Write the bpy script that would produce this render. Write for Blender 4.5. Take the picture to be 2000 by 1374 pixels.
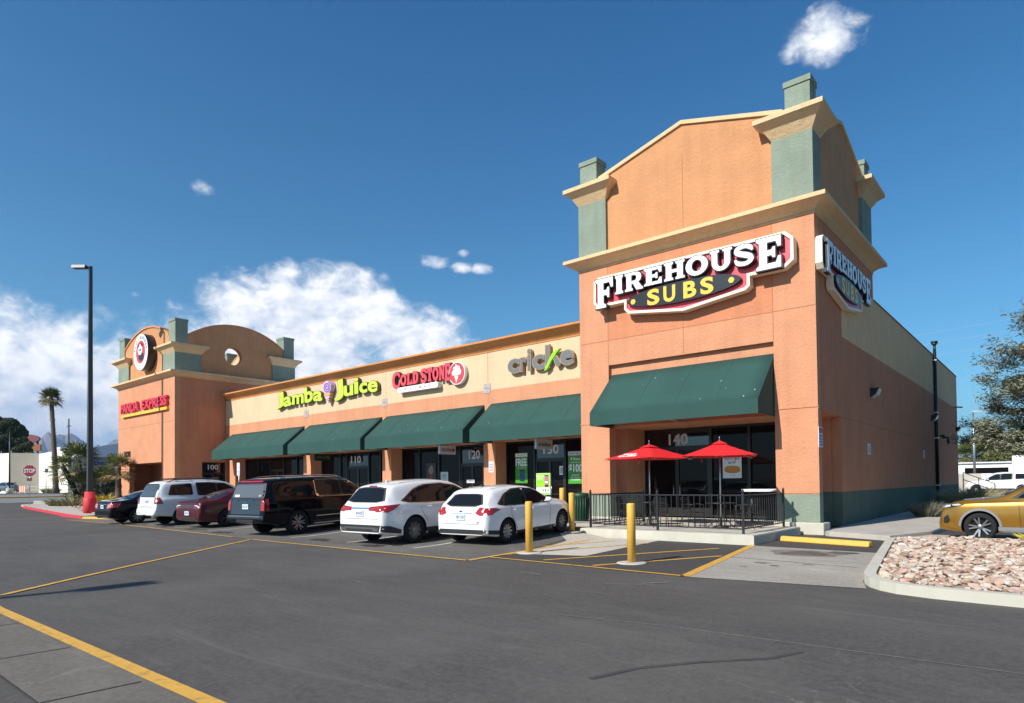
import bpy, bmesh, math, random
from mathutils import Vector, Matrix
from mathutils.bvhtree import BVHTree

rnd = random.Random(7)
S = bpy.context.scene
for _o in list(bpy.data.objects):
    bpy.data.objects.remove(_o)
COL = S.collection
rad = math.radians

# ---------------------------------------------------------------- camera
YAW, PITCH, ROLL = 0.69013, 0.02194, -0.01117
_f = Vector((-math.sin(YAW) * math.cos(PITCH), math.cos(YAW) * math.cos(PITCH), math.sin(PITCH)))
_r = Vector((math.cos(YAW), math.sin(YAW), 0))
_u = _r.cross(_f)
_r2 = _r * math.cos(ROLL) + _u * math.sin(ROLL)
_u2 = -_r * math.sin(ROLL) + _u * math.cos(ROLL)
cd = bpy.data.cameras.new('camera')
cam = bpy.data.objects.new('camera', cd)
COL.objects.link(cam)
_m = Matrix((_r2, _u2, -_f)).transposed().to_4x4()
_m.translation = Vector((5.487, -19.815, 1.62))
cam.matrix_world = _m
cd.sensor_width = 36
cd.lens = 1263.3 / 2000 * 36
cd.shift_x = -(1035.9 - 1000) / 2000
cd.shift_y = (915.4 - 687) / 2000
cd.clip_start = 0.1
cd.clip_end = 60000
S.camera = cam

# ---------------------------------------------------------------- light
SUN_EL, SUN_AZ = 37.0, 9.0          # elevation; degrees towards -X from the facade normal (-Y)
sd = Vector((-math.sin(rad(SUN_AZ)) * math.cos(rad(SUN_EL)), -math.cos(rad(SUN_AZ)) * math.cos(rad(SUN_EL)), math.sin(rad(SUN_EL))))
sl = bpy.data.lights.new('sun', 'SUN')
sl.energy = 5.0
sl.angle = rad(0.53)
sl.color = (1.0, 0.945, 0.85)
so = bpy.data.objects.new('sun', sl)
COL.objects.link(so)
so.rotation_euler = sd.to_track_quat('Z', 'Y').to_euler()
so.location = (0, -30, 40)

S.view_settings.view_transform = 'Standard'
S.view_settings.look = 'None'
S.view_settings.exposure = 0.44
S.view_settings.gamma = 1.0
S.cycles.max_bounces = 6
S.cycles.transparent_max_bounces = 8


class NT:
    """small helper to wire shader nodes"""
    def __init__(s, tree):
        s.t = tree

    def n(s, kind, **props):
        nd = s.t.nodes.new(kind)
        for k, v in props.items():
            setattr(nd, k, v)
        return nd

    def link(s, a, b):
        s.t.links.new(a, b)

    def put(s, sock, v):
        if hasattr(v, 'is_output') or isinstance(v, bpy.types.NodeSocket):
            s.t.links.new(v, sock)
        else:
            sock.default_value = v

    def m(s, op, a, b=None, c=None, clamp=False):
        nd = s.n('ShaderNodeMath', operation=op, use_clamp=clamp)
        s.put(nd.inputs[0], a)
        if b is not None:
            s.put(nd.inputs[1], b)
        if c is not None:
            s.put(nd.inputs[2], c)
        return nd.outputs[0]

    def vm(s, op, a, b=None):
        nd = s.n('ShaderNodeVectorMath', operation=op)
        s.put(nd.inputs[0], a)
        if b is not None:
            s.put(nd.inputs[1], b)
        return nd.outputs['Value'] if op in ('DOT_PRODUCT', 'LENGTH') else nd.outputs['Vector']

    def smooth(s, v, a, b, lo=0.0, hi=1.0):
        nd = s.n('ShaderNodeMapRange', interpolation_type='SMOOTHSTEP')
        s.put(nd.inputs['Value'], v)
        nd.inputs['From Min'].default_value = a
        nd.inputs['From Max'].default_value = b
        nd.inputs['To Min'].default_value = lo
        nd.inputs['To Max'].default_value = hi
        return nd.outputs[0]

    def noise(s, vec, scale, detail=4, rough=0.55, dist=0.0):
        nd = s.n('ShaderNodeTexNoise')
        s.put(nd.inputs['Vector'], vec)
        nd.inputs['Scale'].default_value = scale
        nd.inputs['Detail'].default_value = detail
        nd.inputs['Roughness'].default_value = rough
        nd.inputs['Distortion'].default_value = dist
        return nd.outputs['Fac']

    def mix(s, f, a, b, blend='MIX'):
        nd = s.n('ShaderNodeMix', data_type='RGBA', blend_type=blend)
        s.put(nd.inputs[0], f)
        s.put(nd.inputs[6], a)
        s.put(nd.inputs[7], b)
        return nd.outputs[2]


# ---------------------------------------------------------------- sky
W = bpy.data.worlds.new('World')
S.world = W
W.use_nodes = True
W.node_tree.nodes.clear()
w = NT(W.node_tree)
sky = w.n('ShaderNodeTexSky', sky_type='NISHITA')
sky.sun_disc = False
sky.sun_elevation = rad(SUN_EL)
sky.sun_rotation = math.atan2(sd.x, sd.y)
sky.altitude = 600
sky.air_density = 1.0
sky.dust_density = 0.9
sky.ozone_density = 3.0
hs = w.n('ShaderNodeHueSaturation')
hs.inputs['Hue'].default_value = 0.495
hs.inputs['Saturation'].default_value = 1.1
hs.inputs['Value'].default_value = 1.0
w.link(sky.outputs[0], hs.inputs['Color'])
bg = w.n('ShaderNodeBackground')
bg.inputs['Strength'].default_value = 0.085
dirv = w.n('ShaderNodeTexCoord').outputs['Generated']
sep = w.n('ShaderNodeSeparateXYZ')
w.link(dirv, sep.inputs[0])
az = w.m('ARCTAN2', sep.outputs[0], sep.outputs[1])       # 0 = +Y, positive towards +X
el = w.m('ARCSINE', sep.outputs[2])
grade = w.mix(w.smooth(el, rad(6), rad(50)), (0.60, 1.07, 1.16, 1), (0.19, 0.80, 1.14, 1))
w.link(w.mix(1.0, hs.outputs[0], grade, 'MULTIPLY'), bg.inputs['Color'])
# cloud banks: azimuth, elevation, half widths (degrees), weight
CLOUDS = [(-14.1, 32.2, 4.51, 2.49, 0.86), (-77.3, 6.5, 12.5, 8.6, 1.1), (-75.8, 9.6, 4.37, 4.25, 1.1), (-56.9, 13.2, 12.0, 6.2, 1.0), (-60.2, 11.0, 15, 5.6, 0.98), (-54.4, 15.6, 5.2, 3.6, 1.0), (-63.7, 13.9, 4.72, 4.26, 0.95), (-49.2, 13.0, 5.84, 3.38, 0.9), (-66.4, 22.5, 1.55, 1.12, 0.66), (-47.8, 18.9, 2.25, 0.81, 0.62), (-45.5, 18.5, 1.54, 0.74, 0.66), (-43.6, 18.4, 1.55, 0.74, 0.66), (-71.0, 14.3, 0.8, 0.51, 0.55), (-45.3, 19.6, 0.91, 0.57, 0.55), (-66.5, 8.5, 9, 5.0, 0.85)]
acc = None
for (ca, ce, wa, we, k) in CLOUDS:
    da = w.m('DIVIDE', w.m('SUBTRACT', az, rad(ca)), rad(wa))
    de = w.m('DIVIDE', w.m('SUBTRACT', el, rad(ce)), rad(we))
    d2 = w.m('ADD', w.m('MULTIPLY', da, da), w.m('MULTIPLY', de, de))
    mk = w.m('MULTIPLY', w.m('SUBTRACT', 1.0, d2, clamp=True), k)
    acc = mk if acc is None else w.m('MAXIMUM', acc, mk)
stretch = w.vm('MULTIPLY', dirv, (1.0, 1.0, 1.5))
def fbm(v):
    return w.m('ADD', w.m('MULTIPLY', w.noise(v, 8.0, 9, 0.58, 0.3), 0.62), w.m('MULTIPLY', w.noise(v, 30.0, 8, 0.6, 0.4), 0.38))


n1 = fbm(stretch)
n2 = fbm(w.vm('ADD', stretch, (-0.010, -0.010, 0.020)))
dens = w.m('ADD', w.m('MULTIPLY', w.m('SUBTRACT', n1, 0.5), 3.4), w.m('SUBTRACT', w.m('MULTIPLY', acc, 1.55), 0.62))
mask = w.m('MULTIPLY', w.smooth(dens, -0.12, 0.78), w.smooth(acc, 0.0, 0.12))
lit = w.m('ADD', w.m('MULTIPLY', w.m('SUBTRACT', n1, n2), 4.2), 0.72, clamp=True)
lowg = w.smooth(el, rad(2), rad(10), 0.35, 1.0)
lit = w.m('MULTIPLY', lit, lowg, clamp=True)
ccol = w.mix(lit, (0.40, 0.50, 0.66, 1), (0.97, 0.97, 0.97, 1))
bgc = w.n('ShaderNodeBackground')
w.link(ccol, bgc.inputs['Color'])
bgc.inputs['Strength'].default_value = 0.92
mx = w.n('ShaderNodeMixShader')
w.link(mask, mx.inputs[0])
w.link(bg.outputs[0], mx.inputs[1])
w.link(bgc.outputs[0], mx.inputs[2])
wo = w.n('ShaderNodeOutputWorld')
w.link(mx.outputs[0], wo.inputs[0])


# ---------------------------------------------------------------- materials
def lin(r, g, b):
    f = lambda c: (c / 12.92 if c <= 0.04045 else ((c + 0.055) / 1.055) ** 2.4)
    return (f(r / 255), f(g / 255), f(b / 255), 1)


def pm(name, col, rough=0.6, metal=0.0, spec=0.5, coat=0.0, var=0.0, vscale=1.0, bump=0.0, bscale=40.0, bdist=0.01, stain=None, sscale=0.5, emit=None):
    """principled material: base colour with optional large variation, stain tint and bump"""
    m = bpy.data.materials.new(name)
    m.use_nodes = True
    t = NT(m.node_tree)
    p = m.node_tree.nodes['Principled BSDF']
    c = col if len(col) == 4 else (*col, 1)
    p.inputs['Base Color'].default_value = c
    p.inputs['Roughness'].default_value = rough
    p.inputs['Metallic'].default_value = metal
    p.inputs['Specular IOR Level'].default_value = spec
    p.inputs['Coat Weight'].default_value = coat
    p.inputs['Coat Roughness'].default_value = 0.03
    if emit:
        p.inputs['Emission Color'].default_value = emit[0]
        p.inputs['Emission Strength'].default_value = emit[1]
    if var or bump or stain:
        pos = t.n('ShaderNodeNewGeometry').outputs['Position']
        cur = c
        if var:
            n = t.noise(pos, vscale, 6, 0.6)
            k = t.smooth(n, 0.25, 0.75, 1 - var, 1 + var)
            cur = t.mix(1.0, c, (1, 1, 1, 1), 'MULTIPLY')
            nd = t.n('ShaderNodeVectorMath', operation='SCALE')
            t.put(nd.inputs[0], c[:3])
            t.link(k, nd.inputs['Scale'])
            cur = nd.outputs[0]
        if stain:
            n = t.noise(pos, sscale, 8, 0.65, 0.4)
            cur = t.mix(t.smooth(n, 0.48, 0.72, 0, stain[1]), cur, stain[0])
        if var or stain:
            t.link(cur, p.inputs['Base Color'])
        if bump:
            n = t.noise(pos, bscale, 5, 0.7)
            b = t.n('ShaderNodeBump')
            b.inputs['Strength'].default_value = bump
            b.inputs['Distance'].default_value = bdist
            t.link(n, b.inputs['Height'])
            t.link(b.outputs[0], p.inputs['Normal'])
    return m


def stucco(name, col, var=0.07):
    m = pm(name, col, 0.9, spec=0.25, var=var, vscale=1.1, bump=0.8, bscale=11, bdist=0.035, stain=((col[0] * .84, col[1] * .82, col[2] * .82, 1), .28), sscale=0.35)
    t = NT(m.node_tree)                                     # faint vertical rain streaks and speckle
    p = m.node_tree.nodes['Principled BSDF']
    src = p.inputs['Base Color'].links[0].from_socket
    pos = t.n('ShaderNodeNewGeometry').outputs['Position']
    st = t.noise(t.vm('MULTIPLY', pos, (3.2, 3.2, .16)), 1.0, 5, .6)
    sp = t.noise(pos, 26, 3, .7)
    k = t.m('MULTIPLY', t.smooth(st, .42, .72, 1.0, .92), t.smooth(sp, .3, .7, .90, 1.08))
    nd = t.n('ShaderNodeVectorMath', operation='SCALE')
    t.link(src, nd.inputs[0])
    t.link(k, nd.inputs['Scale'])
    t.link(nd.outputs[0], p.inputs['Base Color'])
    return m


M = {}
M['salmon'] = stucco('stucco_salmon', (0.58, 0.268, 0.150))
M['salmon_deep'] = stucco('stucco_salmon_deep', (0.565, 0.225, 0.118))  # tower panel's own tone; also deepens the shaded side walls in their colour
M['orange'] = stucco('stucco_orange', (0.56, 0.268, 0.127))
M['tan'] = stucco('stucco_tan', (0.645, 0.475, 0.305), 0.04)
M['tan_shaded'] = stucco('stucco_tan_shaded', (0.80, 0.50, 0.27), 0.04)  # copy of the tan for the shaded side, warmed against bluish skylight
M['cream'] = stucco('cornice_cream', (0.70, 0.50, 0.29), 0.04)
M['ochre'] = stucco('cornice_ochre', (0.58, 0.26, 0.095), 0.04)
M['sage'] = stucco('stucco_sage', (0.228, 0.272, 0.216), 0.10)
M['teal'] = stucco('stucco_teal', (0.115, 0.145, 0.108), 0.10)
M['joint'] = pm('joint_shadow_line', (0.36, 0.15, 0.08), 0.9)
M['awning'] = pm('awning_canvas', (0.0225, 0.069, 0.060), 0.85, spec=0.3, var=0.08, vscale=0.8, bump=0.15, bscale=60)
M['black'] = pm('black_metal', (0.012, 0.012, 0.013), 0.45)
M['frame'] = pm('dark_bronze_frame', (0.014, 0.012, 0.011), 0.4)
M['glass'] = pm('shop_glass', (0.008, 0.007, 0.0065), 0.03, spec=0.13)
M['glass_sky'] = pm('transom_glass', (0.012, 0.014, 0.018), 0.02, spec=0.9)
M['white'] = pm('white_paint', (0.80, 0.80, 0.80), 0.4)
M['dull_white'] = pm('weathered_white', (0.62, 0.62, 0.64), 0.6)
M['grey'] = pm('grey_letter', (0.14, 0.145, 0.15), 0.5)
M['steel'] = pm('steel', (0.55, 0.55, 0.56), 0.35, metal=0.9)
M['red'] = pm('sign_red', (0.62, 0.035, 0.06), 0.4)
M['sign_pink_red'] = pm('sign_face_red', (0.72, 0.075, 0.10), 0.35)
M['sign_cream'] = pm('sign_border_cream', (0.80, 0.72, 0.55), 0.45)
M['yellow'] = pm('sign_yellow', (0.80, 0.48, 0.05), 0.4)
M['lime'] = pm('sign_lime', (0.52, 0.66, 0.06), 0.4)
M['purple'] = pm('sign_purple', (0.20, 0.07, 0.30), 0.4)
M['lilac'] = pm('sign_lilac', (0.55, 0.42, 0.66), 0.4)
M['green'] = pm('poster_green', (0.05, 0.28, 0.02), 0.4)
M['bright_green'] = pm('poster_bright_green', (0.28, 0.66, 0.03), 0.4)
M['blue'] = pm('phone_blue', (0.02, 0.06, 0.20), 0.3)
M['bollard'] = pm('bollard_yellow', (0.70, 0.39, 0.06), 0.5, var=0.06, vscale=4, stain=((0.55, 0.3, 0.06, 1), .4), sscale=3)
M['concrete'] = pm('concrete', (0.42, 0.38, 0.335), 0.9, var=0.08, vscale=1.5, bump=0.25, bscale=30, stain=((0.25, 0.23, 0.21, 1), .5), sscale=0.9)
M['pale_concrete'] = pm('pale_concrete', (0.49, 0.465, 0.39), 0.9, var=0.06, vscale=2, bump=0.2, bscale=30, stain=((0.38, 0.34, 0.3, 1), .4), sscale=1.2)
M['red_kerb'] = pm('red_kerb_paint', (0.62, 0.03, 0.045), 0.6, var=0.1, vscale=3)
M['yellow_line'] = pm('yellow_line_paint', (0.62, 0.34, 0.05), 0.7, var=0.1, vscale=5, stain=((0.2, 0.13, 0.06, 1), .75), sscale=5)
M['white_line'] = pm('white_line_paint', (0.62, 0.62, 0.62), 0.7, var=0.1, vscale=5, stain=((0.2, 0.2, 0.2, 1), .6), sscale=5)
M['umbrella'] = pm('umbrella_red', (0.66, 0.018, 0.022), 0.75, spec=0.3)
M['trash'] = pm('bin_green', (0.012, 0.055, 0.03), 0.5)
M['dark'] = pm('dark_interior', (0.01, 0.009, 0.008), 0.9)
M['lens'] = pm('lamp_lens', (0.55, 0.55, 0.52), 0.25)
M['lit'] = pm('lit_bulb', (0.9, 0.8, 0.6), 0.5, emit=((1, .72, .4, 1), 3.0))


# ---------------------------------------------------------------- mesh helpers
def link(name, bm, mats, parent=None, smooth=False, loc=None):
    me = bpy.data.meshes.new(name)
    bm.normal_update()
    bm.to_mesh(me)
    bm.free()
    for m in (mats if isinstance(mats, (list, tuple)) else [mats]):
        me.materials.append(m)
    if smooth:
        for p in me.polygons:
            p.use_smooth = True
    o = bpy.data.objects.new(name, me)
    COL.objects.link(o)
    if parent:
        o.parent = parent
    if loc:
        o.location = loc
    return o


def share(name, me, parent=None, loc=(0, 0, 0), rot=(0, 0, 0)):
    o = bpy.data.objects.new(name, me)
    COL.objects.link(o)
    o.parent = parent
    o.location = loc
    o.rotation_euler = rot
    return o


def tag(o, label=None, cat=None, group=None, kind=None):
    if label:
        o['label'] = label
    if cat:
        o['category'] = cat
    if group:
        o['group'] = group
    if kind:
        o['kind'] = kind
    return o


def empty(name, loc=(0, 0, 0), rotz=0.0, parent=None):
    o = bpy.data.objects.new(name, None)
    COL.objects.link(o)
    o.empty_display_size = 0.2
    o.location = loc
    o.rotation_euler = (0, 0, rotz)
    if parent:
        o.parent = parent
    return o


def thing(name, label, cat, loc=(0, 0, 0), rotz=0.0, group=None):
    return tag(empty(name, loc, rotz), label, cat, group)


def copy_tree(o, parent=None):
    c = o.copy()
    COL.objects.link(c)
    if parent:
        c.parent = parent
    for ch in list(o.children):
        copy_tree(ch, c)
    return c


def B():
    return bmesh.new()


def box(bm, x0, x1, y0, y1, z0, z1, mi=0):
    vs = [bm.verts.new(p) for p in ((x0, y0, z0), (x1, y0, z0), (x1, y1, z0), (x0, y1, z0), (x0, y0, z1), (x1, y0, z1), (x1, y1, z1), (x0, y1, z1))]
    for f in ((0, 3, 2, 1), (4, 5, 6, 7), (0, 1, 5, 4), (1, 2, 6, 5), (2, 3, 7, 6), (3, 0, 4, 7)):
        bm.faces.new([vs[i] for i in f]).material_index = mi
    return vs


def bevel(bm, off=0.01, seg=1):
    bmesh.ops.bevel(bm, geom=list(bm.edges), offset=off, segments=seg, affect='EDGES', profile=0.5)


def hexa(bm, lo, hi, z0, z1, mi=0):
    """frustum between rectangle lo=(x0,x1,y0,y1) at z0 and hi at z1"""
    a = [(lo[0], lo[2]), (lo[1], lo[2]), (lo[1], lo[3]), (lo[0], lo[3])]
    b = [(hi[0], hi[2]), (hi[1], hi[2]), (hi[1], hi[3]), (hi[0], hi[3])]
    vs = [bm.verts.new((*p, z0)) for p in a] + [bm.verts.new((*p, z1)) for p in b]
    for f in ((0, 3, 2, 1), (4, 5, 6, 7), (0, 1, 5, 4), (1, 2, 6, 5), (2, 3, 7, 6), (3, 0, 4, 7)):
        bm.faces.new([vs[i] for i in f]).material_index = mi


FRONT = lambda u, v, w: (u, -w, v)      # plane facing -Y
EAST = lambda u, v, w: (w, u, v)        # plane facing +X
UP = lambda u, v, w: (u, v, w)
REAR = lambda u, v, w: (-w, -u, v)      # plane facing -X


def prism(bm, pts, w0, w1, fr=UP, mi=0):
    """extrude the 2-D polygon pts (counter-clockwise seen from outside) from depth w0 to w1"""
    a = [bm.verts.new(fr(u, v, w0)) for u, v in pts]
    b = [bm.verts.new(fr(u, v, w1)) for u, v in pts]
    n = len(pts)
    bm.faces.new(list(reversed(a))).material_index = mi
    bm.faces.new(b).material_index = mi
    for i in range(n):
        j = (i + 1) % n
        bm.faces.new((a[i], a[j], b[j], b[i])).material_index = mi


def tube(bm, p0, p1, r0, r1=None, n=8, mi=0, caps=True):
    p0, p1 = Vector(p0), Vector(p1)
    r1 = r0 if r1 is None else r1
    d = (p1 - p0)
    q = d.to_track_quat('Z', 'Y')
    a, b = [], []
    for i in range(n):
        t = 2 * math.pi * i / n
        e = q @ Vector((math.cos(t), math.sin(t), 0))
        a.append(bm.verts.new(p0 + e * r0))
        b.append(bm.verts.new(p1 + e * r1))
    for i in range(n):
        j = (i + 1) % n
        f = bm.faces.new((a[i], a[j], b[j], b[i]))
        f.material_index = mi
        f.smooth = True
    if caps:
        bm.faces.new(list(reversed(a))).material_index = mi
        bm.faces.new(b).material_index = mi


def path(bm, pts, r, n=6, mi=0):
    """tube along a polyline; r is one radius or one per point"""
    pts = [Vector(p) for p in pts]
    rs = r if isinstance(r, (list, tuple)) else [r] * len(pts)
    rings = []
    for k, p in enumerate(pts):
        d = (pts[min(k + 1, len(pts) - 1)] - pts[max(k - 1, 0)])
        q = d.to_track_quat('Z', 'Y')
        rings.append([bm.verts.new(p + q @ Vector((math.cos(2 * math.pi * i / n), math.sin(2 * math.pi * i / n), 0)) * rs[k]) for i in range(n)])
    for a, b in zip(rings, rings[1:]):
        best = min(range(n), key=lambda s: (a[0].co - b[s].co).length)
        for i in range(n):
            j = (i + 1) % n
            f = bm.faces.new((a[i], a[j], b[(j + best) % n], b[(i + best) % n]))
            f.material_index = mi
            f.smooth = True
    bm.faces.new(list(reversed(rings[0]))).material_index = mi
    bm.faces.new(rings[-1]).material_index = mi


def lathe(bm, prof, n=24, axis='Z', mi=0, c=(0, 0, 0), smooth=True, caps=True):
    """revolve prof [(r, h)] about the axis through c"""
    rings = []
    for r, h in prof:
        ring = []
        for i in range(n):
            t = 2 * math.pi * i / n
            a, b = r * math.cos(t), r * math.sin(t)
            p = (a, b, h) if axis == 'Z' else ((a, h, b) if axis == 'Y' else (h, a, b))
            ring.append(bm.verts.new((p[0] + c[0], p[1] + c[1], p[2] + c[2])))
        rings.append(ring)
    for a, b in zip(rings, rings[1:]):
        for i in range(n):
            j = (i + 1) % n
            q = (a[i], a[j], b[j], b[i]) if axis != 'Y' else (a[i], b[i], b[j], a[j])
            f = bm.faces.new(q)
            f.material_index = mi
            f.smooth = smooth
    if not caps:
        return
    f = bm.faces.new(list(reversed(rings[0])) if axis != 'Y' else rings[0])
    f.material_index = mi
    f = bm.faces.new(rings[-1] if axis != 'Y' else list(reversed(rings[-1])))
    f.material_index = mi


def curve_mesh(cu):
    """evaluate a curve datablock to a mesh and drop the curve"""
    o = bpy.data.objects.new('tmp', cu)
    COL.objects.link(o)
    dg = bpy.context.evaluated_depsgraph_get()
    dg.update()
    me = bpy.data.meshes.new_from_object(o.evaluated_get(dg))
    bpy.data.objects.remove(o)
    bpy.data.curves.remove(cu)
    return me


def fit(me, u0, u1, v0, v1, w0, w1, fr, shear=0.0, bm=None, mi=0, rot=0.0):
    """map a flat mesh (x, y, z=depth) onto a rectangle of the frame fr; returns bm"""
    bm = bm or B()
    co = [v.co.copy() for v in me.vertices]
    ax, bx = min(c.x for c in co), max(c.x for c in co)
    ay, by = min(c.y for c in co), max(c.y for c in co)
    az_, bz = min(c.z for c in co), max(c.z for c in co)
    vs = []
    cu, cv = (u0 + u1) / 2, (v0 + v1) / 2
    for c in co:
        t = (c.y - ay) / max(by - ay, 1e-9)
        u = u0 + (c.x - ax) / max(bx - ax, 1e-9) * (u1 - u0) + shear * (t - .5) * (v1 - v0)
        v = v0 + t * (v1 - v0)
        if rot:
            du, dv = u - cu, v - cv
            u, v = cu + du * math.cos(rot) - dv * math.sin(rot), cv + du * math.sin(rot) + dv * math.cos(rot)
        k = (c.z - az_) / max(bz - az_, 1e-9)
        vs.append(bm.verts.new(fr(u, v, w0 + k * (w1 - w0))))
    for p in me.polygons:
        try:
            bm.faces.new([vs[i] for i in p.vertices]).material_index = mi
        except ValueError:
            pass
    bpy.data.meshes.remove(me)
    return bm


def text_mesh(body, bold=0.0, space=1.0):
    cu = bpy.data.curves.new('t', 'FONT')
    cu.body = body
    cu.size = 1
    cu.extrude = 0.05
    cu.offset = bold
    cu.space_character = space
    cu.resolution_u = 4
    return curve_mesh(cu)


def txt(bm, body, u0, u1, v0, v1, w0, w1, fr, bold=0.012, mi=0, shear=0.0, space=1.0, rot=0.0):
    return fit(text_mesh(body, bold, space), u0, u1, v0, v1, w0, w1, fr, shear, bm, mi, rot)


def loops_mesh(loops, offset=0.0):
    cu = bpy.data.curves.new('g', 'CURVE')
    cu.dimensions = '2D'
    cu.fill_mode = 'BOTH'
    cu.extrude = 0.05
    cu.offset = offset
    for lp in loops:
        sp = cu.splines.new('POLY')
        sp.points.add(len(lp) - 1)
        for i, (x, y) in enumerate(lp):
            sp.points[i].co = (x, y, 0, 1)
        sp.use_cyclic_u = True
    return curve_mesh(cu)


def solid(bm, loops, w0, w1, fr, mi=0, offset=0.0):
    """extrude closed 2-D loops (holes allowed) given in frame coordinates"""
    me = loops_mesh(loops, offset)
    zs = [v.co.z for v in me.vertices]
    a, b = min(zs), max(zs)
    vs = [bm.verts.new(fr(v.co.x, v.co.y, w0 + (v.co.z - a) / max(b - a, 1e-9) * (w1 - w0))) for v in me.vertices]
    for p in me.polygons:
        try:
            bm.faces.new([vs[i] for i in p.vertices]).material_index = mi
        except ValueError:
            pass
    bpy.data.meshes.remove(me)


def ell(cx, cy, rx, ry, n=28):
    return [(cx + rx * math.cos(2 * math.pi * i / n), cy + ry * math.sin(2 * math.pi * i / n)) for i in range(n)]


def crspline(pts, k=5):
    out = []
    n = len(pts)
    for i in range(n - 1):
        p0, p1, p2, p3 = pts[max(i - 1, 0)], pts[i], pts[i + 1], pts[min(i + 2, n - 1)]
        for j in range(k):
            t = j / k
            out.append(tuple(0.5 * ((2 * b) + (-a + c) * t + (2 * a - 5 * b + 4 * c - d) * t * t + (-a + 3 * b - 3 * c + d) * t ** 3) for a, b, c, d in zip(p0, p1, p2, p3)))
    out.append(tuple(pts[-1]))
    return out


def ribbon(spine, width, k=5):
    """closed outline of a stroke; width is a number or one per spine point"""
    ws = width if isinstance(width, (list, tuple)) else [width] * len(spine)
    pts = crspline([(x, y, q) for (x, y), q in zip(spine, ws)], k)
    L, R_ = [], []
    for i, (x, y, q) in enumerate(pts):
        a, b = pts[max(i - 1, 0)], pts[min(i + 1, len(pts) - 1)]
        dx, dy = b[0] - a[0], b[1] - a[1]
        l = math.hypot(dx, dy) or 1
        L.append((x - dy / l * q / 2, y + dx / l * q / 2))
        R_.append((x + dy / l * q / 2, y - dx / l * q / 2))
    return L + R_[::-1]


# ---------------------------------------------------------------- ground height
def sm(t):
    t = max(0.0, min(1.0, t))
    return t


def zg(x, y):
    z = 0.045 * max(0.0, min(4.3, y + 8.3)) * sm((-4.8 - x) / 1.4) * sm((x + 44) / 8)
    if x > -26:
        return z
    if x > -46:
        return z - 0.0135 * (-26 - x)
    if x > -64:
        return z - 0.27 + 0.015 * (-46 - x)
    return z + 0.0152 * (min(-x, 110) - 64)
# ================================================================= shopping plaza (one building)
plaza = thing('shopping_plaza', 'long salmon stucco strip mall with a gabled corner tower and an arched far tower', 'building')


def part(name, mats, parent=plaza, **k):
    """context-free helper: returns (bm, finish) so that a part reads in one place"""
    bm = B()
    return bm, (lambda smooth=False: link(name, bm, mats, parent, smooth))


def wall_x(y, x0, x1, bands, t, name='wall', parent=plaza):
    """a wall facing -Y at depth y, thickness t, colour bands [(z0, z1, material index)]"""
    bm = B()
    for z0, z1, mi in bands:
        box(bm, x0, x1, y, y + t, z0, z1, mi)
    return link(name, bm, WM, parent)


def wall_y(x, y0, y1, bands, t, name='wall', parent=plaza):
    """a wall facing +X at x"""
    bm = B()
    for z0, z1, mi in bands:
        box(bm, x - t, x, y0, y1, z0, z1, mi)
    return link(name, bm, WM, parent)


WM = [M['salmon'], M['tan'], M['sage'], M['orange'], M['joint'], M['teal'], M['pale_concrete'], M['salmon_deep'], M['tan_shaded']]
SAL, TAN, SAGE, ORA, JNT, TEA, CON, DEEP, TSD = range(9)

# ---- corner tower -------------------------------------------------
TX0, TX1, TY1 = -8.39, 0.0, 7.5


def column(x0, x1, y0, y1, z0, z1, side=SAGE, foot=True):
    bm = B()
    box(bm, x0, x1, y0, y1, 1.22, z1, SAL)
    box(bm, x0 + .004, x1 - .004, y0 + .004, y1 - .004, 1.19, 1.22, JNT)
    box(bm, x0, x1, y0, y1, z0, 1.19, side)
    return link('column', bm, WM, plaza)


column(TX0, -7.15, 0, .42, .36, 9.47)
column(-1.24, TX1, 0, .35, .36, 9.47)
bm = B()                                                    # face of the tower over the opening
box(bm, -7.15, -1.24, 0, .4, 5.83, 6.73, SAL)
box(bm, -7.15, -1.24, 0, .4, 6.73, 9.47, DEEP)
box(bm, -7.15, -1.24, .16, .4, 3.6, 5.83, SAL)
for x in (-7.15, -4.2, -1.24):
    box(bm, x - .012, x + .012, -.003, .002, 5.85, 9.46, JNT)
box(bm, TX0 + .01, -.01, -.0035, .002, 6.72, 6.745, JNT)
link('wall', bm, WM, plaza)
bm = B()                                                    # drip line round the two columns and the side
box(bm, TX0 - .015, -7.14, -.02, .01, 3.74, 3.78)
box(bm, -1.25, .018, -.02, .0, 3.74, 3.78)
box(bm, .0, .018, 0.0, 2.5, 3.70, 3.74)
link('drip_moulding', bm, M['salmon'], plaza)
# side of the tower (faces +X)
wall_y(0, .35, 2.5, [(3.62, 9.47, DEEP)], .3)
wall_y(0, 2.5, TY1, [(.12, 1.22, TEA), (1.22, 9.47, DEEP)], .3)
bm = B()
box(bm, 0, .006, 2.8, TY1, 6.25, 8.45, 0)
link('painted_band', bm, M['tan_shaded'], plaza)
bm = B()
box(bm, .0, .004, 2.5, 32, 3.60, 3.625)
link('joint_or_shadow_line', bm, M['joint'], plaza)
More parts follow.
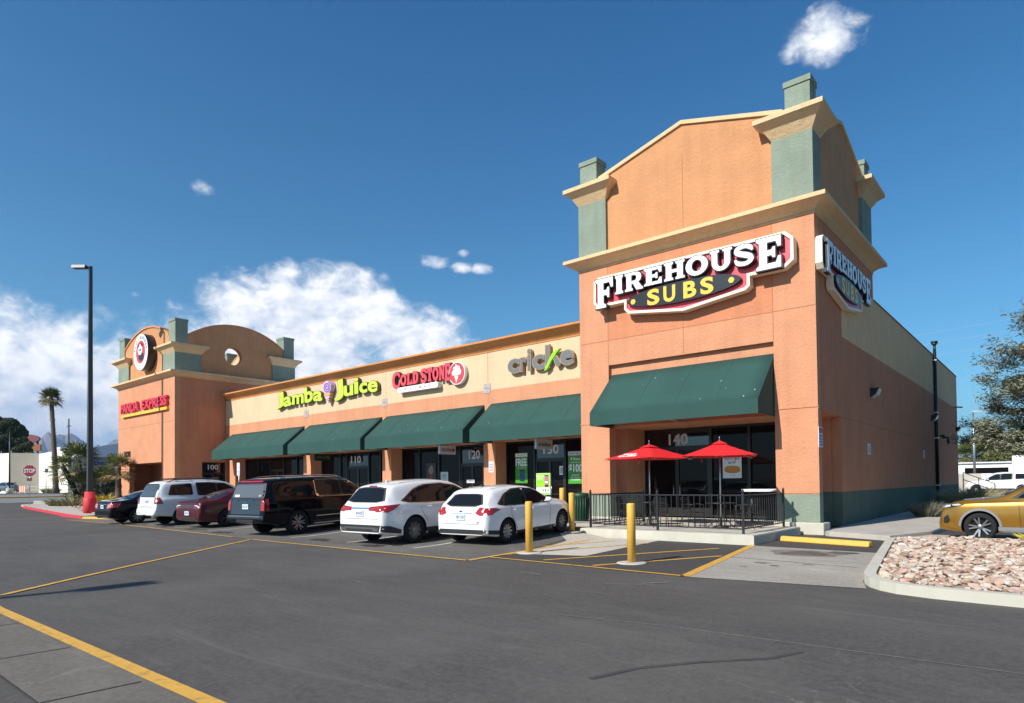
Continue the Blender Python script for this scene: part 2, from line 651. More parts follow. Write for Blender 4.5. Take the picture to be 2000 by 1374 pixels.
# west side of the tower
wall_y(TX0 + .3, .42, TY1, [(3.62, 9.47, SAL)], .3)
bm = B()
box(bm, TX0, -7.12, 1.2, 2.5, 1.22, 3.62, SAL)
box(bm, TX0, -7.12, 1.2, 2.5, .25, 1.22, SAGE)
link('column', bm, WM, plaza)
bm = B()
box(bm, -8.09, -.3, .4, 2.5, 3.60, 3.9, SAL)               # soffit over the patio
link('soffit', bm, WM, plaza)
bm = B()
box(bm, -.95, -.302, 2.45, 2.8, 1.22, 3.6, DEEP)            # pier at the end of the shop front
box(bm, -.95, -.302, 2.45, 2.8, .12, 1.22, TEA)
link('column', bm, WM, plaza)
wall_x(TY1, TX0, TX1 - .3, [(6, 9.47, SAL)], .3)
bm = B()
box(bm, -1.30, .13, -.13, .5, 0, .36)
bevel(bm, .02)
link('footing', bm, M['pale_concrete'], plaza)
bm = B()
box(bm, TX0 - .12, -7.05, -.13, .55, .0, .36)
bevel(bm, .02)
link('footing', bm, M['pale_concrete'], plaza)


def cornice(x0, x1, y0, y1, z0, z1, z2, e, mat, sides=(1, 1, 1, 1), name='cornice', bead=True):
    """sloped cornice: flares by e between z0 and z1, then a fascia to z2"""
    w_, e_, s_, n_ = [e * k for k in sides]
    bm = B()
    lo, hi = (x0, x1, y0, y1), (x0 - w_, x1 + e_, y0 - s_, y1 + n_)
    mid = (x0 - w_ * .45, x1 + e_ * .45, y0 - s_ * .45, y1 + n_ * .45)
    zm = z0 + (z1 - z0) * .62
    hexa(bm, lo, mid, z0, zm)
    hexa(bm, mid, hi, zm, z1)
    box(bm, hi[0] - .015, hi[1] + .015, hi[2] - .015, hi[3] + .015, z1, z2)
    if bead:
        box(bm, x0 - .03 * sides[0], x1 + .03 * sides[1], y0 - .03 * sides[2], y1 + .03 * sides[3], z0 - .05, z0)
    return link(name, bm, mat, plaza)


cornice(TX0, TX1, 0, TY1, 9.49, 9.74, 9.86, .42, M['cream'])


def upper_stage(x0, x1, y0, y1, pf, ps0, ps1, cf, cs0, cs1, z0, zc0, zc1, zt, gable):
    """corner piers with caps and chimney tops, and the shaped parapet walls between them
    pf: pier width on the front; ps0/ps1: pier depth near/far on the side; cf, cs0, cs1: chimney sizes"""
    for (ax, bx, sx) in ((x0, x0 + pf, -1), (x1 - pf, x1, 1)):
        for (ay, by, far) in ((y0, y0 + ps0, 0), (y1 - ps1, y1, 1)):
            bm = B()
            box(bm, ax, bx, ay, by, z0, zc0, 0)
            pier = link('pilaster', bm, M['sage'], plaza)
            cornice(ax, bx, ay, by, zc0, zc1 - .14, zc1, .40, M['cream'], name='pilaster_cap', bead=False)
            q = cs1 if far else cs0
            ux = (ax + .06, ax + .06 + cf) if sx < 0 else (bx - .06 - cf, bx - .06)
            uy = (by - .06 - q, by - .06) if far else (ay + .06, ay + .06 + q)
            bm = B()
            box(bm, ux[0], ux[1], uy[0], uy[1], zc1, zt - .17, 0)
            box(bm, ux[0] - .035, ux[1] + .035, uy[0] - .035, uy[1] + .035, zt - .17, zt, 0)
            link('chimney', bm, M['sage'], plaza)
    gable()


def gable_wall(fr, lo, hi, u0, u1, z0, zc, top, d, thick, hole=None, name='gable_wall', coping=True, mat=None):
    """shaped wall: lo..hi between the piers up to zc, then u0..u1 between the chimneys under the curve top"""
    pts = [(lo, z0), (hi, z0), (hi, zc), (u1, zc)] + [(u, z) for u, z in reversed(top)] + [(u0, zc), (lo, zc)]
    bm = B()
    if hole:
        solid(bm, [pts, ell(hole[0], hole[1], hole[2], hole[2], 32)], -d - thick, -d, fr)
    else:
        prism(bm, pts, -d - thick, -d, fr)
    o = link(name, bm, mat or M['orange'], plaza)
    if coping:
        bm = B()
        for (a, za), (b, zb) in zip(top, top[1:]):
            vs = []
            for w in (-d - thick - .03, -d + .07):
                for (u, z) in ((a, za), (b, zb), (b, zb + .13), (a, za + .13)):
                    vs.append(bm.verts.new(fr(u, z, w)))
            for f in ((3, 2, 1, 0), (4, 5, 6, 7), (0, 1, 5, 4), (1, 2, 6, 5), (2, 3, 7, 6), (3, 0, 4, 7)):
                bm.faces.new([vs[i] for i in f])
        link('coping', bm, M['cream'] if coping == 1 else M['orange'], plaza)


def tower_gables():
    t = [(-7.53, 12.72), (-4.2, 13.62), (-.86, 12.72)]
    gable_wall(FRONT, -7.21, -1.18, -7.53, -.86, 9.86, 12.3, t, .12, .3)
    s = [(.72, 12.72), (3.7, 13.62), (6.75, 12.72)]
    gable_wall(EAST, .8, 6.05, .72, 6.75, 9.86, 12.3, s, .12, .3)
    gable_wall(lambda u, v, w: (TX0 - w, u, v), .8, 6.05, .72, 6.75, 9.86, 12.3, s, .12, .3)
    gable_wall(lambda u, v, w: (u, TY1 + w, v), -7.21, -1.18, -7.53, -.86, 9.86, 12.3, t, .12, .3)
    bm = B()
    box(bm, -4.212, -4.188, .1175, .1225, 10.0, 12.6)
    link('joint_or_shadow_line', bm, M['joint'], plaza)


upper_stage(TX0, TX1, 0, TY1, 1.2, .8, 1.4, .73, .6, .66, 9.86, 11.95, 12.55, 13.62, tower_gables)

# ---- long side wall behind the tower (faces +X) --------------------
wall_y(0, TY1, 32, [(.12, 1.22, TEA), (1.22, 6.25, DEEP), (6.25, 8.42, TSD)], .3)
bm = B()
box(bm, -.36, .03, TY1 + .01, 32.03, 8.42, 8.47)
link('parapet_flashing', bm, M['joint'], plaza)
wall_x(31.7, -42, -.3, [(.2, 8.42, SAL)], .3)

# ---- strip between the towers --------------------------------------
SX0, SX1, SY = -42.87, TX0, 3.0
bm = B()
box(bm, SX0, SX1, SY, SY + .8, 3.6, 6.12, SAL)
box(bm, SX0, SX1, SY, SY + .8, 6.12, 8.0, TAN)
for x in (-31.9, -23.8, -15.95):
    box(bm, x - .012, x + .012, SY - .003, SY + .002, 5.45, 8.0, JNT)
link('wall', bm, WM, plaza)
cornice(SX0 + .3, SX1, SY, SY + .8, 8.0, 8.36, 8.45, .42, M['ochre'], (1, 0, 1, 0))
bm = B()
box(bm, SX0, SX1, SY + .8, 31.7, 7.7, 7.9)
link('roof', bm, M['dull_white'], plaza)
for a, b in ((-42.3, -41.45), (-32.3, -31.45), (-24.17, -23.39), (-16.29, -15.51)):
    column(a, b, SY, SY + .8, .3, 3.6)
for x in (-31.92, -23.9, -16.0):
    bm = B()
    for i in range(2):
        for j in range(2):
            box(bm, x - .23 + .23 * i, x - .01 + .23 * i, SY - .02, SY + .01, 5.98 + .24 * j, 6.2 + .24 * j, (i + j) % 2)
    link('accent_tile', bm, [pm('tile_blue', (0.33, 0.38, 0.42), 0.5), pm('tile_pink', (0.45, 0.31, 0.28), 0.5)], plaza)


def storefront(x0, x1, y, zs, xs, doors, number=None, fr=None, zb=0.3):
    """dark aluminium shop front facing -Y: xs mullion positions, zs rail heights, doors = index of bays that are doors"""
    fr = fr or FRONT
    bm = B()
    t = .05
    P = lambda u0, u1, v0, v1, w0, w1, mi=0: prism(bm, [(u0, v0), (u1, v0), (u1, v1), (u0, v1)], w0, w1, fr, mi)
    ed = [x0] + xs + [x1]
    for u in ed:
        P(u - t, u + t, zb, zs[-1], -y - .02, -y + .08)
    for z in (zb + .04, zs[-1] - .04):
        for a, b in zip(ed, ed[1:]):
            P(a + t, b - t, z - .04, z + .04, -y - .01, -y + .06)
    sf = link('storefront', bm, M['frame'], plaza)
    for i, (a, b) in enumerate(zip(ed, ed[1:])):
        zc = zs[-2] if i in doors else None
        rails = [zb + .08, zs[-1] - .08] if zc is None else [zb + .08, zc, zs[-1] - .08]
        for k, (r0, r1) in enumerate(zip(rails, rails[1:])):
            bm = B()
            lo, hi = r0 + (.03 if k else 0), r1 - (.03 if (zc and not k) else 0)
            prism(bm, [(a + t, lo), (b - t, lo), (b - t, hi), (a + t, hi)], -y - .015, -y + .0, fr)
            if zc and k == 0:
                for (p, q, c, d) in ((a + t, a + t + .1, lo, hi), (b - t - .1, b - t, lo, hi), (a + t + .1, b - t - .1, lo, lo + .25), (a + t + .1, b - t - .1, hi - .1, hi), ((a + b) / 2 - .07, (a + b) / 2 + .07, lo + .25, hi - .1), (a + t + .1, (a + b) / 2 - .07, lo + .68, lo + .73), ((a + b) / 2 + .07, b - t - .1, lo + .68, lo + .73)):
                    prism(bm, [(p, c), (q, c), (q, d), (p, d)], -y + .002, -y + .04, fr, 1)
                for sx in (-.13, .13):
                    path(bm, [fr((a + b) / 2 + sx, lo + .72, -y + .03), fr((a + b) / 2 + sx, lo + .72, -y + .10), fr((a + b) / 2 + sx, lo + 1.08, -y + .10), fr((a + b) / 2 + sx, lo + 1.08, -y + .03)], .014, 6, 2)
                link('door', bm, [M['glass'], M['frame'], M['steel']], sf)
            else:
                link('pane', bm, M['glass_sky'] if (k == 1 and number) else M['glass'], sf)
            if zc and k == 1:
                bm = B()
                prism(bm, [(a + t, lo - .06), (b - t, lo - .06), (b - t, lo), (a + t, lo)], -y + .0, -y + .05, fr)
                link('transom_bar', bm, M['frame'], sf)
    if number:
        bm = B()
        txt(bm, number[0], number[1], number[2], number[3], number[4], -y + .003, -y + .008, fr, .02)
        link('unit_number', bm, M['dull_white'], sf)
    return sf


YS = SY + .85
storefront(-15.51, TX0, YS, [2.72, 3.6], [-13.75, -11.95, -10.2], [1], ('130', -13.25, -12.35, 2.94, 3.36))
storefront(-23.39, -16.29, YS, [2.62, 3.6], [-21.95, -20.35, -18.75, -17.0], [3], ('120', -18.15, -17.35, 2.86, 3.3))
storefront(-31.45, -24.17, YS, [2.72, 3.6], [-29.4, -28.7, -26.5, -25.4], [2], ('110', -28.35, -27.35, 2.93, 3.36))
storefront(-41.45, -32.3, YS, [2.72, 3.6], [-39.6, -37.9, -36.1, -34.4], [2])
storefront(-7.12, -1.0, 2.55, [2.9, 3.6], [-4.42, -3.0, -1.7], [0], ('140', -6.12, -5.33, 2.98, 3.4))
bm = B()
box(bm, SX0, SX1, YS + .3, YS + .35, .3, 3.6)
box(bm, -7.1, -1.0, 2.8, 2.85, .2, 3.6)
link('dark_back_panel', bm, M['dark'], plaza)

# ---- far tower ------------------------------------------------------
PX0, PX1, PY0, PY1 = -53.75, -42.87, -.63, 8.65
pb = [(.1, 9.47, SAL)]
wall_x(PY0, PX0, -51.29, pb, .35)
wall_x(PY0, -45.07, PX1, pb, .35)
bm = B()
box(bm, -51.29, -45.07, PY0, PY0 + .35, 3.42, 9.47, SAL)
box(bm, PX0 + .01, PX1 - .01, PY0 - .003, PY0 + .002, 6.28, 6.31, JNT)
link('wall', bm, WM, plaza)
bm = B()
box(bm, -44.85, -44.80, PY0 - .004, PY0 + .002, .3, 9.46)  # painted strip standing in for the lamp pole's shadow on this wall
link('joint_or_shadow_line', bm, M['joint'], plaza)
pd = [(.1, 9.47, DEEP)]
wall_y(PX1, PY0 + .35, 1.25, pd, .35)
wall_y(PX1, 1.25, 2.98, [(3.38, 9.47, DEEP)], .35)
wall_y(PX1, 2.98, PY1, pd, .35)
wall_y(PX0 + .35, PY0 + .35, PY1, pb, .35)
wall_x(PY1 - .35, PX0 + .35, PX1 - .35, pb, .35)
bm = B()
box(bm, -53.4, -49.2, 1.6, 1.8, .2, 3.42, SAL)
box(bm, -49.2, -43.25, 1.6, 1.8, 3.2, 3.42, SAL)
box(bm, -53.4, -43.25, PY0 + .35, 1.6, 3.425, 3.5, SAL)
link('wall', bm, WM, plaza)
storefront(-49.2, -43.3, 1.66, [2.5, 3.2], [-47.5, -45.6], [1])
storefront(1.25, 2.98, -PX1 + .2 - 0.0, [2.6, 3.38], [], [0], ('100', 1.75, 2.5, 2.85, 3.2), fr=lambda u, v, w: (w, u, v))
cornice(PX0, PX1, PY0, PY1, 9.49, 9.74, 9.86, .42, M['cream'])


def arcs(u0, u1, z0, z1, n=22):
    c, h, r = (u0 + u1) / 2, (u1 - u0) / 2, z1 - z0
    R = (h * h + r * r) / (2 * r)
    a = math.asin(h / R)
    return [(c + R * math.sin(-a + 2 * a * i / n), z1 - R + R * math.cos(-a + 2 * a * i / n)) for i in range(n + 1)]


def far_gables():
    f = arcs(-52.55, -44.08, 12.55, 13.68)
    gable_wall(FRONT2, -51.5, -45.12, -52.55, -44.08, 9.86, 11.7, f, .12, .5, coping=2)
    s = arcs(.30, 7.65, 12.45, 13.72)
    gable_wall(EAST2, 1.2, 6.75, .30, 7.65, 9.86, 11.7, s, .12, .5, hole=(3.62, 11.45, .66), coping=2)
    gable_wall(lambda u, v, w: (u, PY1 + w, v), -51.5, -45.12, -52.55, -44.08, 9.86, 11.7, f, .12, .5, coping=2, mat=M['tan'])
    gable_wall(lambda u, v, w: (PX0 - w, u, v), 1.2, 6.75, .30, 7.65, 9.86, 11.7, s, .12, .5, coping=2)


FRONT2 = lambda u, v, w: (u, PY0 - w, v)
EAST2 = lambda u, v, w: (PX1 + w, u, v)
upper_stage(PX0, PX1, PY0, PY1, 2.2, 1.85, 1.95, 1.1, .85, .9, 9.86, 11.2, 11.8, 13.62, far_gables)


M['awning_seam'] = pm('awning_seam', (.026, .078, .068), .85)
M['awning_spot'] = pm('awning_spot', (.25, .30, .29), .85)
# ---- awnings -------------------------------------------------------
def awning(label, x0, x1, yw, yf, zt, zm, zb, group='green awnings along the shop fronts'):
    a = thing('awning', label, 'awning', ((x0 + x1) / 2, yw, zt), 0, group)
    h = (x1 - x0) / 2
    d = yf - yw
    bm = B()
    m_, b_ = zm - zt, zb - zt
    n = max(6, int((x1 - x0) / .5))
    rows = [(-.0, -.0), (d * .25, m_ * .25), (d * .5, m_ * .5), (d * .75, m_ * .75), (d, m_)]
    grid = []
    for (yy, zz) in rows:
        row = []
        for i in range(n + 1):
            sag = .0 if (yy in (rows[0][0], d)) else -.004 * (0.5 - 0.5 * math.cos(2 * math.pi * i / n * (n / 4)))
            row.append(bm.verts.new((-h + 2 * h * i / n, yy, zz + sag)))
        grid.append(row)
    for r0, r1 in zip(grid, grid[1:]):
        for i in range(n):
            f = bm.faces.new((r0[i], r1[i], r1[i + 1], r0[i + 1]))
            f.smooth = True
    for sx in (-1, 1):
        vs = [bm.verts.new((sx * h, *p)) for p in ((0, 0), (d, m_), (d, b_), (0, b_ + .0))]
        bm.faces.new(vs if sx > 0 else vs[::-1])
    for i in range(1, 4):                                   # stitched seams down the canvas
        u = -h + 2 * h * i / 4 + rnd.uniform(-.3, .3)
        vs = [bm.verts.new(p) for p in ((u, .0 - .008, .004), (u + .022, -.008, .004), (u + .022, d - .006, m_ + .006), (u, d - .006, m_ + .006))]
        bm.faces.new(vs[::-1]).material_index = 1
    for k in range(int((x1 - x0) * 1.6)):                   # bird droppings and dust spots
        u, t = rnd.uniform(-h + .1, h - .1), rnd.uniform(.05, .95)
        q = rnd.uniform(.012, .03)
        c = Vector((u, d * t, m_ * t)) + Vector((0, -.006, .012))
        e2 = Vector((0, d, m_)).normalized() * q * 1.3
        bm.faces.new([bm.verts.new(c + Vector((q, 0, 0))), bm.verts.new(c - e2), bm.verts.new(c - Vector((q, 0, 0))), bm.verts.new(c + e2)]).material_index = 2
    o = link('cover', bm, [M['awning'], M['awning_seam'], M['awning_spot']], a)
    md = o.modifiers.new('thickness', 'SOLIDIFY')
    md.thickness = .012
    bm = B()
    box(bm, -h + .004, h - .004, d - .004, d + .008, b_, m_)
    link('valance', bm, M['awning'], a)
    bm = B()
    tube(bm, (-h + .03, d + .04, b_ + .03), (h - .03, d + .04, b_ + .03), .02, n=6)
    k = max(2, int((x1 - x0) / 2.2))
    for i in range(k + 1):
        x = -h + .05 + (2 * h - .1) * i / k
        tube(bm, (x, -.02, b_ + .05), (x, d + .05, b_ + .03), .018, n=6)
        tube(bm, (x, -.02, -.06), (x, d + .05, m_ - .05), .018, n=6)
    link('frame', bm, M['steel'], a)
    return a


awning('green canvas awning farthest left, ending beside the shaded wall of the far tower', -41.9, -32.15, 3, 1.5, 5.42, 4.14, 3.52)
awning('green canvas awning over shop number 110 below the lime lettering', -31.6, -24.15, 3, 1.5, 5.42, 4.14, 3.52)
awning('green canvas awning over shop number 120 below the red round ice cream sign', -23.75, -16.2, 3, 1.5, 5.42, 4.14, 3.52)
awning('green canvas awning meeting the corner tower below the grey lettering', -15.75, -8.42, 3, 1.5, 5.44, 4.12, 3.52)
awning('biggest green canvas awning, set in the corner tower above the patio with red umbrellas', -7.1, -1.26, .16, -1.33, 5.49, 3.99, 3.55)
# ================================================================= lettering
def arc(cx, cy, rx, ry, a0, a1, n=10):
    return [(cx + rx * math.cos(rad(a0 + (a1 - a0) * i / n)), cy + ry * math.sin(rad(a0 + (a1 - a0) * i / n))) for i in range(n + 1)]


G = {}
G['I'] = [[(0, 0), (1, 0), (1, .1), (.84, .17), (.84, .83), (1, .9), (1, 1), (0, 1), (0, .9), (.16, .83), (.16, .17), (0, .1)]]
G['F'] = [[(0, 0), (.6, 0), (.6, .09), (.46, .15), (.46, .42), (.64, .42), (.7, .33), (.79, .33), (.79, .68), (.7, .68), (.64, .59), (.46, .59), (.46, .84), (.8, .84), (.89, .66), (1, .66), (1, 1), (0, 1), (0, .91), (.13, .85), (.13, .15), (0, .09)]]
G['E'] = [[(0, 0), (1, 0), (1, .36), (.89, .36), (.8, .17), (.44, .17), (.44, .42), (.62, .42), (.68, .34), (.77, .34), (.77, .67), (.68, .67), (.62, .59), (.44, .59), (.44, .84), (.8, .84), (.88, .66), (1, .66), (1, 1), (0, 1), (0, .91), (.12, .85), (.12, .15), (0, .09)]]
G['H'] = [[(0, 0), (.44, 0), (.44, .1), (.36, .15), (.36, .41), (.64, .41), (.64, .15), (.56, .1), (.56, 0), (1, 0), (1, .1), (.92, .15), (.92, .85), (1, .9), (1, 1), (.56, 1), (.56, .9), (.64, .85), (.64, .58), (.36, .58), (.36, .85), (.44, .9), (.44, 1), (0, 1), (0, .9), (.08, .85), (.08, .15), (0, .1)]]
G['R'] = [[(0, 0), (.44, 0), (.44, .1), (.37, .15), (.37, .38), (.46, .38), (.66, 0), (1.02, 0), (1.02, .1), (.95, .13), (.76, .43), (.88, .52), (.94, .69), (.9, .85), (.8, .95), (.64, 1), (0, 1), (0, .9), (.09, .85), (.09, .15), (0, .1)], [(.37, .53), (.37, .85), (.55, .85), (.64, .8), (.67, .69), (.64, .58), (.55, .53)]]
G['O'] = [ell(.5, .5, .5, .5, 26), ell(.5, .5, .23, .3, 22)]
G['U'] = [[(0, 1), (0, .9), (.08, .86)] + arc(.5, .4, .42, .42, 180, 360, 14) + [(.92, .86), (1, .9), (1, 1), (.58, 1), (.58, .9), (.66, .86)] + arc(.5, .4, .16, .23, 360, 180, 10) + [(.34, .86), (.42, .9), (.42, 1)]]
G['S'] = [ribbon([(.9, .66), (.82, .8), (.62, .9), (.4, .9), (.2, .82), (.17, .68), (.32, .58), (.6, .48), (.8, .37), (.83, .23), (.66, .1), (.42, .09), (.2, .16), (.08, .34)], [.08, .2, .2, .2, .22, .24, .25, .26, .25, .23, .2, .2, .2, .08])]
G['C'] = [ribbon([(.98, .66), (.9, .8), (.72, .91), (.48, .9), (.24, .75), (.16, .5), (.24, .25), (.48, .1), (.74, .1), (.93, .24), (1, .36)], [.06, .18, .18, .2, .27, .3, .27, .2, .18, .16, .06])]
G['L'] = [[(0, 0), (1, 0), (1, .38), (.88, .38), (.78, .17), (.48, .17), (.48, .84), (.6, .9), (.6, 1), (0, 1), (0, .9), (.13, .84), (.13, .16), (0, .1)]]
G['D'] = [[(0, 0), (.55, 0), (.8, .08), (.95, .28), (1, .5), (.95, .72), (.8, .92), (.55, 1), (0, 1), (0, .9), (.11, .85), (.11, .15), (0, .1)], [(.43, .16), (.43, .84), (.53, .83), (.63, .72), (.67, .5), (.63, .28), (.53, .17)]]
G['T'] = [[(.22, 0), (.78, 0), (.78, .1), (.68, .15), (.68, .83), (.8, .83), (.88, .62), (1, .62), (1, 1), (0, 1), (0, .62), (.12, .62), (.2, .83), (.32, .83), (.32, .15), (.22, .1)]]
G['N'] = [[(0, 0), (.36, 0), (.36, .1), (.28, .14), (.28, .6), (.68, 0), (.92, 0), (.92, .86), (1, .9), (1, 1), (.64, 1), (.64, .9), (.72, .86), (.72, .44), (.36, 1), (0, 1), (0, .9), (.08, .86), (.08, .14), (0, .1)]]


def place(ch, u0, u1, v0, v1):
    return [[(u0 + x * (u1 - u0), v0 + y * (v1 - v0)) for x, y in lp] for lp in G[ch]]


# ---- sandwich shop sign (front and side) ---------------------------
FH_OUT = [(-7.52, 8.06), (-7.5, 8.84), (-7.32, 8.97), (-.73, 8.97), (-.49, 8.74), (-.49, 8.08), (-.77, 7.87), (-1.80, 7.87), (-1.80, 7.57), (-1.94, 7.46), (-4.02, 7.19), (-6.08, 7.46), (-6.24, 7.62), (-6.24, 7.89), (-7.36, 7.89)]
FH_OUT = FH_OUT[::-1] if sum(a[0] * b[1] - b[0] * a[1] for a, b in zip(FH_OUT, FH_OUT[1:] + FH_OUT[:1])) < 0 else FH_OUT


def inset(pts, d):
    n = len(pts)
    out = []
    for i in range(n):
        p, q, r = Vector(pts[i - 1]), Vector(pts[i]), Vector(pts[(i + 1) % n])
        e1, e2 = (q - p).normalized(), (r - q).normalized()
        n1, n2 = Vector((-e1.y, e1.x)), Vector((-e2.y, e2.x))
        b = (n1 + n2)
        b = b / max(b.dot(n1), .4)
        out.append(tuple(q + b * d))
    return out


FH_LET = [('F', -7.33, -6.6, 7.80, 8.84), ('I', -6.5, -6.19, 8.17, 8.81), ('R', -6.11, -5.42, 8.18, 8.80), ('E', -5.36, -4.70, 8.22, 8.80), ('H', -4.60, -3.87, 8.23, 8.82), ('O', -3.83, -3.07, 8.20, 8.83), ('U', -3.0, -2.28, 8.19, 8.84), ('S', -2.24, -1.58, 8.17, 8.82), ('E', -1.53, -.80, 7.9, 8.85)]


def firehouse(label, fr, du):
    """fr maps (u, v, w) of the sign onto the wall; du shifts the sign along the wall"""
    f = (lambda u, v, w: fr(u, v, w)) if not du else (lambda u, v, w: fr(.10 + (u + 7.33) * .835, 8.64 + (v - 8.84) * .92, w * .62))
    s = thing('shop_sign', label, 'sign', f(-4.0, 7.19, 0))
    org = Vector(s.location)
    g = lambda u, v, w: tuple(Vector(f(u, v, w)) - org)
    bm = B()
    solid(bm, [FH_OUT, inset(FH_OUT, .09)], .04, .36, g)
    link('border', bm, M['sign_cream'], s)
    bm = B()
    solid(bm, [inset(FH_OUT, .088)], .05, .30, g)
    link('face', bm, M['sign_pink_red'], s)
    bm = B()
    solid(bm, [ell(-4.06, 7.83, 2.02, .345, 40)], .30, .44, g)
    ov = link('oval_panel', bm, M['black_sign'], s)
    bm = B()
    for ch, (a, b) in zip('SUBS', ((-5.28, -4.82), (-4.67, -4.24), (-3.95, -3.50), (-3.36, -2.92))):
        txt(bm, ch, a, b, 7.55, 8.09, .44, .46, g, .035)
    for (u, v) in ((-5.83, 7.8), (-2.34, 7.83)):
        solid(bm, [ell(u, v, .1, .1, 6)], .44, .46, g)
    link('lettering', bm, M['yellow'], ov)
    bm = B()
    solid(bm, [lp for q in FH_LET for lp in place(*q)], .30, .50, g, offset=.03)
    le = link('letter', bm, M['black_sign'], s)
    bm = B()
    solid(bm, [lp for q in FH_LET for lp in place(*q)], .50, .515, g)
    link('letter_face', bm, M['white'], le)
    return s


M['black_sign'] = pm('sign_black', (0.018, 0.019, 0.022), 0.3)
firehouse('sunlit red and white sandwich shop sign with black oval on the tower front', FRONT, 0)
firehouse('shaded red and white sandwich shop sign seen edge on around the tower corner', EAST, 8.45)

# ---- far tower lettering ------------------------------------------
yw = .63
s = thing('letter_sign', 'pink red channel letters over a yellow bar on the far arched tower', 'sign', (-48.2, -yw, 7.15))
bm = B()
f = lambda u, v, w: (u + 48.2, -w, v - 7.15)
txt(bm, 'PANDA', -52.6, -49.0, 7.47, 8.2, .05, .22, f, .035, shear=.12)
txt(bm, 'EXPRESS', -48.35, -43.75, 7.47, 8.2, .05, .22, f, .035, shear=.12)
link('lettering', bm, M['red'], s)
bm = B()
box(bm, -4.4, 4.4, -.18, -.0, .0, .2)
link('bar', bm, M['yellow'], s)

s = thing('round_sign', 'white round emblem with a red centre standing off the arched gable of the far tower', 'sign', (-47.65, -yw, 11.72))
bm = B()
lathe(bm, [(1.36, -.5), (1.38, -.5), (1.38, .1)], 48, 'Y', smooth=False)
link('rim', bm, M['black_sign'], s)
f = lambda u, v, w: (u, -w, v)
bm = B()
solid(bm, [ell(0, 0, 1.36, 1.36, 48)], .5, .515, f)
fc = link('face', bm, M['white'], s)
bm = B()
solid(bm, [ell(0, 0, .86, .86, 40)], .515, .525, f)
link('centre', bm, pm('emblem_red', (0.55, .05, .045), .4), s)
bm = B()                                                   # plain pale and dark shapes of the emblem
solid(bm, [ell(-.05, .18, .42, .40, 24)], .525, .54, f, 0)
solid(bm, [ell(.15, -.36, .5, .30, 24)], .525, .535, f, 1)
solid(bm, [ell(.28, .52, .13, .13, 14)], .54, .55, f, 1)
solid(bm, [ell(-.38, .5, .13, .13, 14)], .54, .55, f, 1)
solid(bm, [ell(.1, .16, .09, .12, 14)], .54, .55, f, 1)
solid(bm, [ell(-.2, .14, .09, .12, 14)], .54, .55, f, 1)
link('emblem', bm, [M['white'], M['black_sign']], s)
bm = B()
for word, a0, a1, flip in (('PANDA EXPRESS', 168, 12, 1), ('GOURMET CHINESE FOOD', 196, 344, -1)):
    n = len(word)
    for i, ch in enumerate(word):
        if ch == ' ':
            continue
        a = rad(a0 + (a1 - a0) * i / (n - 1))
        R = 1.1
        cx, cy = R * math.cos(a), R * math.sin(a)
        hw, hh = (.09, .12) if flip > 0 else (.055, .075)
        if ch == 'I':
            hw *= .35
        txt(bm, ch, cx - hw, cx + hw, cy - hh, cy + hh, .515, .522, f, .02, 0 if flip > 0 else 1, rot=(a - math.pi / 2) if flip > 0 else (a + math.pi / 2))
link('lettering', bm, [M['black_sign'], pm('pale_letter', (.45, .45, .47), .5)], s)

bm = B()
txt(bm, '1121', -52.25, -51.1, 4.0, 4.45, .0, .06, lambda u, v, w: (u + 51.7, -w, v - 4.2), .03)
o = link('house_number', bm, M['black'], None, loc=(-51.7, -yw, 4.2))
tag(o, 'black street number above the left end of the far tower opening', 'number sign')

# ---- juice bar letters ---------------------------------------------
s = thing('letter_sign', 'lime green playful letters with a purple swirl on the tan band', 'sign', (-29.8, 3, 6.6))
f = lambda u, v, w: (u + 29.8, -w, v - 6.6)
fb, ff = B(), B()


def fat(ch, u0, u1, v0, v1, rot=0.0, bold=.03):
    txt(fb, ch, u0 - .03, u1 + .03, v0 - .03, v1 + .03, .06, .24, f, bold + .02, rot=rot)
    txt(ff, ch, u0, u1, v0, v1, .24, .25, f, bold, rot=rot)


for args in (('J', -35.25, -34.25, 6.78, 7.78, .12), ('a', -34.3, -33.3, 6.82, 7.46, .05), ('m', -33.2, -31.85, 6.86, 7.48, .0), ('b', -31.75, -30.8, 6.86, 7.84, .06), ('a', -30.75, -29.75, 6.84, 7.46, -.05),
             ('J', -28.5, -27.55, 6.7, 7.9, .08), ('u', -27.5, -26.55, 6.86, 7.5, .03), ('i', -26.45, -26.05, 6.92, 7.85, .04), ('c', -25.95, -25.2, 6.9, 7.5, .0), ('e', -25.15, -24.25, 6.86, 7.5, -.06)):
    fat(*args)
link('letter', fb, pm('lime_return', (.10, .12, .03), .5), s)
link('letter_face', ff, M['lime'], s)
bm = B()
for i, (cy, r, mi) in enumerate(((7.58, .46, 0), (7.14, .34, 1), (6.98, .26, 0), (6.82, .18, 1), (6.68, .10, 0))):
    solid(bm, [ell(-29.08, cy, r, r * (.85 if i == 0 else .42), 24)], .06, .30 - .0 + .012 * (5 - i), f, mi)
sp = [(-29.08 + (.05 + .33 * t / 22) * math.cos(t * .62), 7.58 + (.05 + .30 * t / 22) * math.sin(t * .62)) for t in range(23)]
solid(bm, [ribbon(sp, .07, 2)], .36, .375, f, 2)
link('swirl', bm, [M['lilac'], pm('swirl_orange', (.62, .33, .13), .5), M['purple']], s)

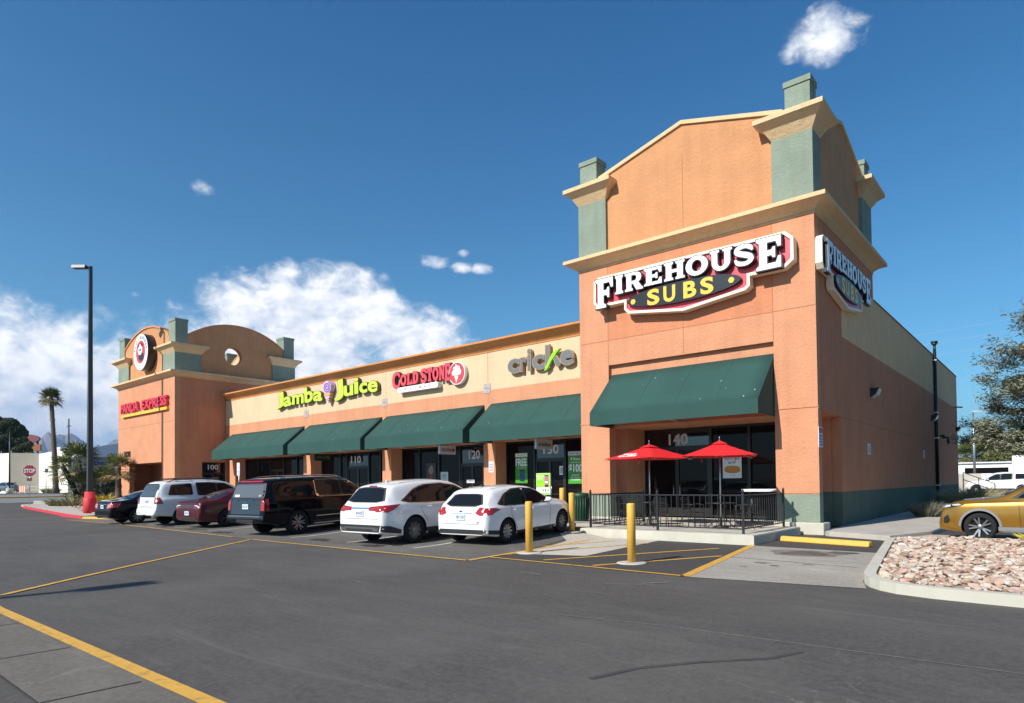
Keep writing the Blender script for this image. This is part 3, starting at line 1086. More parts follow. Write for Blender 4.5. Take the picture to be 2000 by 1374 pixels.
# ---- ice cream sign --------------------------------------------------
s = thing('letter_sign', 'red slab letters above a white capsule with a red round medallion on the tan band', 'sign', (-20.1, 3, 6.6))
f = lambda u, v, w: (u + 20.1, -w, v - 6.6)
CS = [('C', -22.95, -22.3, 6.84, 7.74), ('O', -22.25, -21.75, 6.95, 7.56), ('L', -21.7, -21.3, 6.96, 7.56), ('D', -21.25, -20.78, 6.96, 7.6), ('S', -20.6, -20.1, 6.93, 7.66), ('T', -20.08, -19.68, 6.96, 7.66), ('O', -19.65, -19.2, 6.95, 7.64), ('N', -19.15, -18.75, 6.94, 7.66)]
CS += [('E', -18.73, -18.35, 6.85, 7.72)]
bm = B()
solid(bm, [lp for q in CS for lp in place(*q)], .04, .24, f, offset=.02)
le = link('letter', bm, pm('letter_return_red', (.12, .01, .015), .4), s)
bm = B()
solid(bm, [lp for q in CS for lp in place(*q)], .24, .25, f, offset=.008)
link('letter_face', bm, M['sign_pink_red'], le)
bm = B()
solid(bm, [arc(-22.3, 6.71, .14, .14, 90, 270, 8) + arc(-19.3, 6.71, .14, .14, -90, 90, 8)], .05, .32, f)
cp = link('capsule', bm, M['white'], s)
bm = B()
for i, ch in enumerate('CREAMERY'):
    u = -22.15 + i * .385
    txt(bm, ch, u, u + .15, 6.65, 6.78, .32, .325, f, .01)
link('lettering', bm, M['sign_pink_red'], cp)
bm = B()
solid(bm, [ell(-17.86, 7.14, .58, .57, 40)], .05, .24, f, 0)
solid(bm, [ell(-17.86, 7.14, .54, .53, 40)], .24, .25, f, 1)
md = link('medallion', bm, [M['white'], pm('medallion_red', (.55, .06, .07), .4)], s)
bm = B()
solid(bm, [[(-18.02, 7.0), (-17.88, 6.64), (-17.72, 7.0)]], .25, .26, f)
cone = [(-18.15, 7.05), (-18.2, 7.2), (-18.08, 7.32), (-18.1, 7.45), (-17.95, 7.48), (-17.9, 7.62), (-17.78, 7.5), (-17.62, 7.48), (-17.6, 7.34), (-17.5, 7.22), (-17.56, 7.06), (-17.72, 7.02), (-17.9, 7.02)]
solid(bm, [cone[::-1]], .26, .27, f)
link('cone', bm, pm('medallion_cream', (.72, .62, .56), .5), md)

# ---- phone shop letters ------------------------------------------------
s = thing('letter_sign', 'grey rounded letters with a bright green slash, partly behind the corner tower', 'sign', (-12.3, 3, 6.6))
f = lambda u, v, w: (u + 12.3, -w, v - 6.6)
bk, fc = B(), B()
for ch, a, b, c, d in (('c', -14.46, -13.78, 6.72, 7.36), ('r', -13.7, -13.35, 6.74, 7.36), ('i', -13.27, -13.08, 6.74, 7.7), ('c', -12.98, -12.3, 6.72, 7.36), ('e', -11.38, -10.7, 6.72, 7.36), ('t', -10.3, -9.9, 6.73, 7.6)):
    txt(bk, ch, a - .03, b + .03, c - .03, d + .03, .08, .22, f, .045)
    txt(fc, ch, a, b, c, d, .22, .23, f, .03)
for bm_, w0, w1, o_ in ((bk, .08, .22, .03), (fc, .22, .23, 0)):
    solid(bm_, [[(-12.22, 6.74), (-12.03, 6.74), (-12.03, 7.72), (-12.22, 7.72)]], w0, w1, f, 0, o_)
    solid(bm_, [[(-11.78, 7.1), (-11.62, 7.18), (-11.4, 6.86), (-11.5, 6.74), (-11.62, 6.74)]], w0, w1, f, 0, o_)
le = link('letter', bk, pm('letter_return_tan', (.42, .30, .17), .5), s)
link('letter_face', fc, M['grey'], le)
bm = B()
solid(bm, [[(-12.3, 6.60), (-12.12, 6.66), (-11.9, 6.98), (-11.55, 7.36), (-11.4, 7.48), (-11.62, 7.46), (-11.85, 7.3), (-12.08, 6.96)]], .1, .25, f)
link('slash', bm, M['bright_green'], s)


# ---- posters and small notices -----------------------------------------
def poster(label, cat, x0, x1, z0, z1, y, build, name='poster', mat=None):
    o = thing(name, label, cat, ((x0 + x1) / 2, y, z0))
    bm = B()
    box(bm, x0 - (x0 + x1) / 2, x1 - (x0 + x1) / 2, -.006, .006, 0, z1 - z0)
    p = link('sheet', bm, mat or M['green'], o)
    build(o, lambda u, v, w: (u - (x0 + x1) / 2, -w - .006, v - z0))
    return o


def q_(bm, u0, u1, v0, v1, w1, f, mi=0):
    prism(bm, [(u0, v0), (u1, v0), (u1, v1), (u0, v1)], .0, w1, f, mi)


def free(o, f):
    bm = B(); q_(bm, -14.96, -14.2, 2.86, 3.03, .002, f); link('header', bm, M['white'], o)
    bm = B()
    txt(bm, 'FREE', -14.93, -14.23, 2.42, 2.78, .001, .004, f, .03)
    txt(bm, 'after mail-in card', -14.88, -14.28, 2.31, 2.36, .001, .003, f, .0)
    link('lettering', bm, M['white'], o)
    bm = B(); txt(bm, 'When you switch', -14.82, -14.34, 2.91, 2.97, .002, .004, f, .0); link('header_lettering', bm, M['grey'], o)
    bm = B(); q_(bm, -14.66, -14.38, 1.68, 2.24, .004, f, 0); q_(bm, -14.64, -14.40, 1.74, 2.18, .006, f, 1); link('phone_picture', bm, [M['black'], M['blue']], o)


poster('green window poster with the white word FREE over a picture of a phone', 'poster', -14.96, -14.2, 1.6, 3.04, YS - .03, free)


def hundred(o, f):
    bm = B(); q_(bm, -11.8, -11.0, 2.82, 3.0, .002, f); link('header', bm, M['dull_white'], o)
    bm = B(); txt(bm, 'Best offers', -11.7, -11.1, 2.88, 2.94, .002, .004, f, .0); link('header_lettering', bm, M['blue'], o)
    bm = B()
    txt(bm, '4 lines', -11.68, -11.14, 2.6, 2.74, .001, .004, f, .01)
    txt(bm, 'unlimited', -11.7, -11.1, 2.48, 2.55, .001, .004, f, .0)
    txt(bm, '$100', -11.78, -11.02, 2.02, 2.44, .001, .004, f, .035)
    txt(bm, 'taxes', -11.6, -11.2, 1.9, 1.98, .001, .004, f, .0)
    txt(bm, '& fees', -11.65, -11.15, 1.8, 1.88, .001, .004, f, .0)
    txt(bm, 'included', -11.65, -11.15, 1.7, 1.77, .001, .004, f, .0)
    link('lettering', bm, M['white'], o)


poster('green window poster with a big white $100 beside the corner tower', 'poster', -11.8, -11.0, 1.55, 3.0, YS - .03, hundred)


def paper(o, f):
    bm = B(); q_(bm, -12.26, -12.06, 2.02, 2.3, .002, f); link('printed_area', bm, pm('paper_grey', (.38, .42, .42), .6), o)


poster('small white paper notice stuck on the phone shop glass', 'notice', -12.3, -12.02, 1.96, 2.36, YS - .03, paper, 'notice', M['white'])


def sundae(o, f):
    bm = B()
    q_(bm, -20.2, -19.75, 1.6, 2.2, .002, f, 0)
    solid(bm, [ell(-19.98, 1.62, .17, .13, 16)], .002, .004, f, 1)
    txt(bm, 'CAKES', -20.14, -19.82, 2.0, 2.1, .002, .004, f, .01, 1)
    txt(bm, 'to go', -20.1, -19.86, 1.86, 1.95, .002, .004, f, .0, 1)
    link('printed_area', bm, [pm('pale_mint', (.42, .52, .52), .6), M['black']], o)


poster('pale mint poster with dark lettering in the ice cream shop window', 'poster', -20.25, -19.68, 1.3, 2.24, YS - .03, sundae, 'poster', M['dull_white'])


def cone_poster(o, f):
    bm = B()
    solid(bm, [[(-21.06, 1.75), (-20.98, 1.72), (-20.86, 2.2), (-21.18, 2.2)]], .002, .004, f, 0)
    solid(bm, [ell(-21.02, 2.34, .2, .2, 18)], .002, .005, f, 1)
    solid(bm, [ell(-20.96, 2.5, .12, .12, 14)], .005, .007, f, 1)
    link('printed_area', bm, [pm('waffle', (.16, .06, .03), .6), pm('scoop', (.22, .19, .16), .6)], o)


poster('dim brown poster of an ice cream cone in the ice cream shop window', 'poster', -21.4, -20.62, 1.4, 2.75, YS - .03, cone_poster, 'poster', pm('poster_brown', (.035, .022, .02), .5))


def mint(o, f):
    bm = B()
    for k in range(3):
        q_(bm, -21.3, -20.95, 1.1 + .1 * k, 1.14 + .1 * k, .002, f)
    link('lettering', bm, M['grey'], o)


poster('small pale mint notice low in the ice cream shop window', 'poster', -21.4, -20.85, .95, 1.38, YS - .05, mint, 'poster', pm('mint', (.36, .46, .46), .6))


def door_sticker(o, f):
    bm = B()
    txt(bm, 'OPEN', -18.2, -17.75, 1.68, 1.78, .002, .004, f, .01)
    link('lettering', bm, M['purple'], o)


poster('white and purple sticker across the glass door of shop 120', 'sticker', -18.25, -17.7, 1.64, 1.82, YS - .06, door_sticker, 'sticker', M['dull_white'])


def burger(o, f):
    bm = B()
    q_(bm, -3.95, -3.3, 1.72, 2.66, .002, f, 0)
    txt(bm, 'NEW', -3.72, -3.52, 2.48, 2.56, .002, .004, f, .02, 3)
    txt(bm, 'Steak & Cheese', -3.9, -3.35, 2.36, 2.44, .002, .004, f, .01, 2)
    txt(bm, '$6.99', -3.76, -3.5, 2.2, 2.3, .002, .004, f, .01, 2)
    solid(bm, [ell(-3.62, 1.98, .3, .11, 20)], .002, .005, f, 1)
    solid(bm, [ell(-3.62, 2.06, .28, .08, 20)], .005, .008, f, 1)
    txt(bm, 'try one', -3.72, -3.52, 1.78, 1.82, .002, .004, f, .0, 2)
    link('printed_area', bm, [M['white'], pm('bun', (.55, .27, .05), .6), M['blue'], M['red']], o)


poster('white window poster showing a golden sandwich behind the right red umbrella', 'poster', -3.97, -3.28, 1.7, 2.68, 2.5, burger, 'poster', M['white'])


def post_notice(o, f):
    bm = B()
    for k in range(5):
        q_(bm, -15.9, -15.66, 2.2 + k * .075, 2.23 + k * .075, .002, f)
    link('lettering', bm, M['grey'], o)


poster('small white notice on the sunlit stucco column between shops 120 and 130', 'notice', -15.94, -15.62, 2.13, 2.66, SY - .012, post_notice, 'notice', M['dull_white'])


def blade(label, x, y0, y1, z0, z1, text, mat, tmat, icon=None):
    o = thing('hanging_sign', label, 'sign', (x, (y0 + y1) / 2, z1))
    c = (y0 + y1) / 2
    bm = B()
    box(bm, -.05, .05, y0 - c, y1 - c, z0 - z1, 0)
    link('panel', bm, mat, o)
    bm = B()
    for sx in (-.35, .35):
        tube(bm, (0, sx, 0), (0, sx, 3.6 - z1), .012, n=6)
    link('hanger', bm, M['black'], o)
    bm = B()
    f = lambda u, v, w: (w, u - c, v - z1)
    txt(bm, text, y0 + .12, y1 - (.3 if icon else .12), z0 + .13, z1 - .13, .05, .056, f, .02)
    if icon:
        solid(bm, [ell(y1 - .17, (z0 + z1) / 2, .09, .09, 16)], .05, .056, f)
    link('lettering', bm, tmat, o)


blade('pale hanging sign with black lettering under the awning of the phone shop', -12.3, 2.1, 3.25, 3.1, 3.52, 'cricket', M['dull_white'], M['black'])
blade('pale hanging sign with dark red lettering under the ice cream shop awning', -18.5, 2.1, 3.2, 3.1, 3.52, 'COLD STONE', M['dull_white'], pm('dark_red_letter', (.2, .02, .03), .5), True)
blade('dark hanging sign with green lettering under the awning of shop 110', -29.6, 2.1, 3.2, 3.1, 3.52, 'Jamba Juice', M['black'], M['green'], True)

# sidewalk sign
o = thing('sidewalk_sign', 'bright green and white sidewalk sign standing behind the white hatchback', 'sign', (-11.0, 1.0, .3))
bm = B()
box(bm, -.36, .36, -.03, .03, .82, 1.70)
link('panel', bm, M['white'], o)
f = lambda u, v, w: (u, -w - .03, v)
bm = B()
q_(bm, -.35, .35, 1.12, 1.69, .003, f, 0)
q_(bm, -.35, .35, .83, .90, .003, f, 0)
link('green_print', bm, M['bright_green'], o)
bm = B()
txt(bm, 'SWITCH', -.32, .04, 1.55, 1.62, .003, .006, f, .01)
txt(bm, 'TODAY', -.32, .0, 1.45, 1.52, .003, .006, f, .01)
txt(bm, '$5.50', -.3, -.06, 1.3, 1.37, .003, .006, f, .0, 1)
link('lettering', bm, [M['white'], M['green']], o)
bm = B()
q_(bm, .08, .28, 1.14, 1.62, .006, f, 0)
q_(bm, .10, .26, 1.22, 1.58, .008, f, 1)
q_(bm, .10, .26, 1.30, 1.36, .010, f, 2)
for k in range(3):
    q_(bm, -.04 + .13 * k, .02 + .13 * k, .94, 1.06, .004, f, 3)
link('phone_picture', bm, [M['black'], pm('screen_pink', (.55, .12, .32), .4), M['white'], M['grey']], o)
bm = B()
box(bm, -.30, -.26, -.25, .25, 0, .03); box(bm, .26, .30, -.25, .25, 0, .03)
tube(bm, (-.28, 0, .03), (-.28, 0, .83), .02); tube(bm, (.28, 0, .03), (.28, 0, .83), .02)
link('stand', bm, M['black'], o)

# white letters standing behind the hatchback are its roof light bases; wall plates, lamps and pipe on the side wall
def wall_light(label, y, z):
    o = thing('wall_light', label, 'wall lamp', (0, y, z), 0, 'box lamps on the side wall')
    bm = B()
    prism(bm, [(0, -.18), (.18, -.05), (.30, .16), (.0, .16)], -.28, .28, lambda u, v, w: (u, -w, v))
    link('housing', bm, M['black'], o)
    bm = B()
    prism(bm, [(.02, -.185), (.19, -.06), (.30, .14), (.305, .135), (.2, -.075), (.03, -.2)][::-1], -.25, .25, lambda u, v, w: (u + .004, -w, v))
    link('lens', bm, M['lens'], o)


wall_light('black box lamp nearest the corner on the shaded side wall', 6.9, 4.82)
wall_light('black box lamp beside the tall pipe on the shaded side wall', 21.1, 4.86)
wall_light('black box lamp at the far end of the shaded side wall', 31.3, 4.83)
o = thing('vent_pipe', 'tall black pipe strapped to the shaded side wall rising above the parapet', 'pipe', (.1, 21.9, .2))
bm = B()
path(bm, [(0, 0, 0), (0, 0, 8.4)], .085, 10)
link('pipe', bm, M['black'], o)
bm = B()
tube(bm, (0, 0, 8.4), (0, 0, 8.75), .07, n=10); tube(bm, (0, 0, 8.75), (0, 0, 8.86), .08, .17, n=10); tube(bm, (0, 0, 8.86), (0, 0, 8.98), .17, .17, n=10)
link('cap', bm, M['black'], o)
for z in (1.0, 3.6, 5.0, 7.9):
    bm = B(); box(bm, -.1, .1, -.11, .11, z, z + .06); link('strap', bm, M['steel'], o)
for lab, y, z in (('white notice plate on the side wall, the one nearer the corner', 6.28, 2.71), ('white notice plate on the side wall, the one nearer the pipe', 18.3, 2.84)):
    o = thing('notice_plate', lab, 'notice', (0, y, z))
    bm = B(); box(bm, .0, .015, -.23, .23, -.2, .2); link('plate', bm, M['dull_white'], o)
    bm = B()
    for k in range(4):
        box(bm, .015, .018, -.16, .16, -.13 + k * .07, -.10 + k * .07)
    link('lettering', bm, M['grey'], o)
o = thing('tow_notice', 'blue and white tow away notice on the shaded edge of the corner column', 'notice', (.0, .17, 2.86))
bm = B(); box(bm, .0, .015, -.2, .2, -.3, .3); link('plate', bm, M['dull_white'], o)
bm = B()
for k in range(4):
    box(bm, .015, .018, -.15, .15, -.25 + k * .085, -.20 + k * .085, 0)
box(bm, .015, .018, -.17, .17, .12, .26, 1)
link('lettering', bm, [pm('notice_blue', (.10, .22, .45), .5), pm('notice_red', (.45, .1, .12), .5)], o)
o = thing('hose_bracket', 'small dark speaker bracket high on the far part of the side wall', 'bracket', (0, 25, 3.95))
bm = B(); path(bm, [(0, -.9, .1), (.15, -.9, .12), (.2, -.6, .1)], .06); path(bm, [(0, 0, .05), (.25, 0, .05), (.27, .15, -.3)], .07)
link('arm', bm, M['black'], o)
bm = B()
tube(bm, (0, 30.4, 6.25), (.45, 30.6, 6.22), .05, n=8)
tag(link('roof_drain', bm, M['ochre']), 'short copper coloured drain spout under the tan band of the side wall', 'drain')
# ================================================================= ground, paving and markings
def ground_mat(name, base, light, scale=1.0, crack=0.0, streak=True, rough=0.85, spec=.3):
    m = bpy.data.materials.new(name)
    m.use_nodes = True
    t = NT(m.node_tree)
    p = m.node_tree.nodes['Principled BSDF']
    pos = t.n('ShaderNodeNewGeometry').outputs['Position']
    big = t.noise(pos, .22 * scale, 6, .6, .5)
    mid = t.noise(t.vm('MULTIPLY', pos, (.5, 1.6, 1)), 1.3 * scale, 8, .65, .6)
    fine = t.noise(pos, 55, 3, .8)
    grit = t.noise(pos, 13, 6, .75)
    k = t.m('ADD', t.m('MULTIPLY', t.smooth(big, .35, .7), .55), t.m('MULTIPLY', t.smooth(mid, .4, .75), .45))
    c = t.mix(k, base, light)
    c = t.mix(t.smooth(grit, .35, .68, 0, .45), c, tuple(v * 1.25 for v in light[:3]) + (1,))
    streak_n = t.noise(t.vm('MULTIPLY', pos, (.35, 2.6, 1)), 1.0, 7, .7, 1.2)
    c = t.mix(t.smooth(streak_n, .56, .74, 0, .5), c, tuple(v * 1.3 for v in light[:3]) + (1,))
    sp = t.noise(pos, 120, 2, .6)
    c = t.mix(t.smooth(sp, .60, .72, 0, .5), c, tuple(min(1, v * 2.2) for v in light[:3]) + (1,))
    if crack:
        v = t.n('ShaderNodeTexVoronoi', feature='DISTANCE_TO_EDGE')
        wob = t.n('ShaderNodeTexNoise')
        t.link(pos, wob.inputs['Vector'])
        wob.inputs['Scale'].default_value = 1.7
        wob.inputs['Detail'].default_value = 5
        wsc = t.n('ShaderNodeVectorMath', operation='SCALE')
        t.link(wob.outputs['Color'], wsc.inputs[0])
        wsc.inputs['Scale'].default_value = .7
        wv = t.vm('ADD', pos, wsc.outputs[0])
        t.link(wv, v.inputs['Vector'])
        v.inputs['Scale'].default_value = .42
        zone = t.smooth(t.noise(pos, .35, 3), .48, .6)
        c = t.mix(t.m('MULTIPLY', t.smooth(v.outputs['Distance'], .006, .0), t.m('MULTIPLY', zone, crack)), c, tuple(min(1, q * 2.0) for q in light[:3]) + (1,))
    t.link(c, p.inputs['Base Color'])
    p.inputs['Roughness'].default_value = rough
    p.inputs['Specular IOR Level'].default_value = spec
    b = t.n('ShaderNodeBump')
    b.inputs['Strength'].default_value = .35
    b.inputs['Distance'].default_value = .006
    t.link(fine, b.inputs['Height'])
    t.link(b.outputs[0], p.inputs['Normal'])
    return m


M['asphalt'] = ground_mat('asphalt_sealed', (.056, .0505, .0465, 1), (.106, .097, .088, 1))
M['asphalt_old'] = ground_mat('asphalt_worn', (.056, .0505, .0465, 1), (.108, .099, .09, 1), 1.3, .35)
M['asphalt_dark'] = ground_mat('asphalt_fresh', (.046, .043, .040, 1), (.066, .06, .055, 1))
M['asphalt_bay'] = ground_mat('asphalt_bay', (.085, .077, .068, 1), (.15, .136, .12, 1), 1.6, .4)
M['gutter'] = ground_mat('gutter_concrete', (.095, .083, .07, 1), (.165, .148, .126, 1), 1.2, .3)
M['apron'] = ground_mat('apron_concrete', (.235, .21, .18, 1), (.37, .34, .295, 1), 1.5, .2)
M['pad'] = ground_mat('pad_concrete', (.36, .325, .275, 1), (.50, .455, .39, 1), 1.5)
M['dirt'] = ground_mat('dry_dirt', (.26, .19, .14, 1), (.36, .28, .21, 1), .3)
M['street'] = ground_mat('street_asphalt', (.15, .145, .14, 1), (.21, .2, .19, 1), .4)


def grid_surface(name, xs, ys, zf, mat):
    bm = B()
    vs = [[bm.verts.new((x, y, zf(x, y))) for y in ys] for x in xs]
    for i in range(len(xs) - 1):
        for j in range(len(ys) - 1):
            bm.faces.new((vs[i][j], vs[i + 1][j], vs[i + 1][j + 1], vs[i][j + 1]))
    return tag(link(name, bm, mat, smooth=False), kind='structure')


def rng(a, b, s):
    n = int(round((b - a) / s))
    return [a + (b - a) * i / n for i in range(n + 1)]


gx = [-30000, -8000, -3000, -1200, -600, -300, -200, -150] + rng(-130, -62, 4) + rng(-60, -46, 1) + rng(-45, -8, .6) + rng(-7.6, -3.6, .2) + rng(-3, 14, 1) + [20, 40, 80, 200, 600, 2000, 9000, 30000]
gy = [-30000, -8000, -2000, -500, -120, -60] + rng(-40, -20, 2) + rng(-19, -10, 1) + rng(-9.4, -3.4, .4) + rng(-2.4, 12, 1.2) + rng(15, 60, 5) + [80, 120, 200, 400, 1000, 3000, 9000, 30000]
gx = sorted(set(round(v, 3) for v in gx)); gy = sorted(set(round(v, 3) for v in gy))
grid_surface('ground', gx, gy, zg, M['asphalt'])


def sheet(name, pts, dz, mat, kind='structure', cell=.8, zf=zg):
    """flat polygon laid on the ground, dz above it"""
    bm = B()
    f = bm.faces.new([bm.verts.new((x, y, 0)) for x, y in pts])
    if f.normal.z < 0 or sum(a[0] * b[1] - b[0] * a[1] for a, b in zip(pts, pts[1:] + pts[:1])) < 0:
        f.normal_flip()
    xs = sorted(set([x for x, y in pts])); ys = sorted(set([y for x, y in pts]))
    x = math.floor(xs[0] / cell) * cell
    while x < xs[-1]:
        bmesh.ops.bisect_plane(bm, geom=bm.verts[:] + bm.edges[:] + bm.faces[:], plane_co=(x, 0, 0), plane_no=(1, 0, 0)); x += cell
    y = math.floor(ys[0] / cell) * cell
    while y < ys[-1]:
        bmesh.ops.bisect_plane(bm, geom=bm.verts[:] + bm.edges[:] + bm.faces[:], plane_co=(0, y, 0), plane_no=(0, 1, 0)); y += cell
    for v in bm.verts:
        v.co.z = zf(v.co.x, v.co.y) + dz
    o = link(name, bm, mat)
    return tag(o, kind=kind) if kind else o


def stripe(pts, wd, dz=.012, mat=None, name='road_marking'):
    """painted line along a polyline"""
    mat = mat or M['yellow_line']
    L_, R_ = [], []
    for i, p in enumerate(pts):
        a, b = Vector(pts[max(i - 1, 0)]), Vector(pts[min(i + 1, len(pts) - 1)])
        d = (b - a).normalized()
        n = Vector((-d.y, d.x)) * wd / 2
        L_.append(tuple(Vector(p) + n)); R_.append(tuple(Vector(p) - n))
    return sheet(name, L_ + R_[::-1], dz, mat, cell=.5)


# parking bays (older asphalt behind the thin yellow line)
sheet('parking_bay_pavement', [(-36.8, -8.7), (-25, -9.58), (-14.9, -10.0), (-13.26, -10.15), (-4.18, -10.2), (-4.3, -8.9), (-5.0, -6.2), (-5.7, -3.6), (-38.5, -3.6), (-38.5, -7.2)], .006, M['asphalt_bay'])
stripe([(-36.8, -8.65), (-25, -9.56), (-14.9, -10.0)], .10)
stripe([(-6.95, -17.35), (-9.5, -14.6), (-13.4, -10.15)], .10)
stripe([(-13.4, -10.15), (-8.5, -10.2), (-4.18, -10.2)], .10)
stripe([(-4.18, -10.2), (-4.6, -6.0), (-4.75, -4.8)], .13)
stripe([(-4.2, -9.5), (-2, -9.58), (.47, -9.68)], .09)
stripe([(.50, -9.72), (-.5, -3.98)], .17)
for i, x in enumerate((-7.15, -10.0, -12.93, -15.6, -18.45, -21.3, -24.15, -27.0, -29.85)):
    stripe([(x, -9.15), (x - .28, -4.4)], .09, mat=M['white_line'])
# hatched area in front of the patio
sheet('hatched_pavement', [(-4.15, -9.45), (.42, -9.62), (-.52, -4.0), (-3.1, -4.0), (-3.3, -4.9), (-2.7, -8.1), (-4.1, -8.6)], .005, M['asphalt_dark'])
sheet('ramp_pad', [(-4.15, -8.65), (-2.62, -8.14), (-3.05, -4.02), (-5.65, -4.02), (-5.9, -4.7), (-5.0, -5.6)], .009, M['pad'])
stripe([(-2.9, -9.25), (-.88, -5.1)], .11)
stripe([(-1.56, -9.42), (-.2, -6.55)], .11)
stripe([(-4.3, -9.1), (-2.9, -4.85)], .10, .014)
stripe([(-4.7, -7.0), (-4.0, -4.75)], .10, .014)
# concrete apron and the fresh asphalt stall with the wheel stop
sheet('concrete_apron', [(.56, -9.72), (3.2, -9.3), (3.0, -8.6), (2.36, -4.15), (-.45, -4.0)], .007, M['apron'])
stripe([(-.1, -6.6), (1.2, -6.75), (2.55, -6.9)], .025, .010, M['asphalt_dark'], 'pavement_joint')
sheet('wheel_stop_stall_pavement', [(-.45, -3.98), (2.28, -4.13), (1.95, -.9), (-.05, -.2), (-.45, -.5)], .008, M['asphalt_dark'])
def blot(cx, cy, rx, ry, seed, n=26):
    r = random.Random(seed)
    k = [r.uniform(.55, 1.15) for _ in range(n)]
    k = [(k[i - 1] + 2 * k[i] + k[(i + 1) % n]) / 4 for i in range(n)]
    return [(cx + rx * k[i] * math.cos(2 * math.pi * i / n), cy + ry * k[i] * math.sin(2 * math.pi * i / n)) for i in range(n)]


st1 = pm('oil_stain_light', (.185, .165, .145), .75, var=.25, vscale=3)
st2 = pm('oil_stain_dark', (.10, .088, .077), .6, var=.3, vscale=4)
for (cx, cy, rx, ry, s_, m_, dz) in ((1.15, -5.0, .95, .75, 3, st1, .011), (1.1, -5.05, .6, .45, 4, st2, .015), (1.7, -4.6, .35, .25, 5, st2, .015), (.9, -7.2, .18, .12, 6, st1, .011), (1.25, -7.5, .12, .08, 7, st2, .011), (1.7, -7.0, .15, .08, 8, st1, .011), (.8, -7.9, .1, .06, 9, st1, .011)):
    sheet('oil_stain', blot(cx, cy, rx, ry, s_), dz, m_, cell=.5)
drip = pm('oil_drip', (.052, .047, .043), .5, var=.2, vscale=6)
for i, x in enumerate((-8.6, -11.5, -14.3, -17.2, -20.0, -22.8, -25.6)):
    sheet('oil_stain', blot(x, -9.3 + .25 * (i % 3), .45, .3, 40 + i), .012, drip, cell=.5)
    sheet('oil_stain', blot(x + .5, -8.9 - .3 * (i % 2), .2, .14, 60 + i), .012, drip, cell=.5)
# older asphalt along the lower right and the concrete gutter along the lower left
sheet('worn_asphalt', [(.6, -13.55), (2.02, -13.28), (3.9, -13.2), (9, -13.0), (14, -13), (14, -24), (1.8, -24), (1.2, -17.2)], .005, M['asphalt_old'])
stripe([(.7, -13.5), (2.02, -13.27), (3.9, -13.19), (9, -12.98)], .02, .009, pm('seam_dust', (.17, .155, .14), .9, var=.3, vscale=6), 'pavement_joint')
sheet('concrete_gutter', [(-9, -17.7), (2.2, -17.62), (2.2, -18.4), (-9, -18.4)], .006, M['gutter'])
stripe([(-9, -17.55), (-5.5, -17.66), (2.2, -17.58)], .13, .012)
stripe([(-9, -18.42), (2.2, -18.42)], .02, .012, M['asphalt_dark'], 'pavement_joint')
for x in (-4.2, -2.3, -.45):
    stripe([(x, -17.72), (x - .03, -18.4)], .02, .011, M['asphalt_dark'], 'pavement_joint')
# chalky scuffs and tyre marks on the driveway
chalk = pm('chalk_scuff', (.2, .195, .19), .9, var=.35, vscale=7)
for (x, y, a, l, wd) in ((-1.9, -10.9, -.1, .5, .04), (.45, -10.6, .9, .5, .05), (.2, -11.0, .4, .8, .025)):
    dx, dy = math.cos(a) * l / 2, math.sin(a) * l / 2
    stripe([(x - dx, y - dy), (x + .02, y + .03), (x + dx, y + dy)], wd, .008, chalk, 'pavement_scuff')
rub = pm('tyre_mark', (.052, .047, .043), .8, var=.3, vscale=3)
for pts in ([(2.45, -15.4), (2.6, -14.9), (2.95, -14.4), (3.4, -13.9), (3.55, -13.5)],):
    stripe(pts, .06, .009, rub, 'tyre_mark')

# raised sidewalk in front of the strip, and the patio slab
def slab(name, pts, z0, z1, mat, bev=.02, kind='structure'):
    bm = B()
    if sum(a[0] * b[1] - b[0] * a[1] for a, b in zip(pts, pts[1:] + pts[:1])) < 0:
        pts = pts[::-1]
    prism(bm, pts, z0, z1, UP)
    if bev:
        top = [e for e in bm.edges if all(abs(v.co.z - z1) < 1e-6 for v in e.verts)]
        bmesh.ops.bevel(bm, geom=top, offset=bev, segments=2, affect='EDGES')
    return tag(link(name, bm, mat), kind=kind) if kind else link(name, bm, mat)


slab('sidewalk', [(-43.4, -3.2), (-8.5, -3.2), (-5.75, -2.6), (-5.75, 1.0), (-7.2, 1.0), (-8.4, 3.9), (-43, 3.9)], -.2, .30, M['concrete'])
slab('patio_slab', [(-5.72, -3.95), (-.47, -3.95), (-.47, -.30), (-1.32, -.30), (-1.32, .3), (-.36, .3), (-.36, 2.5), (-7.0, 2.5), (-7.0, 1.02), (-5.72, 1.02)], -.2, .25, M['pale_concrete'])
# side walkway and island
slab('side_walkway', [(.14, -.05), (.14, .42), (.02, .42), (.02, 32), (2.9, 32), (2.6, 1.2), (1.98, -1.0), (.3, -.25)], -.2, .14, M['concrete'])
ISL = [(2.95, -8.2), (3.05, -8.85), (3.35, -9.35), (3.9, -9.7), (6, -9.75), (12, -9.7), (12, -.35), (4.7, -.45), (1.98, -.98), (2.14, -2.5)]
ISL = [tuple(.5 * (p + q) for p, q in zip(a, b)) if k == 1 else a for a, b in zip(ISL, ISL[1:] + ISL[:1]) for k in (0, 1)]
_r = [ISL[0]]
for a, b, c in zip(ISL, ISL[1:], ISL[2:] + ISL[:1]):
    _r.append((.25 * a[0] + .5 * b[0] + .25 * c[0], .25 * a[1] + .5 * b[1] + .25 * c[1]))
ISL = _r
isl_in = inset(ISL if sum(a[0] * b[1] - b[0] * a[1] for a, b in zip(ISL, ISL[1:] + ISL[:1])) > 0 else ISL[::-1], .17)
ccw = ISL if sum(a[0] * b[1] - b[0] * a[1] for a, b in zip(ISL, ISL[1:] + ISL[:1])) > 0 else ISL[::-1]
bm = B()
solid(bm, [ccw, isl_in], -.2, .15, UP)
tag(link('kerb', bm, M['pale_concrete']), kind='structure')
sheet('island_soil', isl_in, .11, M['dirt'], zf=lambda x, y: 0)
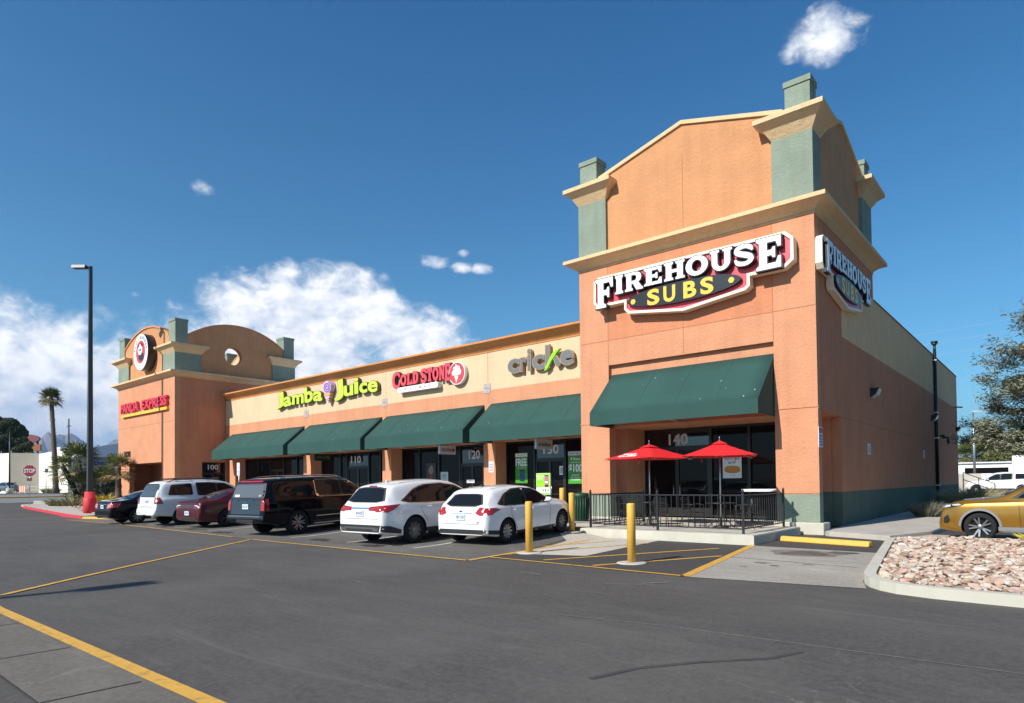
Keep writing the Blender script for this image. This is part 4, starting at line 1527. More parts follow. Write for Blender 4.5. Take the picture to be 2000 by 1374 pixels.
sheet('driveway', [(2.62, 1.25), (14, 1.6), (14, 40), (2.9, 40)], .004, M['asphalt_dark'])
sheet('driveway', [(4.72, -.42), (14, -.3), (14, 1.58), (2.6, 1.2), (2.0, -.9)], .05, M['concrete'])

# far left corner: pavement with a painted kerb, planting bed, street and median
cor = [(-66, -4.3), (-62, -4.9), (-55, -5.5), (-48, -6.02), (-42, -6.95), (-37.2, -7.65)]
cor_in = [(-37.4, -6.9), (-41.5, -5.9), (-45.4, -5.3), (-54, -3.4), (-62, -2.1), (-68, -2.0)]


def strip_slab(name, edge, back, h, mat, kind='structure'):
    bm = B()
    n = len(edge)
    A = [(x, y, zg(x, y)) for x, y in edge]
    Bk = [(x, y, zg(x, y)) for x, y in back]
    a0 = [bm.verts.new((x, y, z - .1)) for x, y, z in A]
    a1 = [bm.verts.new((x, y, z + h)) for x, y, z in A]
    b1 = [bm.verts.new((x, y, z + h)) for x, y, z in Bk]
    b0 = [bm.verts.new((x, y, z - .1)) for x, y, z in Bk]
    for i in range(n - 1):
        bm.faces.new((a0[i], a0[i + 1], a1[i + 1], a1[i])); bm.faces.new((a1[i], a1[i + 1], b1[i + 1], b1[i])); bm.faces.new((b1[i], b1[i + 1], b0[i + 1], b0[i]))
    bm.faces.new((a0[0], a1[0], b1[0], b0[0])); bm.faces.new((a0[-1], b0[-1], b1[-1], a1[-1]))
    bmesh.ops.recalc_face_normals(bm, faces=bm.faces[:])
    return tag(link(name, bm, mat), kind=kind)


strip_slab('corner_pavement', cor, cor_in[::-1], .15, M['concrete'])
off = lambda pts, dx, dy: [(x + dx, y + dy) for x, y in pts]
strip_slab('red_kerb', off(cor[1:], -.01, -.15), off(cor[1:], .0, -.012), .155, M['red_kerb'])
strip_slab('yellow_kerb', [(-37.15, -7.8), (-32.6, -7.55)], [(-37.15, -7.62), (-32.6, -7.35)], .12, M['bollard'])
strip_slab('planting_bed', [(-37.2, -6.88), (-41.4, -5.88), (-45.3, -5.28), (-54, -3.38), (-62, -2.08), (-70, -1.9)], [(-37.2, -1.0), (-42.5, -.9), (-46, -.75), (-54, -.7), (-62, 8), (-70, 9)], .13, M['dirt'])
sheet('street', [(-75, -40), (-75, 60), (-117, 60), (-117, -40)], .02, M['street'], cell=4)
for x0, w_, m_, nm in ((-93, .9, M['yellow_line'], 'median_kerb'), (-117.4, .8, M['red_kerb'], 'far_kerb')):
    e = [(x0, y) for y in range(-30, 50, 8)]
    strip_slab(nm, e, [(x - w_, y) for x, y in e], .16, M['bollard'] if nm == 'median_kerb' else M['pale_concrete'])
sheet('far_sidewalk', [(-118, -40), (-118, 60), (-123, 60), (-123, -40)], .06, pm('pink_pavement', (.40, .30, .26), .9, var=.1), cell=4)
# ================================================================= vehicles
M['tyre'] = pm('tyre_rubber', (.016, .016, .017), .85, spec=.3)
M['rim'] = pm('alloy_rim', (.30, .30, .315), .35, metal=.85)
M['rim_dark'] = pm('dark_alloy_rim', (.06, .06, .065), .35, metal=.7)
M['car_glass'] = pm('tinted_car_glass', (.009, .010, .012), .02, spec=.28)
M['trim'] = pm('black_plastic_trim', (.02, .02, .021), .55)
M['chrome'] = pm('chrome', (.75, .75, .76), .12, metal=1.0)
M['arch'] = pm('wheel_arch_liner', (.006, .006, .006), .95)
M['tail'] = pm('tail_light_red', (.36, .012, .016), .12, coat=.6)
M['tail_dark'] = pm('tail_light_amber_red', (.30, .035, .012), .15, coat=.5)
M['tail_clear'] = pm('tail_light_clear', (.75, .55, .55), .15, coat=.5)
M['head'] = pm('head_light', (.5, .52, .55), .08, coat=1.0)
M['plate'] = pm('licence_plate', (.62, .68, .74), .4)
M['plate_ink'] = pm('plate_ink', (.06, .08, .22), .5)


def paint(name, col, metal=.0, rough=.35):
    return pm('paint_' + name, col, rough, metal=metal, coat=1.0)


def pchip(pts):
    """monotone cubic interpolation through [(x, y)]"""
    xs, ys = [p[0] for p in pts], [p[1] for p in pts]
    n = len(xs)
    h = [xs[i + 1] - xs[i] for i in range(n - 1)]
    d = [(ys[i + 1] - ys[i]) / h[i] for i in range(n - 1)]
    m = [d[0]] + [0 if d[i - 1] * d[i] <= 0 else 2 * d[i - 1] * d[i] / (d[i - 1] + d[i]) for i in range(1, n - 1)] + [d[-1]]

    def f(x):
        x = min(max(x, xs[0]), xs[-1])
        i = 0
        while i < n - 2 and x > xs[i + 1]:
            i += 1
        t = (x - xs[i]) / h[i]
        return ((2 * t ** 3 - 3 * t * t + 1) * ys[i] + (t ** 3 - 2 * t * t + t) * h[i] * m[i] + (-2 * t ** 3 + 3 * t * t) * ys[i + 1] + (t ** 3 - t * t) * h[i] * m[i + 1])
    return f


def chaikin(pts, it=2):
    for _ in range(it):
        q = [pts[0]]
        for a, b in zip(pts, pts[1:]):
            q.append(tuple(.75 * u + .25 * v for u, v in zip(a, b)))
            q.append(tuple(.25 * u + .75 * v for u, v in zip(a, b)))
        q.append(pts[-1])
        pts = q
    return pts


def body_shell(sp):
    """lofted body: x forward from the rear bumper, y left, z up"""
    top, belt, bot = pchip(sp['top']), pchip(sp['belt']), pchip(sp['bot'])
    plan = pchip(sp['plan'])
    L, hw0 = sp['L'], sp['W'] / 2
    xs = [0.0]
    x = 0.0
    while x < L - 1e-6:
        st = .002
        lim = 0.0
        while lim < .055 and x + st < L:
            lim = math.hypot(st, top(x + st) - top(x)) if True else 0
            st += .002
        x = min(L, x + max(st, .004))
        xs.append(x)
    rings = []
    rw = sp.get('roofw', .76)
    bulge = sp.get('bulge', 1.0)
    for x in xs:
        zt, zb = top(x), bot(x)
        zl = min(belt(x), zt - .015)
        hw = hw0 * plan(x)
        t = max(0., min(1., (zt - zl) / .34))
        g = zt - zl
        ry = .90 + (rw - .90) * t
        mid = zb + (zl - zb) * .52
        pts = [(0, zb), (.82 * hw, zb), (.94 * hw, zb + .012), (.975 * hw, zb + .05), (.985 * hw, zb + .2 * (zl - zb) + .03), (hw * bulge, mid), (hw * .995, mid + .18 * (zl - zb)), (.985 * hw, zl - .10 * (zl - zb)), (.955 * hw, zl - .01),
               (.93 * hw * (1 - t) + .925 * hw * t, zl + .06 * g), (ry * hw + .03 * t, zl + .80 * g), (ry * hw - .03 * t, zl + .93 * g), (ry * hw * .82, zl + .985 * g + .004), (ry * hw * .45, zt + .008 + .012 * t), (0, zt + .012 + .016 * t)]
        rings.append(chaikin(pts, 1))
    bm = B()
    vr = []
    for x, pts in zip(xs, rings):
        full = [(x, y, z) for y, z in pts] + [(x, -y, z) for y, z in reversed(pts[1:-1])]
        vr.append([bm.verts.new(p) for p in full])
    n = len(vr[0])
    for a, b in zip(vr, vr[1:]):
        for i in range(n):
            j = (i + 1) % n
            bm.faces.new((a[i], b[i], b[j], a[j]))
    bm.faces.new(vr[0])
    bm.faces.new(list(reversed(vr[-1])))
    bmesh.ops.recalc_face_normals(bm, faces=bm.faces[:])
    for f in bm.faces:
        f.smooth = True
    return bm


def decal(bvh, poly, view, off, mirror=False, rnd_=0, maxlen=.13):
    """patch that follows the body: polygon seen from the side (x, z) or the rear/front (y, z), lifted off by off"""
    pts = list(poly)
    for _ in range(rnd_):
        q = []
        for a, b in zip(pts, pts[1:] + pts[:1]):
            q.append((.93 * a[0] + .07 * b[0], .93 * a[1] + .07 * b[1]))
            q.append((.07 * a[0] + .93 * b[0], .07 * a[1] + .93 * b[1]))
        pts = q
    bm = B()
    f = bm.faces.new([bm.verts.new((u, v, 0)) for u, v in pts])
    bmesh.ops.triangulate(bm, faces=[f])
    for _ in range(6):
        lg = [e for e in bm.edges if e.calc_length() > maxlen]
        if not lg:
            break
        bmesh.ops.subdivide_edges(bm, edges=lg, cuts=1, use_grid_fill=False)
        bmesh.ops.triangulate(bm, faces=bm.faces[:])
    bad = []
    for v in bm.verts:
        u, z = v.co.x, v.co.y
        if view == 'L':
            o, d = Vector((u, 3, z)), Vector((0, -1, 0))
        elif view == 'R':
            o, d = Vector((u, -3, z)), Vector((0, 1, 0))
        elif view == 'B':
            o, d = Vector((-3, u, z)), Vector((1, 0, 0))
        elif view == 'F':
            o, d = Vector((12, u, z)), Vector((-1, 0, 0))
        else:
            o, d = Vector((u, z, 5)), Vector((0, 0, -1))
        hit, nor, _i, _d = bvh.ray_cast(o, d)
        if hit is None:
            bad.append(v)
            continue
        if nor.dot(d) > 0:
            nor = -nor
        v.co = hit + nor * off
    if bad:
        bmesh.ops.delete(bm, geom=bad, context='VERTS')
    want = {'L': Vector((0, 1, 0)), 'R': Vector((0, -1, 0)), 'B': Vector((-1, 0, 0)), 'F': Vector((1, 0, 0)), 'T': Vector((0, 0, 1))}[view]
    bm.normal_update()
    for q in bm.faces:
        if q.normal.dot(want) < 0:
            q.normal_flip()
        q.smooth = True
    return bm


def add_bm(dst, src, mi=0):
    mp = {v: dst.verts.new(v.co) for v in src.verts}
    for f in src.faces:
        try:
            g = dst.faces.new([mp[v] for v in f.verts])
            g.smooth = True
            g.material_index = mi
        except ValueError:
            pass
    src.free()


def wheel_meshes(r, wd, rr, spokes, two, dark):
    bm = B()
    w = wd / 2
    prof = [(rr - .01, -w * .9), (r - .035, -w), (r - .008, -w * .75), (r, -w * .45), (r, w * .45), (r - .008, w * .75), (r - .035, w), (rr - .01, w * .9)]
    lathe(bm, prof, 32, 'Y', caps=False)
    ty = bpy.data.meshes.new('tyre'); bm.to_mesh(ty); bm.free(); ty.materials.append(M['tyre'])
    bm = B()                                                # outer face is +y
    lathe(bm, [(rr, -w * .8), (rr, w * .72), (rr + .012, w * .86), (rr - .012, w * .93), (rr - .035, w * .8), (rr - .05, w * .3), (.02, w * .1)], 32, 'Y', 0)
    lathe(bm, [(.062, w * .3), (.062, w * .72), (.05, w * .8), (.001, w * .8)], 16, 'Y', 1)
    for k in range(spokes):
        a = 2 * math.pi * k / spokes
        for s_ in ((-.10, .10) if two else (0,)):
            h0, h1 = (.030, .026) if not two else (.021, .018)
            vs = []
            for (q, hw, yy, b) in ((.045, h0, w * .62, a + s_ * .6), (rr - .022, h1, w * .86, a + s_ * 2.1)):
                ca, sa = math.cos(b), math.sin(b)
                for sg in (-1, 1):
                    px, pz = q * ca - sg * hw * sa, q * sa + sg * hw * ca
                    vs.append(bm.verts.new((px, yy, pz))); vs.append(bm.verts.new((px, yy - .05, pz)))
            a0, a0b, b0, b0b, a1, a1b, b1, b1b = vs
            for f in ((a0, b0, b1, a1), (a0b, a1b, b1b, b0b), (a0, a1, a1b, a0b), (b0, b0b, b1b, b1)):
                bm.faces.new(f).material_index = 1
    bmesh.ops.recalc_face_normals(bm, faces=bm.faces[:])
    ri = bpy.data.meshes.new('rim'); bm.to_mesh(ri); bm.free()
    ri.materials.append(M['arch']); ri.materials.append(M['rim_dark'] if dark else M['rim'])
    return ty, ri


def plate(par, bvh, z, w_, h, text):
    """rear number plate"""
    hit = bvh.ray_cast(Vector((-3, 0, z)), Vector((1, 0, 0)))[0]
    bm = B()
    x = hit.x - .02
    box(bm, x - .008, x + .03, -w_ / 2, w_ / 2, z - h / 2, z + h / 2)
    p = link('licence_plate', bm, M['plate'], par)
    bm = B()
    txt(bm, text, -w_ * .42, w_ * .42, z - h * .26, z + h * .26, -x + .008, -x + .010, REAR, .02)
    link('plate_number', bm, M['plate_ink'], p)


def car(name, label, cat, sp, X, Y, heading, pitch=0.0, zoff=None, group=None):
    """place the car: (X, Y) = ground point below the middle of the rear axle; heading 0 = +Y, positive to the left"""
    root = thing(name, label, cat, (X, Y, zg(X, Y) if zoff is None else zoff), rad(90 + heading), group)
    root.rotation_euler = (0, -pitch, rad(90 + heading))
    xr, xf = sp['roh'], sp['roh'] + sp['wb']
    sh = Matrix.Translation((-xr, 0, 0))
    R = sp['R']
    bm = body_shell(sp)
    bmesh.ops.transform(bm, matrix=sh, verts=bm.verts)
    tris = bm.copy(); bmesh.ops.triangulate(tris, faces=tris.faces[:])
    bvh = BVHTree.FromBMesh(tris)
    # hollow the wheel arches
    me = bpy.data.meshes.new('body'); bm.to_mesh(me); bm.free()
    me.materials.append(sp['paint']); me.materials.append(M['arch'])
    ob = bpy.data.objects.new('body', me); COL.objects.link(ob)
    cb = B()
    ra = R + sp.get('gap', .045)
    for cx in (0, sp['wb']):
        for sg in (-1, 1):
            lathe(cb, [(ra, sg * (sp['W'] / 2 - .42)), (ra, sg * (sp['W'] / 2 + .3))], 36, 'Y', 0, (cx, 0, R + .01), smooth=False)
    bmesh.ops.recalc_face_normals(cb, faces=cb.faces[:])
    cm = bpy.data.meshes.new('cut'); cb.to_mesh(cm); cb.free()
    co = bpy.data.objects.new('cut', cm); COL.objects.link(co)
    md = ob.modifiers.new('arch', 'BOOLEAN'); md.operation = 'DIFFERENCE'; md.object = co; md.solver = 'EXACT'
    dg = bpy.context.evaluated_depsgraph_get(); dg.update()
    res = bpy.data.meshes.new_from_object(ob.evaluated_get(dg))
    bpy.data.objects.remove(ob); bpy.data.objects.remove(co)
    res.name = 'body'
    res.materials.clear(); res.materials.append(sp['paint']); res.materials.append(M['arch'])
    for p in res.polygons:
        c = p.center
        p.material_index = 0
        for cx in (0, sp['wb']):
            if math.hypot(c.x - cx, c.z - R - .01) < ra + .004 and abs(c.y) < sp['W'] / 2 + .02 and p.center.z < R * 2.3:
                p.material_index = 1
        p.use_smooth = p.material_index == 0
    body = share('body', res, root)
    smd = body.modifiers.new('edges', 'EDGE_SPLIT'); smd.split_angle = rad(42)
    # wheels
    ty, ri = wheel_meshes(R, sp.get('tw', .225), sp['rim'], *sp['spokes'])
    for cx in (0, sp['wb']):
        for sg in (-1, 1):
            w = empty('wheel', (cx, sg * (sp['W'] / 2 - sp.get('tw', .225) / 2 - .02), R), 0, root)
            a = share('tyre', ty, w); b = share('rim', ri, w)
            if sg < 0:
                for q in (a, b):
                    q.rotation_euler = (0, 0, math.pi)
    X0 = lambda pts: [(x - xr, z) for x, z in pts]
    # side windows with black surrounds
    for v in 'LR':
        for poly in sp['side_glass']:
            p = X0(poly)
            link('window', decal(bvh, p, v, .008, rnd_=1), M['car_glass'], root)
        if sp.get('dlo'):
            link('window_trim', decal(bvh, X0(sp['dlo']), v, .005, rnd_=1), M['trim'], root)
            if sp.get('dlo_mat'):
                q = sp['dlo'] if sum(a[0] * b[1] - b[0] * a[1] for a, b in zip(sp['dlo'], sp['dlo'][1:] + sp['dlo'][:1])) > 0 else sp['dlo'][::-1]
                link('window_moulding', decal(bvh, X0(inset(q, -.022)), v, .0025, rnd_=1), sp['dlo_mat'], root)
        bm = B()
        for a, b in sp.get('door_lines', []):
            (x0, z0), (x1, z1) = X0([a, b])
            dx, dz = x1 - x0, z1 - z0
            l = math.hypot(dx, dz); nx, nz = -dz / l * .006, dx / l * .006
            add_bm(bm, decal(bvh, [(x0 - nx, z0 - nz), (x1 - nx, z1 - nz), (x1 + nx, z1 + nz), (x0 + nx, z0 + nz)], v, .0025))
        if len(bm.faces):
            link('door_seam', bm, M['trim'], root)
        else:
            bm.free()
        for (x, z) in sp.get('handles', []):
            sg = 1 if v == 'L' else -1
            hit = bvh.ray_cast(Vector((x - xr, 3 * sg, z)), Vector((0, -sg, 0)))[0]
            bm = B()
            box(bm, hit.x - .09, hit.x + .09, hit.y - .01, hit.y + .03 * sg, z - .014, z + .014)
            bmesh.ops.recalc_face_normals(bm, faces=bm.faces[:])
            link('door_handle', bm, sp.get('handle_mat', sp['paint']), root)
        if sp.get('sill'):
            link('side_sill', decal(bvh, X0(sp['sill']), v, .008), sp.get('sill_mat', M['trim']), root)
        if sp.get('arch_trim'):
            bm = B()
            for cx in (0, sp['wb']):
                o_ = [(cx + (ra + .055) * math.cos(rad(a)), R + .01 + (ra + .055) * math.sin(rad(a))) for a in range(0, 181, 6)]
                i_ = [(cx + (ra + .004) * math.cos(rad(a)), R + .01 + (ra + .004) * math.sin(rad(a))) for a in range(180, -1, -6)]
                add_bm(bm, decal(bvh, o_ + i_, v, .012))
            link('wheel_arch_trim', bm, sp['arch_trim'], root)
        for nm, poly, m in sp.get('side_patches', []):
            link(nm, decal(bvh, X0(poly), v, .009), m, root)
        # mirror
        mx, mz = sp['mirror']
        sg = 1 if v == 'L' else -1
        hit = bvh.ray_cast(Vector((mx - xr, 3 * sg, mz)), Vector((0, -sg, 0)))[0]
        if hit:
            bm = B()
            bmesh.ops.create_icosphere(bm, subdivisions=2, radius=1, matrix=Matrix.Translation((mx - xr, hit.y + .13 * sg, mz + .05)) @ Matrix.Diagonal((.075, .11, .07, 1)))
            tube(bm, (mx - xr, hit.y - .02 * sg, mz), (mx - xr, hit.y + .1 * sg, mz + .02), .025, n=6)
            link('mirror', bm, sp.get('mirror_mat', sp['paint']), root, smooth=True)
    # glass front and rear, lights and other patches seen from the ends
    for nm, poly, view, off, m, both in sp['patches']:
        if view in 'BF':
            link(nm, decal(bvh, poly, view, off, rnd_=1 if nm in ('rear_window', 'windscreen') else 0), m, root)
            if both:
                link(nm, decal(bvh, [(-y, z) for y, z in poly], view, off), m, root)
        elif view == 'T':
            link(nm, decal(bvh, X0(poly), view, off), m, root)
            if both:
                link(nm, decal(bvh, [(x, -y) for x, y in X0(poly)], view, off), m, root)
        else:
            for v in 'LR':
                link(nm, decal(bvh, X0(poly), v, off), m, root)
    if sp.get('plate'):
        plate(root, bvh, *sp['plate'])
    for fn in sp.get('extra', []):
        fn(root, bvh, xr)
    return root


def mirror_wrap(y0, y1, pts):
    return pts


def roof_rails(x0, x1, z, y, mat, h=.05):
    def f(root, bvh, xr):
        for sg in (-1, 1):
            bm = B()
            pts = []
            n = 8
            for i in range(n + 1):
                x = x0 + (x1 - x0) * i / n
                hit = bvh.ray_cast(Vector((x - xr, y * sg, 4)), Vector((0, 0, -1)))[0]
                k = min(1, min(i, n - i) / 1.2)
                pts.append((x - xr, y * sg, hit.z + h * k))
            path(bm, pts, .02, 6)
            link('roof_rail', bm, mat, root)
    return f


def rear_badge(z, w_, h, mat, name='badge'):
    def f(root, bvh, xr):
        hit = bvh.ray_cast(Vector((-3, 0, z)), Vector((1, 0, 0)))[0]
        bm = B()
        solid(bm, [ell(0, z, w_, h, 16)], -hit.x + .004, -hit.x + .02, REAR)
        link(name, bm, mat, root)
    return f


def rear_text(text, y0, y1, z0, z1, mat):
    def f(root, bvh, xr):
        hit = bvh.ray_cast(Vector((-3, (y0 + y1) / 2, (z0 + z1) / 2)), Vector((1, 0, 0)))[0]
        bm = B()
        txt(bm, text, -y0, -y1, z0, z1, -hit.x + .003, -hit.x + .010, REAR, .01)
        link('badge_lettering', bm, mat, root)
    return f


def exhaust(y, z, r=.04, both=True):
    def f(root, bvh, xr):
        for sg in ((-1, 1) if both else (-1,)):
            bm = B()
            tube(bm, (-xr + .02, y * sg, z), (-xr + .35, y * sg, z), r, n=12)
            link('exhaust_pipe', bm, M['chrome'], root)
    return f


def shark_fin(x, mat):
    def f(root, bvh, xr):
        hit = bvh.ray_cast(Vector((x - xr, 0, 4)), Vector((0, 0, -1)))[0]
        bm = B()
        prism(bm, [(x - xr - .08, hit.z - .01), (x - xr + .1, hit.z - .01), (x - xr - .04, hit.z + .06)], -.015, .015, lambda u, v, w: (u, w, v))
        bmesh.ops.recalc_face_normals(bm, faces=bm.faces[:])
        link('roof_aerial', bm, mat, root)
    return f


PLAN = lambda L, r=.80, f=.62, rx=.10: [(0, r), (.06, r + (.97 - r) * .55), (.18, .955), (.5, .99), (1.0, 1.0), (L - 1.0, 1.0), (L - .5, .965), (L - .2, .88), (L - .06, (f + .88) / 2), (L, f)]
White = paint('white', (.78, .78, .77))
Pearl = paint('pearl_white', (.76, .755, .74))
Black = paint('black', (.005, .005, .006), .0, .06)
Black.node_tree.nodes['Principled BSDF'].inputs['Coat Weight'].default_value = .0
Black.node_tree.nodes['Principled BSDF'].inputs['Specular IOR Level'].default_value = .22
Char = paint('graphite', (.022, .024, .027), .3)
Maroon = paint('maroon', (.062, .0045, .006), .0)
Maroon.node_tree.nodes['Principled BSDF'].inputs['Coat Weight'].default_value = .35
Maroon.node_tree.nodes['Principled BSDF'].inputs['Specular IOR Level'].default_value = .35
Gold = paint('gold', (.40, .20, .022), .7, .3)
Silver = paint('silver', (.42, .43, .45), .6, .3)
Grey = paint('mid_grey', (.12, .125, .135), .4)

# ---- white hatchback --------------------------------------------------
HATCH = dict(L=4.36, W=1.83, R=.318, rim=.215, spokes=(10, False, False), wb=2.65, roh=.83, paint=White, tw=.21,
    top=[(0, .52), (.015, .80), (.05, .93), (.12, 1.00), (.24, 1.13), (.40, 1.31), (.50, 1.385), (.62, 1.42), (1.1, 1.462), (1.6, 1.47), (2.1, 1.435), (2.5, 1.34), (2.95, 1.13), (3.2, 1.03), (3.6, .96), (4.0, .86), (4.2, .75), (4.31, .58), (4.36, .42)],
    belt=[(0, .80), (.2, .98), (.6, .98), (1.4, .945), (2.4, .90), (3.0, .88), (3.6, .84), (4.36, .6)],
    bot=[(0, .29), (.25, .24), (.5, .2), (3.8, .19), (4.2, .22), (4.36, .3)], plan=PLAN(4.36, .84), roofw=.72,
    side_glass=[[(.62, 1.06), (.98, 1.29), (1.02, 1.0), (.78, 1.0)], [(1.05, 1.0), (1.02, 1.30), (1.30, 1.375), (1.72, 1.385), (1.78, .975)], [(1.86, .97), (1.80, 1.385), (2.2, 1.34), (2.55, 1.22), (2.86, 1.04), (2.86, .955)]],
    dlo=[(.50, 1.04), (.9, 1.29), (1.3, 1.405), (1.75, 1.41), (2.25, 1.36), (2.6, 1.23), (2.98, 1.01), (2.98, .935), (1.8, .95), (.78, .98)],
    door_lines=[((1.80, .97), (1.80, .32)), ((2.88, .95), (2.78, .32)), ((1.02, .98), (1.0, .72)), ((1.0, .72), (1.2, .5)), ((1.2, .5), (1.25, .32))],
    handles=[(1.22, .86), (2.05, .84)], mirror=(2.72, .97), sill=[(1.18, .20), (3.12, .19), (3.12, .285), (1.18, .30)],
    patches=[('rear_window', [(-.57, 1.06), (-.44, 1.27), (-.3, 1.295), (.3, 1.295), (.44, 1.27), (.57, 1.06), (.38, 1.025), (-.38, 1.025)], 'B', .011, M['car_glass'], False),
             ('window_trim', [(-.63, 1.06), (-.48, 1.295), (-.3, 1.32), (.3, 1.32), (.48, 1.295), (.63, 1.06), (.42, 1.0), (-.42, 1.0)], 'B', .007, M['trim'], False),
             ('windscreen', [(-.62, 1.08), (-.52, 1.36), (.52, 1.36), (.62, 1.08)], 'F', .005, M['car_glass'], False),
             ('tail_light', [(.50, .84), (.58, .99), (.80, .96), (.86, .90), (.84, .80), (.62, .79)], 'B', .012, M['tail'], True),
             ('tail_light', [(.016, .79), (.045, .97), (.40, .955), (.55, .90), (.36, .86), (.2, .79)], 'S', .013, M['tail'], False),
             ('rear_trim', [(-.72, .315), (.72, .315), (.80, .43), (-.80, .43)], 'B', .010, M['trim'], False),
             ('rear_trim', [(.02, .325), (.46, .27), (.46, .38), (.02, .425)], 'S', .010, M['trim'], False),
             ('boot_strip', [(-.36, .835), (.36, .835), (.40, .85), (-.40, .85)], 'B', .012, M['chrome'], False),
             ('boot_seam', [(-.62, .565), (.62, .565), (.62, .575), (-.62, .575)], 'B', .004, M['trim'], False),
             ('roof_seam', [(.66, .50), (2.1, .53), (2.1, .545), (.66, .515)], 'T', .004, M['trim'], True),
             ('head_light', [(.55, .66), (.85, .80), (.80, .70), (.6, .60)], 'F', .01, M['head'], True)],
    plate=(.745, .31, .15, '58T-C92'), extra=[rear_badge(.895, .05, .022, M['plate_ink']), shark_fin(.95, M['trim']), rear_text('SE', -.62, -.52, .60, .64, M['steel'])])

# ---- pearl white crossover --------------------------------------------
CROSS = dict(L=4.95, W=1.97, R=.372, rim=.255, spokes=(9, True, False), wb=2.82, roh=1.10, paint=Pearl, tw=.245,
    top=[(0, .55), (.02, .92), (.06, 1.05), (.16, 1.12), (.30, 1.30), (.48, 1.54), (.60, 1.60), (.8, 1.635), (1.4, 1.695), (2.1, 1.715), (2.7, 1.66), (3.1, 1.54), (3.7, 1.24), (3.95, 1.14), (4.4, 1.06), (4.75, .90), (4.9, .7), (4.95, .5)],
    belt=[(0, .95), (.3, 1.10), (.8, 1.13), (1.8, 1.09), (3.0, 1.03), (4.0, .98), (4.95, .7)],
    bot=[(0, .36), (.3, .29), (.8, .24), (4.3, .22), (4.7, .25), (4.95, .36)], plan=PLAN(4.95, .85), roofw=.73,
    side_glass=[[(.80, 1.21), (1.25, 1.46), (1.35, 1.14), (.95, 1.15)], [(1.38, 1.14), (1.30, 1.48), (1.7, 1.565), (2.28, 1.57), (2.30, 1.11)], [(2.38, 1.11), (2.36, 1.565), (2.8, 1.50), (3.2, 1.36), (3.55, 1.15), (3.55, 1.07)]],
    dlo=[(.68, 1.19), (1.2, 1.48), (1.65, 1.60), (2.3, 1.61), (2.85, 1.535), (3.3, 1.36), (3.68, 1.12), (3.68, 1.04), (2.3, 1.08), (.9, 1.125)], dlo_mat=M['chrome'],
    door_lines=[((2.34, 1.10), (2.34, .40)), ((3.56, 1.06), (3.45, .40)), ((1.35, 1.12), (1.35, .9)), ((1.35, .9), (1.55, .6))],
    handles=[(1.62, 1.0), (2.6, .97)], handle_mat=M['chrome'], mirror=(3.4, 1.09), sill=[(1.50, .24), (3.46, .22), (3.46, .40), (1.50, .42)],
    patches=[('rear_window', [(-.70, 1.20), (-.54, 1.50), (-.3, 1.53), (.3, 1.53), (.54, 1.50), (.70, 1.20), (.45, 1.17), (-.45, 1.17)], 'B', .011, M['car_glass'], False),
             ('window_trim', [(-.78, 1.20), (-.58, 1.53), (-.3, 1.56), (.3, 1.56), (.58, 1.53), (.78, 1.20), (.5, 1.155), (-.5, 1.155)], 'B', .007, M['trim'], False),
             ('brake_light', [(-.17, 1.565), (.17, 1.565), (.15, 1.59), (-.15, 1.59)], 'B', .012, M['tail'], False),
             ('windscreen', [(-.66, 1.22), (-.56, 1.56), (.56, 1.56), (.66, 1.22)], 'F', .005, M['car_glass'], False),
             ('tail_light', [(.36, .96), (.38, 1.05), (.66, 1.07), (.92, 1.08), (.92, .93), (.70, .92), (.6, .95)], 'B', .012, M['tail'], True),
             ('tail_light', [(.03, .93), (.1, 1.08), (.62, 1.10), (.40, .98), (.2, .90)], 'S', .013, M['tail'], False),
             ('tail_light_lens', [(.4, .985), (.42, 1.02), (.84, 1.03), (.84, .98)], 'B', .017, M['tail_dark'], True),
             ('boot_strip', [(-.36, 1.0), (.36, 1.0), (.38, 1.035), (-.38, 1.035)], 'B', .014, M['chrome'], False),
             ('rear_trim', [(-.78, .395), (.78, .395), (.84, .58), (-.84, .58)], 'B', .010, M['trim'], False),
             ('rear_trim', [(.02, .405), (.60, .32), (.62, .42), (.25, .55), (.02, .57)], 'S', .010, M['trim'], False),
             ('bumper_strip', [(-.62, .47), (.62, .47), (.66, .52), (-.66, .52)], 'B', .016, M['chrome'], False),
             ('exhaust_finisher', [(.54, .43), (.74, .42), (.78, .50), (.58, .51)], 'B', .02, M['chrome'], True),
             ('boot_seam', [(-.78, .735), (.78, .735), (.78, .745), (-.78, .745)], 'B', .004, M['trim'], False),
             ('roof_seam', [(.9, .54), (2.4, .58), (2.4, .60), (.9, .56)], 'T', .004, M['trim'], True),
             ('head_light', [(.55, .80), (.9, .92), (.88, .80), (.6, .74)], 'F', .01, M['head'], True)],
    plate=(.885, .31, .155, '819-KZF'), extra=[exhaust(.70, .465, .045), shark_fin(1.0, Pearl)])

